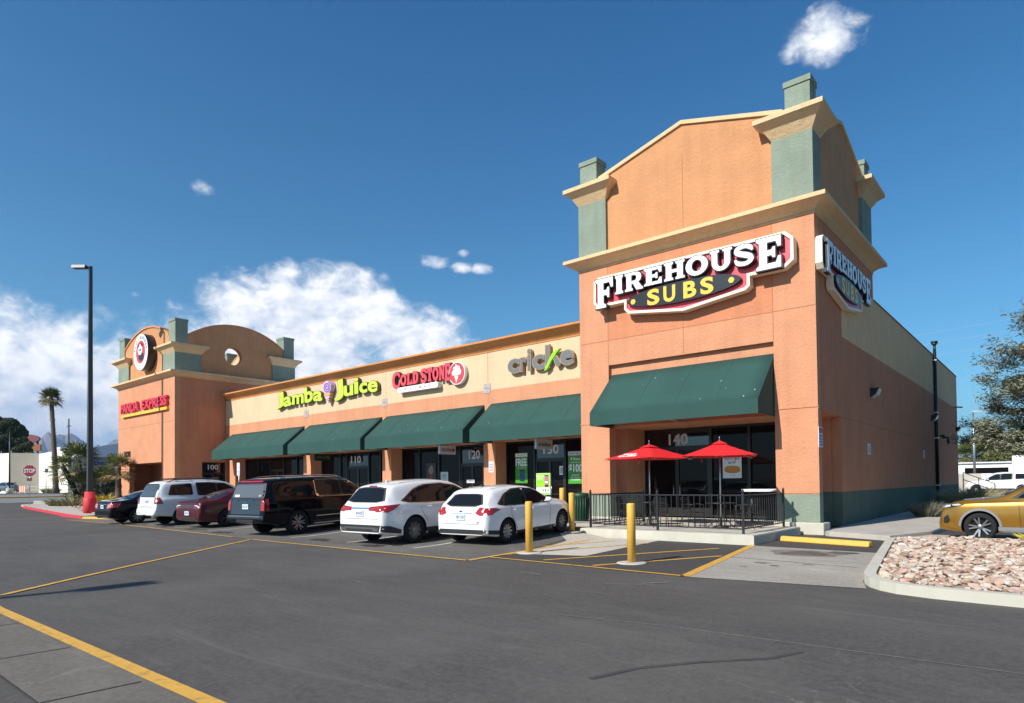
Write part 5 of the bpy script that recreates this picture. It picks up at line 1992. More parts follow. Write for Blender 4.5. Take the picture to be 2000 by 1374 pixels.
# ---- long black sport utility ------------------------------------------
BIGSUV = dict(L=5.70, W=2.04, R=.405, rim=.285, spokes=(6, True, False), wb=3.30, roh=1.30, paint=Black, tw=.275, bulge=1.005,
    top=[(0, .62), (.02, .78), (.05, .95), (.07, 1.15), (.12, 1.28), (.24, 1.66), (.30, 1.80), (.42, 1.835), (.9, 1.87), (2.2, 1.89), (3.1, 1.865), (3.5, 1.80), (3.9, 1.60), (4.32, 1.30), (4.5, 1.22), (5.1, 1.17), (5.5, 1.08), (5.64, .9), (5.70, .6)],
    belt=[(0, .9), (.1, 1.2), (.6, 1.24), (3.5, 1.22), (4.4, 1.16), (5.2, 1.08), (5.70, .8)],
    bot=[(0, .46), (.4, .40), (1.0, .33), (4.8, .30), (5.4, .30), (5.70, .40)], plan=PLAN(5.70, .90, .80), roofw=.80,
    side_glass=[[(.62, 1.29), (.68, 1.70), (1.98, 1.74), (2.0, 1.27)], [(2.14, 1.27), (2.12, 1.735), (2.42, 1.735), (2.44, 1.27)], [(2.50, 1.27), (2.48, 1.735), (3.08, 1.73), (3.12, 1.26)], [(3.20, 1.26), (3.16, 1.725), (3.45, 1.69), (3.85, 1.50), (4.15, 1.30), (4.15, 1.25)]],
    dlo=[(2.08, 1.23), (2.05, 1.775), (3.1, 1.77), (3.5, 1.725), (3.92, 1.51), (4.28, 1.28), (4.28, 1.215)], dlo_mat=M['chrome'],
    door_lines=[((2.07, 1.25), (2.02, .95)), ((2.02, .95), (1.98, .5)), ((3.16, 1.25), (3.16, .5)), ((4.2, 1.2), (4.15, .5))],
    handles=[(2.32, 1.08), (3.35, 1.08)], handle_mat=M['black'], mirror=(4.02, 1.29), mirror_mat=Black, sill=[(1.85, .33), (4.10, .32), (4.10, .42), (1.85, .43)],
    side_patches=[('side_strip', [(2.0, .56), (4.1, .56), (4.1, .585), (2.0, .585)], M['chrome'])],
    patches=[('rear_window', [(-.80, 1.27), (-.72, 1.68), (.72, 1.68), (.80, 1.27)], 'B', .011, pm('rear_glass_pale', (.10, .105, .115), .06, spec=.8), False),
             ('window_trim', [(-.86, 1.24), (-.78, 1.72), (.78, 1.72), (.86, 1.24)], 'B', .007, M['trim'], False),
             ('tailgate', [(-.76, .74), (.76, .74), (.80, 1.225), (-.80, 1.225)], 'B', .004, Char, False),
             ('window_sticker', [(.42, 1.29), (.66, 1.29), (.66, 1.36), (.42, 1.36)][::1], 'B', .012, M['white'], False),
             ('window_sticker', [(-.7, 1.30), (-.6, 1.30), (-.6, 1.36), (-.7, 1.36)], 'B', .012, pm('sticker_red', (.5, .25, .25), .5), False),
             ('brake_light', [(-.6, 1.755), (.6, 1.755), (.6, 1.80), (-.6, 1.80)], 'B', .012, M['tail'], False),
             ('windscreen', [(-.74, 1.34), (-.66, 1.72), (.66, 1.72), (.74, 1.34)], 'F', .005, M['car_glass'], False),
             ('tail_light', [(.80, .86), (.80, 1.22), (.93, 1.22), (.95, .86)], 'B', .014, M['tail'], True),
             ('tail_light', [(.02, .86), (.06, 1.22), (.22, 1.22), (.20, .86)], 'S', .014, M['tail'], False),
             ('rear_bumper', [(-.93, .60), (.93, .60), (.93, .70), (-.93, .70)], 'B', .03, Char, False),
             ('bumper_strip', [(-.80, .66), (.80, .66), (.80, .70), (-.80, .70)], 'B', .036, pm('bumper_silver', (.2, .205, .21), .35, metal=.6), False),
             ('tow_panel', [(-.42, .48), (.42, .48), (.45, .58), (-.45, .58)], 'B', .012, M['trim'], False),
             ('head_light', [(.55, .92), (.9, 1.02), (.92, .86), (.6, .84)], 'F', .01, M['head'], True)],
    plate=(.985, .31, .155, '81G-7LV'), extra=[roof_rails(.75, 3.4, 1.9, .70, M['chrome'], .07), rear_badge(1.13, .085, .022, M['chrome'])])


def running_board(root, bvh, xr):
    for sg in (-1, 1):
        bm = B()
        box(bm, .62, 2.72, sg * .93 - .09, sg * .93 + .11, .30, .345)
        bevel(bm, .012)
        link('running_board', bm, M['steel'], root)


BIGSUV['extra'].append(running_board)

# ---- white sport utility with a black roof rack -------------------------
WSUV = dict(L=5.25, W=1.90, R=.375, rim=.235, spokes=(5, False, False), wb=3.28, roh=1.12, paint=White, tw=.245,
    top=[(0, .62), (.02, .74), (.06, .80), (.09, .98), (.12, 1.17), (.26, 1.56), (.38, 1.76), (.55, 1.83), (1.2, 1.87), (2.2, 1.87), (2.9, 1.82), (3.3, 1.68), (3.8, 1.34), (4.0, 1.19), (4.6, 1.12), (5.0, 1.0), (5.18, .8), (5.25, .55)],
    belt=[(0, .85), (.1, 1.10), (.6, 1.17), (3.0, 1.14), (4.0, 1.08), (5.25, .7)],
    bot=[(0, .48), (.4, .42), (1, .36), (4.6, .32), (5.25, .40)], plan=PLAN(5.25, .88, .7), roofw=.78,
    side_glass=[[(.56, 1.27), (.72, 1.70), (1.55, 1.74), (1.58, 1.25)], [(1.86, 1.25), (1.80, 1.74), (2.55, 1.73), (2.58, 1.22)], [(2.66, 1.22), (2.64, 1.72), (2.95, 1.68), (3.35, 1.46), (3.62, 1.22), (3.62, 1.19)]],
    dlo=[(1.76, 1.21), (1.72, 1.77), (2.6, 1.765), (3.0, 1.705), (3.42, 1.46), (3.74, 1.21), (3.74, 1.15), (2.6, 1.18)],
    door_lines=[((1.7, 1.2), (1.66, .5)), ((2.62, 1.18), (2.62, .5)), ((3.66, 1.15), (3.6, .5))],
    handles=[(1.95, 1.06), (2.85, 1.04)], mirror=(3.5, 1.2), sill=[(1.6, .36), (3.95, .34), (3.95, .44), (1.6, .46)],
    patches=[('rear_window', [(-.70, 1.24), (-.60, 1.70), (.60, 1.70), (.70, 1.24)], 'B', .011, pm('rear_glass_smoke', (.055, .06, .068), .04, spec=.8), False),
             ('window_trim', [(-.80, 1.21), (-.68, 1.76), (.68, 1.76), (.80, 1.21)], 'B', .007, M['trim'], False),
             ('windscreen', [(-.66, 1.26), (-.58, 1.66), (.58, 1.66), (.66, 1.26)], 'F', .005, M['car_glass'], False),
             ('tail_light', [(.70, .94), (.70, 1.22), (.84, 1.20), (.89, 1.08), (.88, .94)], 'B', .014, M['tail_dark'], True),
             ('tail_light', [(.05, .94), (.1, 1.20), (.28, 1.16), (.34, .94)], 'S', .014, M['tail_dark'], False),
             ('bumper_seam', [(-.88, .765), (.88, .765), (.88, .775), (-.88, .775)], 'B', .006, M['trim'], False),
             ('step_pad', [(-.55, .81), (.55, .81), (.55, .83), (-.55, .83)], 'B', .008, M['trim'], False),
             ('head_light', [(.5, .86), (.85, .96), (.85, .82), (.55, .8)], 'F', .01, M['head'], True)],
    plate=(1.03, .31, .155, '27B-V6M'), extra=[roof_rails(.6, 3.0, 1.9, .66, M['black'], .085), exhaust(.55, .42, .035, False)])


def tow_hitch(root, bvh, xr):
    bm = B()
    box(bm, -xr - .10, -xr + .3, -.05, .05, .42, .50)
    tube(bm, (-xr + .1, -.45, .44), (-xr + .1, .45, .44), .04)
    link('tow_hitch', bm, M['black'], root)
    bm = B()
    for x in (.9, 1.5, 2.2, 2.8):
        hit = bvh.ray_cast(Vector((x - xr, 0, 4)), Vector((0, 0, -1)))[0]
        box(bm, x - xr - .03, x - xr + .03, -.66, .66, hit.z + .06, hit.z + .09)
    link('roof_bar', bm, M['black'], root)


WSUV['extra'].append(tow_hitch)

# ---- maroon fastback sedan ----------------------------------------------
MUSCLE = dict(L=5.04, W=1.90, R=.355, rim=.25, spokes=(5, True, True), wb=3.05, roh=1.10, paint=Maroon, tw=.245, bulge=1.01,
    top=[(0, .50), (.02, .80), (.05, .95), (.10, 1.03), (.22, 1.055), (.7, 1.09), (1.2, 1.27), (1.6, 1.40), (2.0, 1.46), (2.5, 1.475), (2.9, 1.42), (3.5, 1.13), (3.75, 1.03), (4.4, .97), (4.85, .84), (4.98, .65), (5.04, .45)],
    belt=[(0, .85), (.15, 1.0), (.7, 1.02), (1.6, 1.0), (3.0, .95), (4.0, .92), (5.04, .65)],
    bot=[(0, .34), (.3, .26), (.8, .2), (4.5, .18), (5.04, .28)], plan=PLAN(5.04, .86, .7), roofw=.70,
    side_glass=[[(1.25, 1.08), (1.62, 1.32), (1.98, 1.385), (2.02, 1.03)], [(2.1, 1.03), (2.06, 1.39), (2.5, 1.39), (2.85, 1.32), (3.3, 1.08), (3.3, .99)]],
    dlo=[(1.1, 1.06), (1.58, 1.345), (2.0, 1.415), (2.5, 1.415), (2.9, 1.345), (3.42, 1.06), (3.42, .965), (2.0, 1.0)],
    door_lines=[((2.06, 1.0), (2.06, .3)), ((3.3, .98), (3.2, .3)), ((1.2, 1.0), (1.35, .55))], handles=[(1.5, .9), (2.35, .89)], mirror=(3.1, 1.04), sill=[(1.5, .2), (3.7, .18), (3.7, .27), (1.5, .29)],
    patches=[('rear_window', [(-.60, 1.13), (-.50, 1.37), (.50, 1.37), (.60, 1.13)], 'B', .011, M['car_glass'], False),
             ('windscreen', [(-.62, 1.12), (-.52, 1.38), (.52, 1.38), (.62, 1.12)], 'F', .005, M['car_glass'], False),
             ('tail_light', [(-.72, .86), (-.62, .92), (.62, .92), (.72, .86), (.74, .82), (.5, .80), (-.5, .80), (-.74, .82)], 'B', .010, pm('tail_light_smoked', (.06, .008, .01), .12, coat=.6), False),
             ('tail_light_lens', [(.50, .885), (.70, .865), (.82, .80), (.86, .84), (.72, .905), (.52, .91)], 'B', .015, M['tail_clear'], True),
             ('tail_light_lens', [(.50, .79), (.84, .77), (.84, .80), (.50, .815)], 'B', .015, M['tail'], True),
             ('spoiler', [(-.75, 1.025), (.75, 1.025), (.75, 1.045), (-.75, 1.045)], 'B', .02, M['trim'], False),
             ('rear_trim', [(-.66, .37), (.66, .37), (.62, .45), (-.62, .45)], 'B', .010, M['trim'], False),
             ('head_light', [(.5, .7), (.85, .78), (.85, .68), (.5, .64)], 'F', .01, M['head'], True)],
    plate=(.60, .31, .15, '44N-9DC'), extra=[exhaust(.62, .36, .045)])

# ---- three-box saloons -----------------------------------------------------
def saloon(paintm, L, H, wb, roh, W, tail, r=.345, dark=False):
    k = H / 1.47
    return dict(L=L, W=W, R=r, rim=.235, spokes=(8, False, dark), wb=wb, roh=roh, paint=paintm, tw=.235,
        top=[(0, .50), (.02, .78), (.06, .94), (.12, 1.02 * k), (.6, 1.06 * k), (.95, 1.12 * k), (1.5, 1.36 * k), (1.9, 1.445 * k), (2.4, 1.47 * k), (2.9, 1.42 * k), (3.45, 1.16 * k), (3.75, 1.02 * k), (L - .6, .95), (L - .2, .82), (L - .06, .65), (L, .45)],
        belt=[(0, .82), (.15, .98 * k), (.7, 1.0 * k), (2.0, .97 * k), (3.2, .94), (L - .8, .88), (L, .65)],
        bot=[(0, .34), (.3, .25), (.8, .19), (L - .6, .18), (L, .28)], plan=PLAN(L, .85, .66), roofw=.71,
        side_glass=[[(1.2, 1.06 * k), (1.55, 1.30 * k), (2.02, 1.38 * k), (2.05, 1.01 * k)], [(2.12, 1.01 * k), (2.10, 1.385 * k), (2.5, 1.385 * k), (2.86, 1.32 * k), (3.3, 1.08 * k), (3.3, .985)]],
        dlo=[(1.06, 1.04 * k), (1.5, 1.325 * k), (2.05, 1.41 * k), (2.5, 1.41 * k), (2.9, 1.345 * k), (3.42, 1.06 * k), (3.42, .965)], dlo_mat=M['chrome'],
        door_lines=[((2.08, 1.0), (2.08, .3)), ((3.3, .97), (3.2, .3))], handles=[(1.5, .88), (2.35, .87)], mirror=(3.1, 1.03), sill=[(1.5, .2), (3.6, .18), (3.6, .25), (1.5, .27)],
        patches=[('rear_window', [(-.60, 1.12 * k), (-.50, 1.38 * k), (.50, 1.38 * k), (.60, 1.12 * k)], 'B', .011, M['car_glass'], False),
                 ('windscreen', [(-.62, 1.12 * k), (-.52, 1.38 * k), (.52, 1.38 * k), (.62, 1.12 * k)], 'F', .005, M['car_glass'], False),
                 ('rear_trim', [(-.64, .37), (.64, .37), (.6, .44), (-.6, .44)], 'B', .010, M['trim'], False),
                 ('boot_strip', [(-.4, .90), (.4, .90), (.42, .92), (-.42, .92)], 'B', .012, M['chrome'], False),
                 ('head_light', [(.5, .7), (.85, .78), (.85, .66), (.5, .62)], 'F', .01, M['head'], True)] + tail,
        plate=(.80, .31, .15, '63K-P1T'), extra=[exhaust(.55, .33, .04)])


T_BLACK = [('tail_light', [(.46, .74), (.50, .92), (.70, .97), (.90, .95), (.90, .78), (.6, .70)], 'B', .012, M['tail'], True),
           ('tail_light', [(.03, .74), (.08, .95), (.42, .97), (.32, .80)], 'S', .012, M['tail'], False),
           ('tail_light_lens', [(.54, .78), (.56, .81), (.86, .84), (.86, .81)], 'B', .016, M['tail_clear'], True),
           ('tail_light_lens', [(.54, .86), (.56, .885), (.86, .91), (.86, .885)], 'B', .016, M['tail_clear'], True)]
T_WHITE = [('tail_light', [(.52, .86), (.56, .95), (.88, .95), (.88, .85)], 'B', .012, M['tail'], True),
           ('tail_light', [(.03, .84), (.08, .96), (.40, .97), (.25, .86)], 'S', .012, M['tail'], False)]
BLACKSAL = saloon(Black, 5.15, 1.47, 3.10, 1.08, 1.88, T_BLACK, .35)
WHITESAL = saloon(White, 4.88, 1.46, 2.80, 1.08, 1.84, T_WHITE, .335)

ROW = 'cars parked in a row before the shops'
car('hatchback', 'white five door hatchback parked nearest the yellow posts', 'car', HATCH, -6.6, -7.25, 4.5, rad(2.6), zg(-7, -7.25), group=ROW)
car('crossover', 'pearl white crossover with red wrap lights between the hatchback and the black truck', 'car', CROSS, -9.1, -8.27, 2, rad(1.6), group=ROW)
car('sport_utility', 'long black sport utility with chrome window trim and pale rear glass', 'car', BIGSUV, -14.95, -8.35, 7, rad(1.6), group=ROW)
hid = saloon(White, 4.75, 1.45, 2.75, 1.05, 1.82, T_WHITE, .33)
car('sedan', 'white sedan almost hidden between the maroon car and the black sport utility', 'car', hid, -17.55, -6.9, 3, rad(2.2), group=ROW)
car('sedan', 'maroon fastback sedan with dark wheels left of the black sport utility', 'car', MUSCLE, -20.7, -7.9, 5, rad(1.6), group=ROW)
car('sport_utility', 'white sport utility with black roof rack and amber red tail lights', 'car', WSUV, -23.9, -8.2, 2, rad(1.6), group=ROW)
car('sedan', 'black luxury sedan with striped red tail lights', 'car', BLACKSAL, -27.3, -8.75, 3, rad(1.2), group=ROW)
car('sedan', 'white sedan farthest left in the row, beside the red lamp base', 'car', WHITESAL, -31.9, -7.2, 2, rad(1.6), group=ROW)

# ---- gold crossover facing the building ------------------------------------
GOLD = dict(L=4.36, W=1.83, R=.345, rim=.262, spokes=(5, True, False), wb=2.67, roh=.82, paint=Gold, tw=.225,
    top=[(0, .55), (.02, .85), (.08, 1.0), (.2, 1.15), (.42, 1.38), (.6, 1.45), (1.2, 1.515), (1.9, 1.525), (2.4, 1.45), (2.75, 1.28), (3.02, 1.12), (3.2, 1.08), (3.6, 1.03), (4.0, .96), (4.2, .88), (4.31, .70), (4.36, .48)],
    belt=[(0, .85), (.3, 1.02), (2.0, 1.0), (3.0, .97), (3.8, .93), (4.36, .72)],
    bot=[(0, .34), (.3, .26), (.8, .21), (3.9, .20), (4.36, .26)], plan=PLAN(4.36, .84, .80), roofw=.72,
    side_glass=[[(.75, 1.12), (1.1, 1.34), (1.5, 1.40), (1.55, 1.06)], [(1.62, 1.06), (1.6, 1.405), (2.1, 1.38), (2.55, 1.22), (2.75, 1.06)]],
    dlo=[(.6, 1.1), (1.05, 1.37), (1.5, 1.43), (2.12, 1.415), (2.62, 1.235), (2.88, 1.04)],
    door_lines=[((1.58, 1.05), (1.58, .32)), ((2.72, 1.02), (2.68, .32))], handles=[(1.1, .92), (2.0, .92)], mirror=(2.55, 1.08), mirror_mat=M['trim'],
    sill=[(1.17, .2), (3.12, .2), (3.12, .36), (1.17, .36)], sill_mat=pm('cladding_grey', (.20, .20, .21), .5), arch_trim=pm('arch_cladding_grey', (.20, .20, .215), .5),
    patches=[('rear_window', [(-.60, 1.12), (-.50, 1.38), (.50, 1.38), (.60, 1.12)], 'B', .011, M['car_glass'], False),
             ('windscreen', [(-.66, 1.13), (-.54, 1.44), (.54, 1.44), (.66, 1.13)], 'F', .006, M['car_glass'], False),
             ('head_light', [(.46, .80), (.50, .86), (.74, .885), (.74, .81), (.6, .79)], 'F', .012, M['head'], True),
             ('head_light', [(3.86, .885), (3.92, .905), (4.06, .885), (4.06, .855), (3.95, .862)], 'S', .014, M['head'], False),
             ('head_light', [(4.10, .875), (4.16, .875), (4.24, .83), (4.18, .81), (4.10, .83)], 'S', .014, M['head'], False),
             ('head_light_rim', [(3.80, .895), (3.90, .93), (4.08, .905), (4.27, .845), (4.27, .79), (4.10, .81), (3.95, .85)], 'S', .008, M['trim'], False),
             ('grille', [(.05, .62), (.05, .82), (.40, .82), (.36, .62)], 'F', .012, M['black'], True),
             ('air_intake', [(4.255, .42), (4.25, .56), (4.16, .64), (4.12, .50), (4.16, .42)], 'S', .012, M['black'], False),
             ('bonnet_seam', [(2.95, .66), (4.1, .60), (4.1, .61), (2.95, .67)], 'T', .004, M['trim'], True)], extra=[])
car('crossover', 'metallic gold crossover with two tone wheels facing the shaded side wall', 'car', GOLD, 3.85 + 2.67, .45, 90, 0, .056)
# ================================================================= street furniture
def bollard(label, x, y, h=1.19):
    o = thing('bollard', label, 'bollard', (x, y, zg(x, y)), 0, 'yellow steel posts guarding the patio')
    bm = B()
    lathe(bm, [(.085, 0), (.085, h - .03), (.078, h - .008), (.05, h), (.001, h + .004)], 20)
    link('post', bm, M['bollard'], o)
    bm = B()
    lathe(bm, [(.30, 0), (.30, .018), (.27, .026), (.09, .03)], 20)
    link('concrete_collar', bm, M['pad'], o)


bollard('yellow post in front of the white hatchback on the hatched edge', -4.03, -8.36)
bollard('yellow post standing nearest the camera in the hatched area before the patio', -1.15, -8.66)
bollard('yellow post beside the left end of the patio slab', -5.83, -4.2, 1.17)
bollard('yellow post against the hood of the white hatchback, left of the green bin', -6.85, -3.3, 1.25)

# wheel stop
o = thing('wheel_stop', 'long yellow concrete wheel stop before the corner footing', 'wheel stop', (.8, -2.62, .008), -.235)
bm = B()
prism(bm, [(-.11, 0), (.11, 0), (.075, .13), (-.075, .13)], -1.15, 1.15, lambda u, v, w: (w, u, v))
bmesh.ops.recalc_face_normals(bm, faces=bm.faces[:])
bevel(bm, .025, 2)
link('block', bm, M['bollard'], o)

# patio railing
o = thing('railing', 'low black metal railing with pointed posts around the patio', 'railing', (-3.1, -3.62, .25))
RP = [(-5.55, -.45), (-5.55, -3.62), (-.86, -3.62), (-.86, -.55)]
posts = [(-5.55, -3.62), (-3.3, -3.62), (-.86, -3.62), (-.86, -.55), (-5.55, -.45)]
for x, y in posts:
    bm = B()
    lx, ly = x + 3.1, y + 3.62
    box(bm, lx - .027, lx + .027, ly - .027, ly + .027, 0, 1.04)
    tube(bm, (lx, ly, 1.04), (lx, ly, 1.10), .034, .034, 8); tube(bm, (lx, ly, 1.10), (lx, ly, 1.15), .034, .004, 8)
    link('post', bm, M['black'], o)
for a, b in zip(RP, RP[1:]):
    A, Bv = Vector((a[0] + 3.1, a[1] + 3.62)), Vector((b[0] + 3.1, b[1] + 3.62))
    d = (Bv - A); l = d.length; d.normalize()
    for nm, z0, z1 in (('top_rail', .97, 1.005), ('bottom_rail', .11, .14)):
        bm = B()
        if abs(d.x) > .5:
            box(bm, min(A.x, Bv.x) + .027, max(A.x, Bv.x) - .027, A.y - .017, A.y + .017, z0, z1)
        else:
            box(bm, A.x - .017, A.x + .017, min(A.y, Bv.y) + .027, max(A.y, Bv.y) - .027, z0, z1)
        link(nm, bm, M['black'], o)
    n = int(l / .165)
    bm = B()
    for i in range(1, n):
        p = A + d * (l * i / n)
        box(bm, p.x - .008, p.x + .008, p.y - .008, p.y + .008, .14, .97)
    link('baluster', bm, M['black'], o)


# umbrellas
def umbrella(label, x, y, rot, words):
    o = thing('patio_umbrella', label, 'umbrella', (x, y, .25), rot, 'red patio umbrellas')
    bm = B()
    path(bm, [(0, 0, 0), (0, 0, 2.56)], .02, 10)
    tube(bm, (0, 0, 2.56), (0, 0, 2.66), .012, .006, 8)
    link('pole', bm, M['steel'], o)
    h = 1.0
    bm = B()
    n = 10
    top = 2.50
    def zz(u, v):
        r = max(abs(u), abs(v)) / h
        return top - .42 * r + .035 * (r * (1 - r)) * -2 - .02 * abs(abs(u) - abs(v)) * r
    vs = [[bm.verts.new((h * (2 * i / n - 1), h * (2 * j / n - 1), zz(h * (2 * i / n - 1), h * (2 * j / n - 1)))) for j in range(n + 1)] for i in range(n + 1)]
    for i in range(n):
        for j in range(n):
            bm.faces.new((vs[i][j], vs[i + 1][j], vs[i + 1][j + 1], vs[i][j + 1]))
    c = link('canopy', bm, M['umbrella'], o)
    md = c.modifiers.new('thickness', 'SOLIDIFY'); md.thickness = .006
    bm = B()
    q = .22
    vs = [bm.verts.new(p) for p in ((-q, -q, top - .07), (q, -q, top - .07), (q, q, top - .07), (-q, q, top - .07), (0, 0, top + .04))]
    for i in range(4):
        bm.faces.new((vs[i], vs[(i + 1) % 4], vs[4]))
    bm.faces.new(vs[3::-1])
    link('vent_cap', bm, M['umbrella'], c)
    bm = B()
    for sx in (-1, 1):
        for sy in (-1, 1):
            tube(bm, (0, 0, top - .10), (sx * (h - .06), sy * (h - .06), top - .47), .008, n=5)
            tube(bm, (0, 0, top - .45), (sx * h * .5, sy * h * .5, top - .26), .006, n=5)
    link('rib', bm, M['steel'], o)
    if words:
        bm = B()
        sl_ = .42
        f = lambda u, v, w: (u, -(h - v) , top - .42 * (h - v) / h + w + .004)
        txt(bm, words[0], -.42, .12, .26, .36, .0, .006, f, .03)
        txt(bm, words[1], -.5, .3, .12, .22, .0, .006, f, .03)
        link('lettering', bm, M['white'], c)
    bm = B()
    for sx in (-.5, .4):
        tube(bm, (h * sx, -h + .15, top - .40), (h * sx + .03, -h + .13, top - .62), .008, n=4)
    link('tie_strap', bm, M['umbrella'], o)
    return o


umbrella('red square umbrella with white lettering, left one over the patio', -4.55, -1.79, rad(-16), ('FIREHOUSE', 'SUBS'))
umbrella('plain red square umbrella, right one over the patio', -2.25, -1.77, rad(23), None)


# tables and chairs
def table(label, x, y):
    o = thing('patio_table', label, 'table', (x, y, .25), 0, 'round black patio tables')
    bm = B()
    lathe(bm, [(.42, .70), (.43, .71), (.43, .725), (.42, .73)], 28)
    link('tabletop', bm, M['black'], o)
    for k in range(4):
        a = rad(45 + 90 * k)
        bm = B()
        c, s_ = math.cos(a), math.sin(a)
        path(bm, [(.12 * c, .12 * s_, .70), (.10 * c, .10 * s_, .45), (.16 * c, .16 * s_, .25), (.40 * c, .40 * s_, 0)], .013, 6)
        link('leg', bm, M['black'], o)
    bm = B()
    lathe(bm, [(.22, 0), (.22, .05), (.05, .07), (.03, .3)], 20)
    link('umbrella_base', bm, M['black'], o)


table('round black patio table under the left umbrella', -4.55, -1.79)
table('round black patio table under the right umbrella', -2.25, -1.77)


def make_chair():
    o = empty('patio_chair')
    bm = B()
    for i in range(9):
        y = -.21 + .42 * i / 8
        box(bm, -.21, .21, y - .016, y + .016, .43, .442)
    box(bm, -.225, -.205, -.23, .23, .425, .447); box(bm, .205, .225, -.23, .23, .425, .447)
    link('seat', bm, M['black'], o)
    bm = B()
    for i in range(7):
        z = .52 + .055 * i
        box(bm, -.19, .19, .235 + .03 * i / 3, .247 + .03 * i / 3, z, z + .03)
    path(bm, [(-.21, .22, .44), (-.21, .25, .62), (-.2, .30, .86), (.2, .30, .86), (.21, .25, .62), (.21, .22, .44)], .013, 6)
    link('backrest', bm, M['black'], o)
    for sx in (-1, 1):
        bm = B(); path(bm, [(sx * .23, -.24, 0), (sx * .225, -.22, .43), (sx * .235, -.20, .66), (sx * .235, .0, .68), (sx * .23, .27, .66)], .012, 6); link('leg', bm, M['black'], o)
        bm = B(); path(bm, [(sx * .22, .34, 0), (sx * .215, .24, .3), (sx * .215, .22, .44)], .012, 6); link('leg', bm, M['black'], o)
    return o


ch0 = make_chair()
for i, (x, y, a, lab) in enumerate(((-5.25, -2.0, 100, 'black slatted patio chair at the left side of the left umbrella table'), (-3.95, -2.3, 215, 'black slatted patio chair at the front right of the left umbrella table'), (-3.05, -1.9, 80, 'black slatted patio chair at the left side of the right umbrella table'),
                                    (-1.5, -1.75, 265, 'black slatted patio chair at the right side of the right umbrella table'), (-2.1, -.95, 355, 'black slatted patio chair behind the right umbrella table'))):
    c = ch0 if i == 0 else copy_tree(ch0)
    c.location = (x, y, .25)
    c.rotation_euler = (0, 0, rad(a))
    tag(c, lab, 'chair', 'black patio chairs')
o = thing('counter_table', 'tall pale topped table by the shop glass at the right end of the patio', 'table', (-1.9, 1.2, .25))
bm = B(); box(bm, -.75, .55, -.35, .35, 1.0, 1.08); link('tabletop', bm, M['dull_white'], o)
for sx in (-.55, .4):
    bm = B(); tube(bm, (sx, 0, 0), (sx, 0, 1.0), .03); lathe(bm, [(.25, 0), (.25, .02), (.04, .04)], 16, c=(sx, 0, 0)); link('leg', bm, M['black'], o)
o = thing('wall_lamp', 'small lit wall lamp inside the right end of the patio', 'lamp', (-1.25, .75, 2.75))
bm = B(); box(bm, -.06, .0, -.05, .05, -.04, .06); link('bracket', bm, M['black'], o)
bm = B(); bmesh.ops.create_icosphere(bm, subdivisions=2, radius=.045, matrix=Matrix.Translation((-.09, 0, -.02))); link('bulb', bm, M['lit'], o)

# green bin
o = thing('litter_bin', 'dark green slatted litter bin beside the left column of the corner tower', 'bin', (-7.2, -1.8, .30))
bm = B()
lathe(bm, [(.24, 0), (.26, .03), (.27, .80), (.29, .82), (.29, .90), (.25, .95), (.001, .97)], 20)
link('shell', bm, M['trash'], o)
bm = B()
for k in range(20):
    a = 2 * math.pi * k / 20
    c, s_ = math.cos(a), math.sin(a)
    tube(bm, (.27 * c, .27 * s_, .06), (.285 * c, .285 * s_, .80), .018, n=5)
link('slat', bm, M['trash'], o)

# accessible parking sign
o = thing('parking_sign', 'white accessible parking sign on a thin post behind the maroon car', 'sign', (-29.9, -2.4, .3))
bm = B(); path(bm, [(0, 0, 0), (0, 0, 2.6)], .025, 8); link('post', bm, M['steel'], o)
bm = B(); box(bm, -.15, .15, -.045, -.03, 1.9, 2.6); link('plate', bm, M['white'], o)
bm = B()
f = lambda u, v, w: (u, -.045 - w, v)
solid(bm, [ell(0, 2.50, .025, .025, 10)], .0, .004, f); solid(bm, [ribbon([(0, 2.47), (0, 2.37), (.06, 2.37), (.09, 2.29)], .025, 3)], .0, .004, f)
solid(bm, [ribbon([(-.03, 2.41), (-.08, 2.34), (-.03, 2.27), (.04, 2.29)], .02, 4)], .0, .004, f)
for k in range(3):
    q_(bm, -.1, .1, 1.95 + .08 * k, 1.985 + .08 * k, .003, f)
link('pictogram', bm, M['blue'], o)

# parking-lot light on a red base
lx, ly = -45.7, -4.95
o = thing('street_lamp', 'tall dark square lamp pole on a red painted concrete base', 'street lamp', (lx, ly, zg(lx, ly) + .0))
bm = B()
lathe(bm, [(.38, 0), (.38, 1.15), (.34, 1.2), (.31, 1.2), (.31, 1.6), (.02, 1.61)], 24)
link('base', bm, M['red_kerb'], o)
bm = B()
hexa(bm, (-.16, .16, -.16, .16), (-.09, .09, -.09, .09), 1.63, 17.05)
link('pole', bm, pm('bronze_pole', (.045, .043, .042), .4), o)
bm = B()
hd = Vector((-math.cos(YAW), -math.sin(YAW), 0))
a = Vector((0, 0, 16.95)); b = a + hd * .35 + Vector((0, 0, .05))
tube(bm, a, b, .05)
link('arm', bm, M['black'], o)
bm = B()
for (s0, s1, z0, z1) in ((.28, 1.2, 16.92, 17.12),):
    n_ = Vector((-hd.y, hd.x, 0))
    vs = []
    for z, k in ((z0, 1.0), (z1, .8)):
        for (p, q) in ((s0, -.22), (s1, -.22), (s1, .22), (s0, .22)):
            vs.append(bm.verts.new(hd * p + n_ * q * k + Vector((0, 0, z))))
    for f_ in ((3, 2, 1, 0), (4, 5, 6, 7), (0, 1, 5, 4), (1, 2, 6, 5), (2, 3, 7, 6), (3, 0, 4, 7)):
        bm.faces.new([vs[i] for i in f_])
bmesh.ops.recalc_face_normals(bm, faces=bm.faces[:])
link('lamp_head', bm, M['black'], o)


# stop sign facing the street drivers / camera
def face_cam(x, y):
    return math.atan2(-(5.487 - x), -(-19.815 - y)) * -1.0


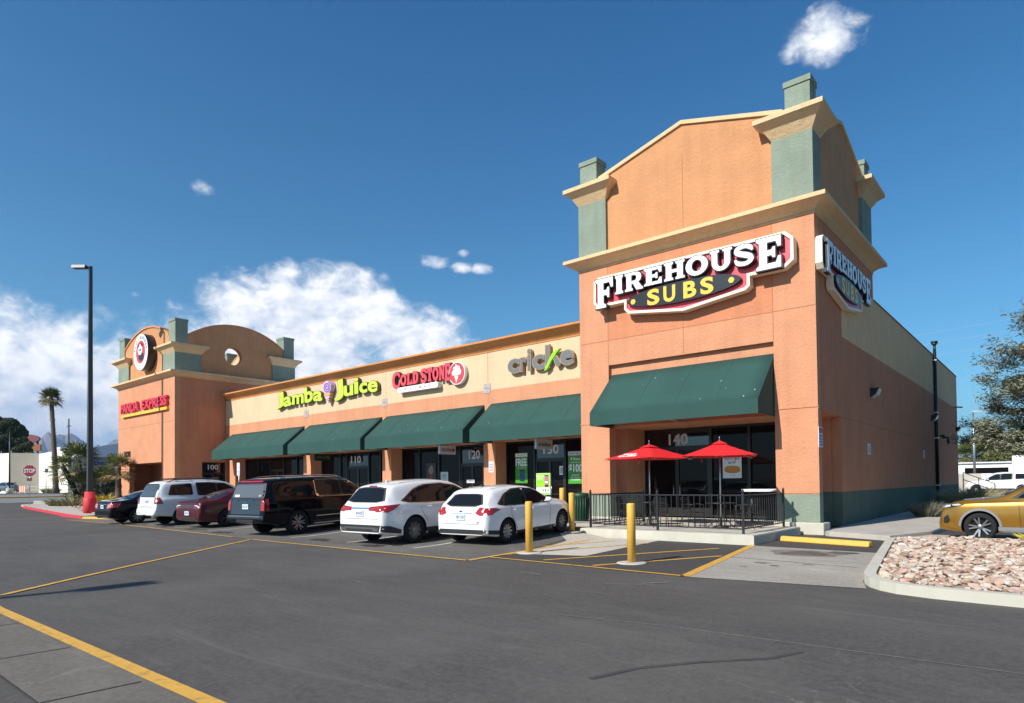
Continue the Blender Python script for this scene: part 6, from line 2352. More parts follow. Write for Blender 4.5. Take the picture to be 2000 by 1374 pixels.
sx_, sy_ = -64.2, -4.1
o = thing('stop_sign', 'dark red octagonal STOP sign on a thin steel post at the kerb corner', 'sign', (sx_, sy_, zg(sx_, sy_) + .14), rad(52))
bm = B(); path(bm, [(0, 0, 0), (0, 0, 3.2)], .035, 8); link('post', bm, M['steel'], o)
oc = lambda r: [(r * math.cos(rad(22.5 + 45 * k)), 3.0 + r * math.sin(rad(22.5 + 45 * k))) for k in range(8)]
f = lambda u, v, w: (u, -.035 - w, v)
bm = B(); solid(bm, [oc(.56)], 0, .006, f); pl = link('plate', bm, M['dull_white'], o)
bm = B(); solid(bm, [oc(.53)], .006, .01, f); link('face', bm, pm('stop_red', (.24, .02, .035), .5), pl)
bm = B(); txt(bm, 'STOP', -.43, .43, 2.82, 3.18, .01, .014, f, .02); link('lettering', bm, M['dull_white'], pl)
bm = B(); box(bm, -.2, .2, -.045, -.032, 2.1, 2.4); link('rider_plate', bm, pm('rider_brown', (.10, .07, .06), .6), o)

o = thing('sign_post', 'thin grey sign post seen edge on behind the STOP sign', 'sign', (-64.3, -2.9, zg(-64.3, -2.9) + .14), rad(140))
bm = B(); path(bm, [(0, 0, 0), (0, 0, 3.2)], .03, 8); link('post', bm, M['steel'], o)
bm = B(); box(bm, -.25, .25, -.045, -.03, 2.85, 3.2); link('plate', bm, M['steel'], o)
o = tag(link('concrete_block', (lambda bm: (box(bm, -.9, .9, -.2, .2, 0, .32), bevel(bm, .03), bm)[2])(B()), M['pale_concrete'], None, loc=(-66.5, -2.4, zg(-66.5, -2.4) + .1)), 'low pale concrete block at the end of the planting bed behind the STOP sign', 'block')
o.rotation_euler = (0, 0, rad(50))


# ================================================================= plants
def leafmat(name, c1, c2, rough=.6):
    m = bpy.data.materials.new(name)
    m.use_nodes = True
    t = NT(m.node_tree)
    p = m.node_tree.nodes['Principled BSDF']
    pos = t.n('ShaderNodeNewGeometry').outputs['Position']
    n = t.noise(pos, 2.2, 4, .7)
    t.link(t.mix(t.smooth(n, .35, .65), c1, c2), p.inputs['Base Color'])
    p.inputs['Roughness'].default_value = rough
    p.inputs['Specular IOR Level'].default_value = .3
    return m


M['palm_leaf'] = leafmat('palm_leaf', (.075, .095, .022, 1), (.15, .16, .05, 1))
M['palm_dry'] = leafmat('palm_dry_leaf', (.20, .15, .07, 1), (.30, .23, .11, 1))
M['palm_trunk'] = pm('palm_trunk', (.13, .095, .065), .9, var=.3, vscale=6, bump=.8, bscale=18, bdist=.05)
M['palm_trunk_dark'] = pm('palm_trunk_dark', (.055, .04, .03), .9, var=.35, vscale=8, bump=.8, bscale=18, bdist=.05)
M['pine'] = leafmat('pine_needles', (.030, .042, .018, 1), (.065, .08, .03, 1))
M['mesquite'] = leafmat('mesquite_leaf', (.19, .20, .13, 1), (.31, .315, .22, 1))
M['bark'] = pm('bark', (.09, .068, .05), .9, var=.25, vscale=5, bump=.5, bscale=20)
M['shrub'] = leafmat('dry_shrub', (.16, .15, .06, 1), (.28, .25, .12, 1))
M['far_leaf'] = leafmat('far_tree_leaf', (.085, .09, .03, 1), (.15, .15, .06, 1))


def fan_leaf(bm, base, dirv_, length, R_, rnd_, n=13, mi=0):
    """a fan palm frond: stalk and a fan of narrow blades"""
    d = dirv_.normalized()
    tip = base + d * length + Vector((0, 0, -.10 * length))
    side = d.cross(Vector((0, 0, 1)))
    if side.length < .05:
        side = Vector((1, 0, 0))
    side.normalize()
    up = side.cross(d).normalized()
    hw = .016 * R_ / .6
    vs = [bm.verts.new(base - side * hw), bm.verts.new(base + side * hw), bm.verts.new(tip + side * hw), bm.verts.new(tip - side * hw)]
    bm.faces.new(vs).material_index = mi
    tilt = rnd_.uniform(-.25, .25)
    for k in range(n):
        a = rad(-105 + 210 * k / (n - 1))
        v = (d * math.cos(a) + side * math.sin(a) + up * (.12 * rnd_.uniform(-1, 1) + tilt * math.sin(a)))
        v.normalize()
        L_ = R_ * rnd_.uniform(.85, 1.08) * (.72 + .28 * math.cos(a * .7))
        mid = tip + v * L_ * .55
        end = tip + v * L_ + Vector((0, 0, -.16 * L_ * rnd_.uniform(.5, 1.5)))
        w = v.cross(up).normalized() * (.055 * R_)
        q = [bm.verts.new(tip), bm.verts.new(mid + w), bm.verts.new(end), bm.verts.new(mid - w)]
        bm.faces.new(q).material_index = mi


def fan_palm(label, x, y, h, lean, crown_r, nleaf, group, tr=.16, seed=1, dry=.15, trunk='palm_trunk', z=None, stalk=.55):
    r = random.Random(seed)
    o = thing('fan_palm', label, 'palm tree', (x, y, (zg(x, y) + .1) if z is None else z), 0, group)
    bm = B()
    n = 14
    pts, rs = [], []
    for i in range(n + 1):
        t = i / n
        pts.append((lean[0] * t ** 1.3, lean[1] * t ** 1.3, h * t))
        rs.append(tr * (1.25 - .35 * t) * (1 + .10 * r.uniform(-1, 1)) * (1.5 if i == 0 else 1))
    path(bm, pts, rs, 10)
    top = Vector(pts[-1])
    for i in range(int(h * 26)):                        # boot stubs of old fronds
        t = r.random()
        k = min(int(t * n), n - 1)
        c = Vector(pts[k]).lerp(Vector(pts[k + 1]), t * n - k)
        a = r.uniform(0, 6.283)
        rr_ = tr * (1.25 - .35 * t)
        e = Vector((math.cos(a), math.sin(a), 0))
        tube(bm, c + e * rr_ * .8, c + e * rr_ * 1.28 + Vector((0, 0, .10)), .028, .012, 4)
    link('trunk', bm, M[trunk], o)
    bm = B()
    for k in range(nleaf):
        u = k / nleaf
        el_ = rad(82 - 125 * u + r.uniform(-10, 10))
        a = k * 2.39996 + r.uniform(-.3, .3)
        d = Vector((math.cos(a) * math.cos(el_), math.sin(a) * math.cos(el_), math.sin(el_)))
        fan_leaf(bm, top + Vector((0, 0, -.1 - .25 * u)), d, crown_r * stalk * r.uniform(.85, 1.15), crown_r * .55, r, 13, 1 if u > 1 - dry else 0)
    link('crown', bm, [M['palm_leaf'], M['palm_dry']], o)
    return o


GP = 'short fan palms in the corner planting bed'
fan_palm('leaning fan palm with a dark shaggy trunk left of the lamp pole', -63.9, -.5, 3.3, (1.3, -1.55), 1.5, 26, GP, .2, 3, .1, 'palm_trunk_dark')
fan_palm('bushy fan palm behind the lamp pole with the highest crown of the bed', -67.2, .6, 4.0, (-.1, -.2), 2.4, 36, GP, .2, 5, .2, 'palm_trunk_dark')
fan_palm('low fan palm with green fronds just left of the lamp pole', -62.5, -.7, 1.8, (.1, .0), 1.7, 28, GP, .18, 8, .1, 'palm_trunk_dark')
fan_palm('low wide fan palm just right of the lamp pole', -63.1, 1.4, 2.0, (.1, .05), 2.0, 30, GP, .18, 11, .15, 'palm_trunk_dark')
fan_palm('fan palm with a brown trunk touching the left edge of the far tower', -50.4, -1.7, 3.3, (-.2, .05), 1.45, 30, GP, .2, 13, .3, 'palm_trunk')
fan_palm('single tall palm with a long bare trunk rising above the pale store', -114.8, 10.6, 15.0, (-.7, -.5), 2.3, 46, None, .31, 21, .35, 'palm_trunk', stalk=.35)


def scrub(label, x, y, rx, h, n, mat, seed, z=None, cat='shrub', group=None, name='shrub', blade=(.03, .5)):
    """grass-like or twiggy shrub of arching blades"""
    r = random.Random(seed)
    o = thing(name, label, cat, (x, y, zg(x, y) + .1 if z is None else z), 0, group)
    bm = B()
    for k in range(n):
        a, q = r.uniform(0, 6.283), r.random() ** .5
        b = Vector((rx * .45 * q * math.cos(a), rx * .45 * q * math.sin(a), 0))
        d = Vector((math.cos(a) * q * .9 + r.uniform(-.25, .25), math.sin(a) * q * .9 + r.uniform(-.25, .25), 1))
        d.normalize()
        L_ = h * r.uniform(.55, 1.1)
        s_ = d.cross(Vector((r.uniform(-1, 1), r.uniform(-1, 1), .1))).normalized() * blade[0] * r.uniform(.6, 1.3)
        m_ = b + d * L_ * .6
        e = b + d * L_ + Vector((d.x, d.y, -.6)) * L_ * .22
        p = [bm.verts.new(b - s_), bm.verts.new(b + s_), bm.verts.new(m_ + s_ * .8), bm.verts.new(m_ - s_ * .8), bm.verts.new(e)]
        bm.faces.new(p[:4]); bm.faces.new((p[3], p[2], p[4]))
    link('foliage', bm, mat, o)
    return o


scrub('dry yellow grass clump at the front of the planting bed', -60.5, -2.0, 3.4, 1.0, 420, M['shrub'], 4, cat='grass clump', name='grass_clump')
scrub('grey green shrub against the side wall base near the pipe', 1.35, 9.2, .8, .75, 900, leafmat('grey_shrub', (.12, .12, .085, 1), (.25, .235, .165, 1)), 6, .14, blade=(.008, .5))
scrub('pale feathery grass clump beyond the hood of the gold car', 1.9, 19.0, 1.8, 1.4, 1400, leafmat('pale_grass', (.30, .26, .14, 1), (.42, .38, .22, 1)), 9, .1, 'grass clump', name='grass_clump', blade=(.012, .5))
scrub('dark low shrub at the far foot of the side wall', 1.0, 13.5, .7, .45, 500, leafmat('dark_shrub', (.05, .05, .03, 1), (.10, .10, .05, 1)), 12, .1, blade=(.008, .5))
scrub('small yellow flowering plant at the right end of the rock island', 5.25, -2.2, .8, .45, 160, leafmat('yellow_plant', (.30, .26, .05, 1), (.50, .42, .06, 1)), 15, .12, 'plant', name='flowering_plant')


def leafy(o, mat, clumps, per, leaf, seed, flat=.8):
    """crown of small leaf faces scattered through clump volumes [(x, y, z, r)]"""
    r = random.Random(seed)
    bm = B()
    for (cx, cy, cz, cr) in clumps:
        for k in range(int(per * cr * cr)):
            while True:
                p = Vector((r.uniform(-1, 1), r.uniform(-1, 1), r.uniform(-1, 1)))
                if .25 < p.length < 1:
                    break
            p = Vector((cx + p.x * cr, cy + p.y * cr, cz + p.z * cr * flat))
            n_ = Vector((r.uniform(-1, 1), r.uniform(-1, 1), r.uniform(-.2, 1))).normalized()
            t_ = n_.orthogonal().normalized()
            b_ = n_.cross(t_)
            a = r.uniform(0, 6.283)
            u = (t_ * math.cos(a) + b_ * math.sin(a)) * leaf * r.uniform(.6, 1.3)
            v = (b_ * math.cos(a) - t_ * math.sin(a)) * leaf * .45 * r.uniform(.6, 1.3)
            bm.faces.new([bm.verts.new(p - u), bm.verts.new(p + v), bm.verts.new(p + u), bm.verts.new(p - v)])
    return link('crown', bm, mat, o)


def round_tree(label, x, y, h, r0, mat, seed, per=900, leaf=.16, cat='tree', name='tree', group=None, z=None, trunk_h=.35, n=16):
    r = random.Random(seed)
    o = thing(name, label, cat, (x, y, zg(x, y) if z is None else z), 0, group)
    cl = []
    for k in range(n):
        a, q = r.uniform(0, 6.283), r.random() ** .6
        zc = h * (trunk_h + (1 - trunk_h) * r.uniform(.1, .85))
        w_ = 1.0 - .55 * abs((zc / h - .6) / .5)
        cl.append((r0 * .75 * q * w_ * math.cos(a), r0 * .75 * q * w_ * math.sin(a), zc, r0 * r.uniform(.26, .46)))
    bm = B()
    path(bm, [(0, 0, -.1), (.05 * h * .2, 0, h * .3), (0, .02 * h, h * .6)], [h * .03, h * .024, h * .012], 8)
    for c in cl[:8]:
        path(bm, [(0, 0, h * trunk_h * .7), (c[0] * .6, c[1] * .6, c[2] * .8), c[:3]], [h * .013, h * .009, .02], 5)
    link('trunk', bm, M['bark'], o)
    leafy(o, mat, cl, per, leaf, seed + 1)
    return o


GT = 'dark trees beyond the pale store'
round_tree('dark spreading pine beyond the store roof at the left edge of the view', -184, 18.2, 17.8, 4.6, M['pine'], 31, 900, .24, group=GT, name='pine_tree', n=26, trunk_h=.5)
round_tree('lower dark pine beyond the store roof, right of the larger pine', -170, 18.9, 12.6, 2.6, M['pine'], 33, 1100, .22, group=GT, name='pine_tree', n=16, trunk_h=.5)


# feathery mesquite on the right
def mesquite(label, x, y, h, seed):
    r = random.Random(seed)
    o = thing('mesquite_tree', label, 'tree', (x, y, .0))
    wood, leaves = B(), B()

    def grow(p, d, L_, rad_, depth):
        pts = [p]
        q, dd = p.copy(), d.copy()
        n = 4
        for i in range(n):
            dd = (dd + Vector((r.uniform(-.22, .22), r.uniform(-.22, .22), r.uniform(-.10, .16)))).normalized()
            q = q + dd * L_ / n
            pts.append(q.copy())
        path(wood, pts, [rad_ * (1 - .55 * i / n) for i in range(n + 1)], 6 if rad_ > .03 else 4)
        if depth == 0:
            for i in range(70):
                t = r.random()
                c = pts[min(int(t * n), n - 1)].lerp(pts[min(int(t * n) + 1, n)], (t * n) % 1)
                v = Vector((r.uniform(-1, 1), r.uniform(-1, 1), r.uniform(-.7, .5)))
                c = c + v * .27
                u = Vector((r.uniform(-1, 1), r.uniform(-1, 1), r.uniform(-.5, .3))).normalized() * r.uniform(.07, .15)
                w_ = u.cross(Vector((r.uniform(-1, 1), r.uniform(-1, 1), 1))).normalized() * .024
                leaves.faces.new([leaves.verts.new(c - u), leaves.verts.new(c + w_), leaves.verts.new(c + u), leaves.verts.new(c - w_)])
            return
        k = r.choice((3, 4)) if depth > 1 else 5
        for i in range(k):
            a = r.uniform(0, 6.283)
            nd = (dd * .75 + Vector((math.cos(a), math.sin(a), r.uniform(-.25, .35))) * .85).normalized()
            grow(pts[-1 - (i % 2)], nd, L_ * r.uniform(.62, .8), rad_ * .48, depth - 1)
    for i in range(4):
        a = i * 1.6 + .4
        grow(Vector((0, 0, .0)), Vector((math.cos(a) * .45, math.sin(a) * .45, 1)).normalized(), h * .34, .13, 4)
    for i in range(5):
        a = 2.0 + i * .62
        grow(Vector((0, 0, 1.0 + .3 * i)), Vector((math.cos(a), math.sin(a), .35)).normalized(), h * .24, .07, 3)
    link('trunk', wood, M['bark'], o)
    link('crown', leaves, M['mesquite'], o)


mesquite('feathery grey green desert tree rising beyond the gold car', 7.8, 17.8, 11.2, 17)

# ================================================================= rocks
ISLP = [Vector((x, y)) for x, y in isl_in]


def inside(x, y):
    c = False
    n = len(isl_in)
    for i in range(n):
        (x1, y1), (x2, y2) = isl_in[i], isl_in[(i + 1) % n]
        if (y1 > y) != (y2 > y) and x < (x2 - x1) * (y - y1) / (y2 - y1) + x1:
            c = not c
    return c


def rock_mesh(seed):
    r = random.Random(seed)
    bm = B()
    bmesh.ops.create_icosphere(bm, subdivisions=1, radius=1)
    for k in range(4):                                       # chop flat facets
        n_ = Vector((r.uniform(-1, 1), r.uniform(-1, 1), r.uniform(-1, 1))).normalized()
        c = r.uniform(.45, .8)
        for v in bm.verts:
            e = v.co.dot(n_) - c
            if e > 0:
                v.co -= n_ * e
    for v in bm.verts:
        v.co *= r.uniform(.88, 1.12)
        v.co.z *= .46
    me = bpy.data.meshes.new('rock')
    bm.to_mesh(me)
    bm.free()
    return me


def rockmat(i, c):
    m = pm('rock_%s' % i, c, .9, spec=.2, var=.22, vscale=5, bump=.5, bscale=22, bdist=.02, stain=((c[0] * .62, c[1] * .5, c[2] * .45, 1), .6), sscale=4)
    return m


RM = [rockmat('pink', (.46, .33, .26)), rockmat('cream', (.52, .43, .345)), rockmat('rust', (.36, .215, .15)), rockmat('pale', (.58, .51, .435))]
rmesh = []
for i in range(16):
    me = rock_mesh(100 + i)
    me.materials.append(RM[(0, 1, 0, 2, 1, 3, 0, 1)[i % 8]])
    rmesh.append(me)
rr = random.Random(5)
spots = []
while len(spots) < 4200:
    x, y = rr.uniform(2.0, 9.0), rr.uniform(-9.8, -.4)
    if inside(x, y) and inside(x - .05, y - .05):
        spots.append((x, y, rr.uniform(.04, .10) * (1.5 if rr.random() < .08 else 1)))
cpos = Vector((5.487, -19.815))
big = []
gone = set()
vis = lambda x, y: (x - 5.487) < .17 * (y + 19.815) * 1.0
order = sorted((i for i in range(len(spots)) if spots[i][0] < 5.487 + (spots[i][1] + 19.815) * .02), key=lambda i: -spots[i][2] / (Vector(spots[i][:2]) - cpos).length)[:280]
for i in order:
    x, y, s_ = spots[i]
    gone.add(i)
    o = share('rock', rmesh[rr.randrange(16)], None, (x, y, .12 + s_ * .35), (rr.uniform(-.5, .5), rr.uniform(-.5, .5), rr.uniform(0, 6.28)))
    o.scale = (s_, s_ * rr.uniform(.7, 1.0), s_ * rr.uniform(.7, 1.1))
    tag(o, 'pinkish broken rock, one of the larger pieces covering the kerbed island', 'rock', 'larger rocks on the kerbed island')
bm = B()
for i, (x, y, s_) in enumerate(spots):
    if i in gone:
        continue
    me = rmesh[rr.randrange(16)]
    mi = RM.index(me.materials[0])
    rot = Matrix.Translation((x, y, .12 + s_ * .3)) @ Matrix.Rotation(rr.uniform(0, 6.28), 4, 'Z') @ Matrix.Rotation(rr.uniform(-.5, .5), 4, 'X') @ Matrix.Diagonal((s_, s_ * rr.uniform(.7, 1), s_ * rr.uniform(.7, 1.1), 1))
    vs = [bm.verts.new(rot @ v.co) for v in me.vertices]
    for p in me.polygons:
        bm.faces.new([vs[k] for k in p.vertices]).material_index = mi
tag(link('gravel', bm, RM), 'pinkish crushed rock filling the kerbed island', 'gravel', kind='stuff')
bm = B()
for i in range(420):
    t = rr.random()
    x = -68 + 28.0 * t
    y = -1.6 - 4.0 * t + rr.uniform(.0, 4.0)
    s_ = rr.uniform(.08, .22)
    me = rmesh[rr.randrange(16)]
    rot = Matrix.Translation((x, y, zg(x, y) + .15)) @ Matrix.Rotation(rr.uniform(0, 6.28), 4, 'Z') @ Matrix.Diagonal((s_, s_, s_ * .8, 1))
    vs = [bm.verts.new(rot @ v.co) for v in me.vertices]
    for p in me.polygons:
        bm.faces.new([vs[k] for k in p.vertices]).material_index = RM.index(me.materials[0])
tag(link('gravel', bm, RM), 'pinkish rocks around the fan palms in the corner bed', 'gravel', kind='stuff')
# ================================================================= beyond the lot
FM = [pm('store_white', (.72, .68, .60), .9, var=.03), pm('store_shade_tan', (.52, .46, .36), .9, var=.03), pm('store_shade_blue', (.34, .38, .42), .8)]
st = thing('store_building', 'long pale cream store with blank walls across the street on the left', 'building', (-124, 5, 1.0))
lo = lambda x, y, z: (x + 124, y - 5, z - 1.0)


def quad_wall(name, p0, p1, z0, z1, mat, thick=.5, z2=None):
    bm = B()
    a, b = Vector(p0), Vector(p1)
    d = (b - a).normalized()
    n_ = Vector((d.y, -d.x))
    z2 = z1 if z2 is None else z2
    vs = []
    for w_ in (0, -thick):
        q0, q1 = a + n_ * w_, b + n_ * w_
        vs += [bm.verts.new(lo(q0.x, q0.y, z0)), bm.verts.new(lo(q1.x, q1.y, z0)), bm.verts.new(lo(q1.x, q1.y, z2)), bm.verts.new(lo(q0.x, q0.y, z1))]
    for f in ((0, 1, 2, 3), (7, 6, 5, 4), (0, 4, 5, 1), (1, 5, 6, 2), (2, 6, 7, 3), (3, 7, 4, 0)):
        bm.faces.new([vs[i] for i in f])
    bmesh.ops.recalc_face_normals(bm, faces=bm.faces[:])
    return link(name, bm, mat, st)


quad_wall('wall', (-165, 7.4), (-142.7, 10.7), .6, 8.1, FM[0])
quad_wall('wall', (-142.7, 10.7), (-141, 14.6), .6, 8.1, FM[1])  # shade of this angled face is put into its tan colour
quad_wall('wall', (-141, 14.6), (-118, 13.0), .6, 7.95, FM[0])
bm = B()
solid(bm, [[(-165, 7.9), (-142.9, 11.2), (-141.2, 15.1), (-118.3, 13.5), (-118.3, 60), (-165, 60)]], 7.0, 7.2, lambda u, v, w: lo(u, v, w))
link('roof', bm, FM[0], st)
bm = B()
box(bm, *[c for c in (-136.2 + 124, -133.6 + 124, 16 - 5, 18 - 5, 6.2, 8.0)])
link('roof_unit', bm, M['dull_white'], st)

sh = thing('store_building', 'grey blue shop front in shade under a white sloping roof edge beyond the fan palms', 'building', (-117, 20, 1.0))
bm = B()
box(bm, -.6, .0, -6.6, 18, -.6, 5.6)
link('wall', bm, FM[2], sh)
bm = B()
prism(bm, [(-6.6, 5.6), (18, 5.6), (18, 11.6), (10, 10.4), (-6.6, 6.6)], -.3, 1.6, lambda u, v, w: (w, u, v))
link('roof_edge', bm, M['dull_white'], sh)
bm = B()
txt(bm, 'Sparkles', -4.6, 1.4, 4.1, 5.1, .0, .12, lambda u, v, w: (w, u, v), .03)
link('lettering', bm, M['blue'], sh)
bm = B()
for y in (-5, -2.6, -.2, 2.2, 4.6):
    box(bm, .0, .02, y, y + 2.1, -.5, 3.2)
link('window', bm, M['glass'], sh)

# grey van, lamp pole, person, barriers
VAN = dict(CROSS)
VAN.update(paint=paint('van_grey', (.13, .14, .155), .3), L=5.0)
car('minivan', 'grey minivan parked before the pale store at the left edge of the view', 'van', VAN, -135.5, 8.6, -82, 0, 1.0)
o = thing('street_lamp', 'distant thin lamp pole on a pale round base beside the grey minivan', 'street lamp', (-126.5, 7.3, .7))
bm = B(); lathe(bm, [(.5, 0), (.5, .9), (.45, .95), (.01, .96)], 16); link('base', bm, M['pale_concrete'], o)
bm = B(); path(bm, [(0, 0, .95), (0, 0, 10.2)], [.13, .09], 8); link('pole', bm, M['black'], o)
o = thing('barrier', 'orange and white traffic barrier standing on the far sidewalk', 'barrier', (-120.2, 7.6, .78), rad(35))
bm = B()
for z in (.25, .6, .95):
    box(bm, -.55, .55, -.03, .03, z, z + .26)
link('board', bm, pm('barrier_orange', (.75, .16, .04), .5), o)
bm = B()
for i in range(3):
    box(bm, -.4 + .35 * i, -.28 + .35 * i, -.034, .034, .26, 1.2)
link('stripe', bm, M['white'], o)
for sx in (-.5, .5):
    bm = B(); box(bm, sx - .04, sx + .04, -.3, .3, 0, .06); box(bm, sx - .03, sx + .03, -.025, .025, .06, 1.3); link('leg', bm, M['white'], o)
o = thing('guard_rail', 'pale tubular guard rail right of the orange barrier', 'railing', (-119.6, 9.9, .78), rad(70))
bm = B()
for z in (.55, 1.05):
    tube(bm, (-1.8, 0, z), (1.8, 0, z), .04, n=6)
link('rail', bm, M['dull_white'], o)
for sx in (-1.8, -.6, .6, 1.8):
    bm = B(); tube(bm, (sx, 0, 0), (sx, 0, 1.05), .04, n=6); link('post', bm, M['dull_white'], o)


def walker(label, x, y, z, rotz):
    """one continuous skinned figure in mid stride"""
    o = thing('person', label, 'person', (x, y, z), rotz)
    J = {'pelvis': (0, 0, .95, .15), 'waist': (0, .01, 1.12, .13), 'chest': (0, .02, 1.35, .16), 'neck': (0, .03, 1.50, .06), 'chin': (0, .05, 1.58, .075), 'head': (0, .05, 1.68, .10),
         'hl': (.10, 0, .90, .10), 'kl': (.10, .20, .50, .065), 'al': (.10, .12, .09, .045), 'tl': (.10, .28, .04, .04),
         'hr': (-.10, 0, .90, .10), 'kr': (-.10, -.02, .48, .065), 'ar': (-.10, -.32, .12, .045), 'tr': (-.10, -.20, .04, .04),
         'sl': (.20, .02, 1.42, .065), 'el': (.25, -.10, 1.14, .048), 'wl': (.24, .02, .90, .035), 'fl': (.23, .08, .80, .03),
         'sr': (-.20, .02, 1.42, .065), 'er': (-.25, .10, 1.15, .048), 'wr': (-.24, .26, .95, .035), 'fr': (-.23, .33, .88, .03)}
    E_ = [('pelvis', 'waist'), ('waist', 'chest'), ('chest', 'neck'), ('neck', 'chin'), ('chin', 'head'), ('pelvis', 'hl'), ('hl', 'kl'), ('kl', 'al'), ('al', 'tl'), ('pelvis', 'hr'), ('hr', 'kr'), ('kr', 'ar'), ('ar', 'tr'), ('chest', 'sl'), ('sl', 'el'), ('el', 'wl'), ('wl', 'fl'), ('chest', 'sr'), ('sr', 'er'), ('er', 'wr'), ('wr', 'fr')]
    names = list(J)
    me = bpy.data.meshes.new('body')
    me.from_pydata([J[n][:3] for n in names], [(names.index(a), names.index(b)) for a, b in E_], [])
    b = share('body', me, o)
    sk = b.modifiers.new('skin', 'SKIN')
    for i, n in enumerate(names):
        v = me.skin_vertices[0].data[i]
        v.radius = (J[n][3], J[n][3] * .85)
        v.use_root = n == 'pelvis'
    b.modifiers.new('sub', 'SUBSURF').render_levels = 2
    m = bpy.data.materials.new('clothes_and_skin'); m.use_nodes = True
    t = NT(m.node_tree)
    zz = t.n('ShaderNodeSeparateXYZ'); t.link(t.n('ShaderNodeTexCoord').outputs['Object'], zz.inputs[0])
    c = t.mix(t.m('GREATER_THAN', zz.outputs[2], 1.0), (.025, .04, .09, 1), (.05, .06, .075, 1))
    c = t.mix(t.m('GREATER_THAN', zz.outputs[2], 1.5), c, (.45, .27, .19, 1))
    t.link(c, m.node_tree.nodes['Principled BSDF'].inputs['Base Color'])
    me.materials.append(m)
    bm = B()
    bmesh.ops.create_icosphere(bm, subdivisions=2, radius=.115, matrix=Matrix.Translation((0, .03, 1.73)) @ Matrix.Diagonal((.9, 1, .8, 1)))
    link('hair', bm, M['bark'], o, smooth=True)


walker('person in a dark top and blue jeans walking left of the orange barrier', -121.0, 6.9, .78, rad(60))

o = thing('pole_sign', 'distant red and orange roadside sign on a pole among the dark pines', 'sign', (-202.5, 28.7, 1.0), rad(55))
bm = B(); path(bm, [(0, 0, 0), (0, 0, 13)], .3, 8); link('pole', bm, M['black'], o)
bm = B(); solid(bm, [ell(-2, 13.6, 2.6, 1.1, 24)], -.4, .4, lambda u, v, w: (u, -w, v)); link('oval_panel', bm, pm('sign_faded_red', (.30, .10, .10), .6), o)
bm = B(); box(bm, -4.4, .8, -.4, .4, 10.4, 12.1); link('panel', bm, pm('sign_faded_orange', (.42, .16, .05), .6), o)
o = tag(link('utility_pole', (lambda bm: (path(bm, [(0, 0, 0), (0, 0, 22)], [.3, .2], 6), box(bm, -1.8, 1.8, -.1, .1, 19.5, 19.8), bm)[2])(B()), M['bark'], None, loc=(-231.7, 43.4, 1.0)), 'distant wooden utility pole before the mountains', 'utility pole')
scrub('bright yellow bush behind the white sedan at the foot of the far tower', -51.3, -2.2, 1.3, .95, 240, leafmat('yellow_bush', (.42, .32, .03, 1), (.62, .48, .05, 1)), 22, .3, blade=(.05, .5))
scrub('small dark shrub on the far sidewalk beside the tall palm', -119, 11.0, 2.2, 1.2, 260, M['palm_leaf'], 23)

o = thing('street_lamp', 'lamp pole behind the camera that throws the thin shadow across the left lane', 'street lamp', (-9.0, -31.9, 0))
bm = B(); lathe(bm, [(.41, 0), (.41, .9), (.37, .95), (.02, .96)], 20); link('base', bm, M['red_kerb'], o)
bm = B(); hexa(bm, (-.14, .14, -.14, .14), (-.09, .09, -.09, .09), .96, 11.9); link('pole', bm, M['black'], o)
bm = B(); box(bm, -.24, .24, -.2, .75, 11.9, 12.06); link('lamp_head', bm, M['black'], o)

# right background
R2 = thing('retaining_wall', 'low tan block wall at the far end of the driveway', 'wall', (-1.4, 52, 0))
bm = B(); box(bm, -3.2, 1.0, 0, .3, -.2, 2.0); link('wall', bm, M['concrete'], R2)
R3 = thing('low_building', 'long low white building with a dark window band beyond the driveway', 'building', (-2, 90, 0))
bm = B(); box(bm, -14, 12, 0, 6, 0, 3.6); box(bm, 2.05, 3.3, -.6, 0, 0, 4.6); link('wall', bm, M['white'], R3)
bm = B(); box(bm, -3.4, 1.6, -.02, 0, 2.2, 3.0); link('window', bm, M['glass'], R3)
bm = B(); box(bm, -14.3, 12.3, -.3, 6.3, 3.62, 3.8); link('roof', bm, M['dull_white'], R3)
WV = dict(WSUV); WV.update(extra=[])
car('van', 'white work van parked at the far end of the driveway', 'van', WV, 2.6, 51.2, 92, 0, .2)
SIL = saloon(Silver, 4.8, 1.46, 2.8, 1.05, 1.84, T_WHITE, .335)
car('sedan', 'silver sedan half hidden behind the gold crossover', 'car', SIL, 7.0, 9.6, 90, 0, .02)
o = thing('street_lamp', 'slim pale light pole behind the end of the side wall', 'street lamp', (-2.0, 64.7, .1))
bm = B(); path(bm, [(0, 0, 0), (0, 0, 8.6)], [.14, .09], 8); link('pole', bm, M['steel'], o)
bm = B(); box(bm, -.1, .9, -.12, .12, 8.6, 8.75); link('lamp_head', bm, M['steel'], o)
for i, (x, y, h, lab) in enumerate(((-7.6, 112, 5.6, 'fan palm with a reddish trunk at the corner of the shaded side wall'), (-5.2, 114, 5.9, 'fan palm with a reddish trunk, the one nearer the slim pale light pole'))):
    fan_palm(lab, x, y, h, (.2, .1), 3.3, 34, 'distant fan palms behind the side wall', .4, 40 + i, .3, 'palm_trunk', 0, .35)
for i, (x, y, h, r_, lab) in enumerate(((-1.5, 108, 6.2, 4.2, 'rounded olive green tree right of the distant fan palms'), (3.5, 104, 5.6, 3.8, 'rounded olive green tree partly behind the feathery desert tree'), (7.5, 110, 6.6, 4.6, 'rounded olive green tree at the right edge behind the feathery desert tree'))):
    round_tree(lab, x, y, h, r_, M['far_leaf'], 60 + i, 170, .3, group='olive green trees beyond the driveway', z=0)
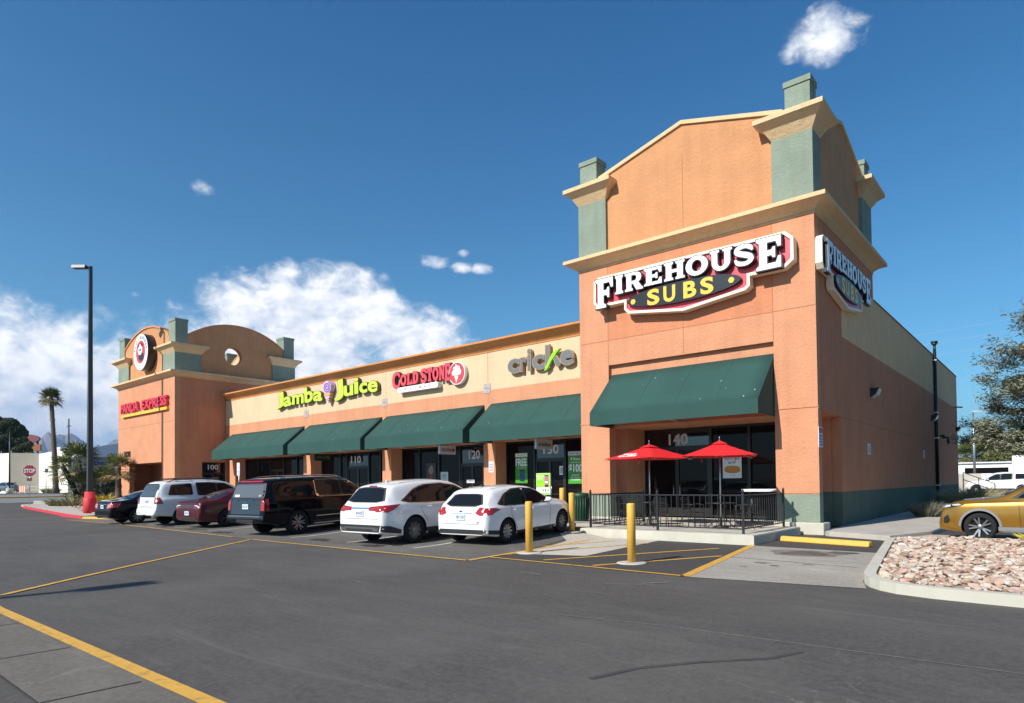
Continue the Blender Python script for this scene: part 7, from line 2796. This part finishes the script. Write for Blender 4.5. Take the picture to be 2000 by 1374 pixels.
for i, (z0, z1, lab) in enumerate(((45.5, 55.5, 'highest thin pale power line over the side wall'), (43, 51, 'second thin pale power line from the top'), (39.8, 46.2, 'third thin pale power line from the top'), (36, 40.4, 'fourth thin pale power line from the top'), (32.5, 35, 'lowest thin pale power line over the side wall'))):
    bm = B()
    A_, Z_ = Vector((-60, 190, z0 - 4)), Vector((30, 255, z1 + 4))
    path(bm, [A_.lerp(Z_, t / 10) - Vector((0, 0, 1.6 * (1 - (2 * t / 10 - 1) ** 2))) for t in range(11)], .035, 4)
    tag(link('power_line', bm, pm('cable_pale', (.6, .62, .66), .5)), lab, 'power line', 'power lines')
o = thing('handrail', 'dark metal stair handrail beyond the shrub at the far end of the side wall', 'railing', (.9, 34.5, 0))
bm = B(); path(bm, [(-.9, 0, 2.0), (.9, 0, 1.2)], .03); path(bm, [(-.9, 0, 1.5), (.9, 0, .7)], .03)
link('rail', bm, M['black'], o)
for x, h in ((-.9, 2.0), (0, 1.6), (.9, 1.2)):
    bm = B(); path(bm, [(x, 0, 0), (x, 0, h)], .03); link('post', bm, M['black'], o)

# mountains: a ridged range to the north-west
def ridge(name, prof, dist, depth, mat, seed):
    r = random.Random(seed)
    bm = B()
    rows = 9
    grid = []
    for i, (az_, h) in enumerate(prof):
        row = []
        a = rad(az_)
        for k in range(rows):
            t = k / (rows - 1)
            d = dist + depth * (t - .5)
            hh = h * (math.sin(math.pi * min(1, max(0, t))) ** 1.2) * (1 + (r.uniform(-.16, .16) if 0 < k < rows - 1 and k != rows // 2 else 0))
            row.append(bm.verts.new((5 + d * math.sin(a), -20 + d * math.cos(a), hh - 20)))
        grid.append(row)
    for g0, g1 in zip(grid, grid[1:]):
        for k in range(rows - 1):
            bm.faces.new((g0[k], g0[k + 1], g1[k + 1], g1[k]))
    bmesh.ops.recalc_face_normals(bm, faces=bm.faces[:])
    return tag(link(name, bm, mat), kind='structure')


M['mountain'] = pm('mountain_rock', (.16, .125, .10), .95, var=.3, vscale=.004, bump=1.0, bscale=.012, bdist=60)
_r = random.Random(3)
prof = []
for k in range(0, 181):
    a_ = -104 + .33 * k
    key = pchip([(-104, 2.2), (-90, 2.6), (-80, 2.8), (-77.2, 3.2), (-76.1, 3.78), (-75.3, 3.85), (-74.7, 3.5), (-74.1, 3.4), (-73.7, 3.05), (-73.3, 3.12), (-73.0, 3.0), (-72.35, 3.5), (-71.9, 3.6), (-70, 3.0), (-60, 2.0), (-44, 1.0)])(a_)
    prof.append((a_, 9000 * math.tan(rad(key + _r.uniform(-.07, .07))) + 20))
ridge('mountain_range', prof, 9000, 2600, M['mountain'], 4)

# dry desert air
bm = B()
box(bm, -13000, 13000, -13000, 13000, -25, 720)
hz = link('haze', bm, [])
hm = bpy.data.materials.new('haze_air')
hm.use_nodes = True
hm.node_tree.nodes.clear()
h = NT(hm.node_tree)
pv = h.n('ShaderNodeVolumePrincipled')
pv.inputs['Color'].default_value = (.50, .68, 1.0, 1)
pv.inputs['Density'].default_value = 8.0e-5
pv.inputs['Anisotropy'].default_value = .2
ho = h.n('ShaderNodeOutputMaterial')
h.link(pv.outputs[0], ho.inputs['Volume'])
hz.data.materials.append(hm)
tag(hz, kind='stuff')
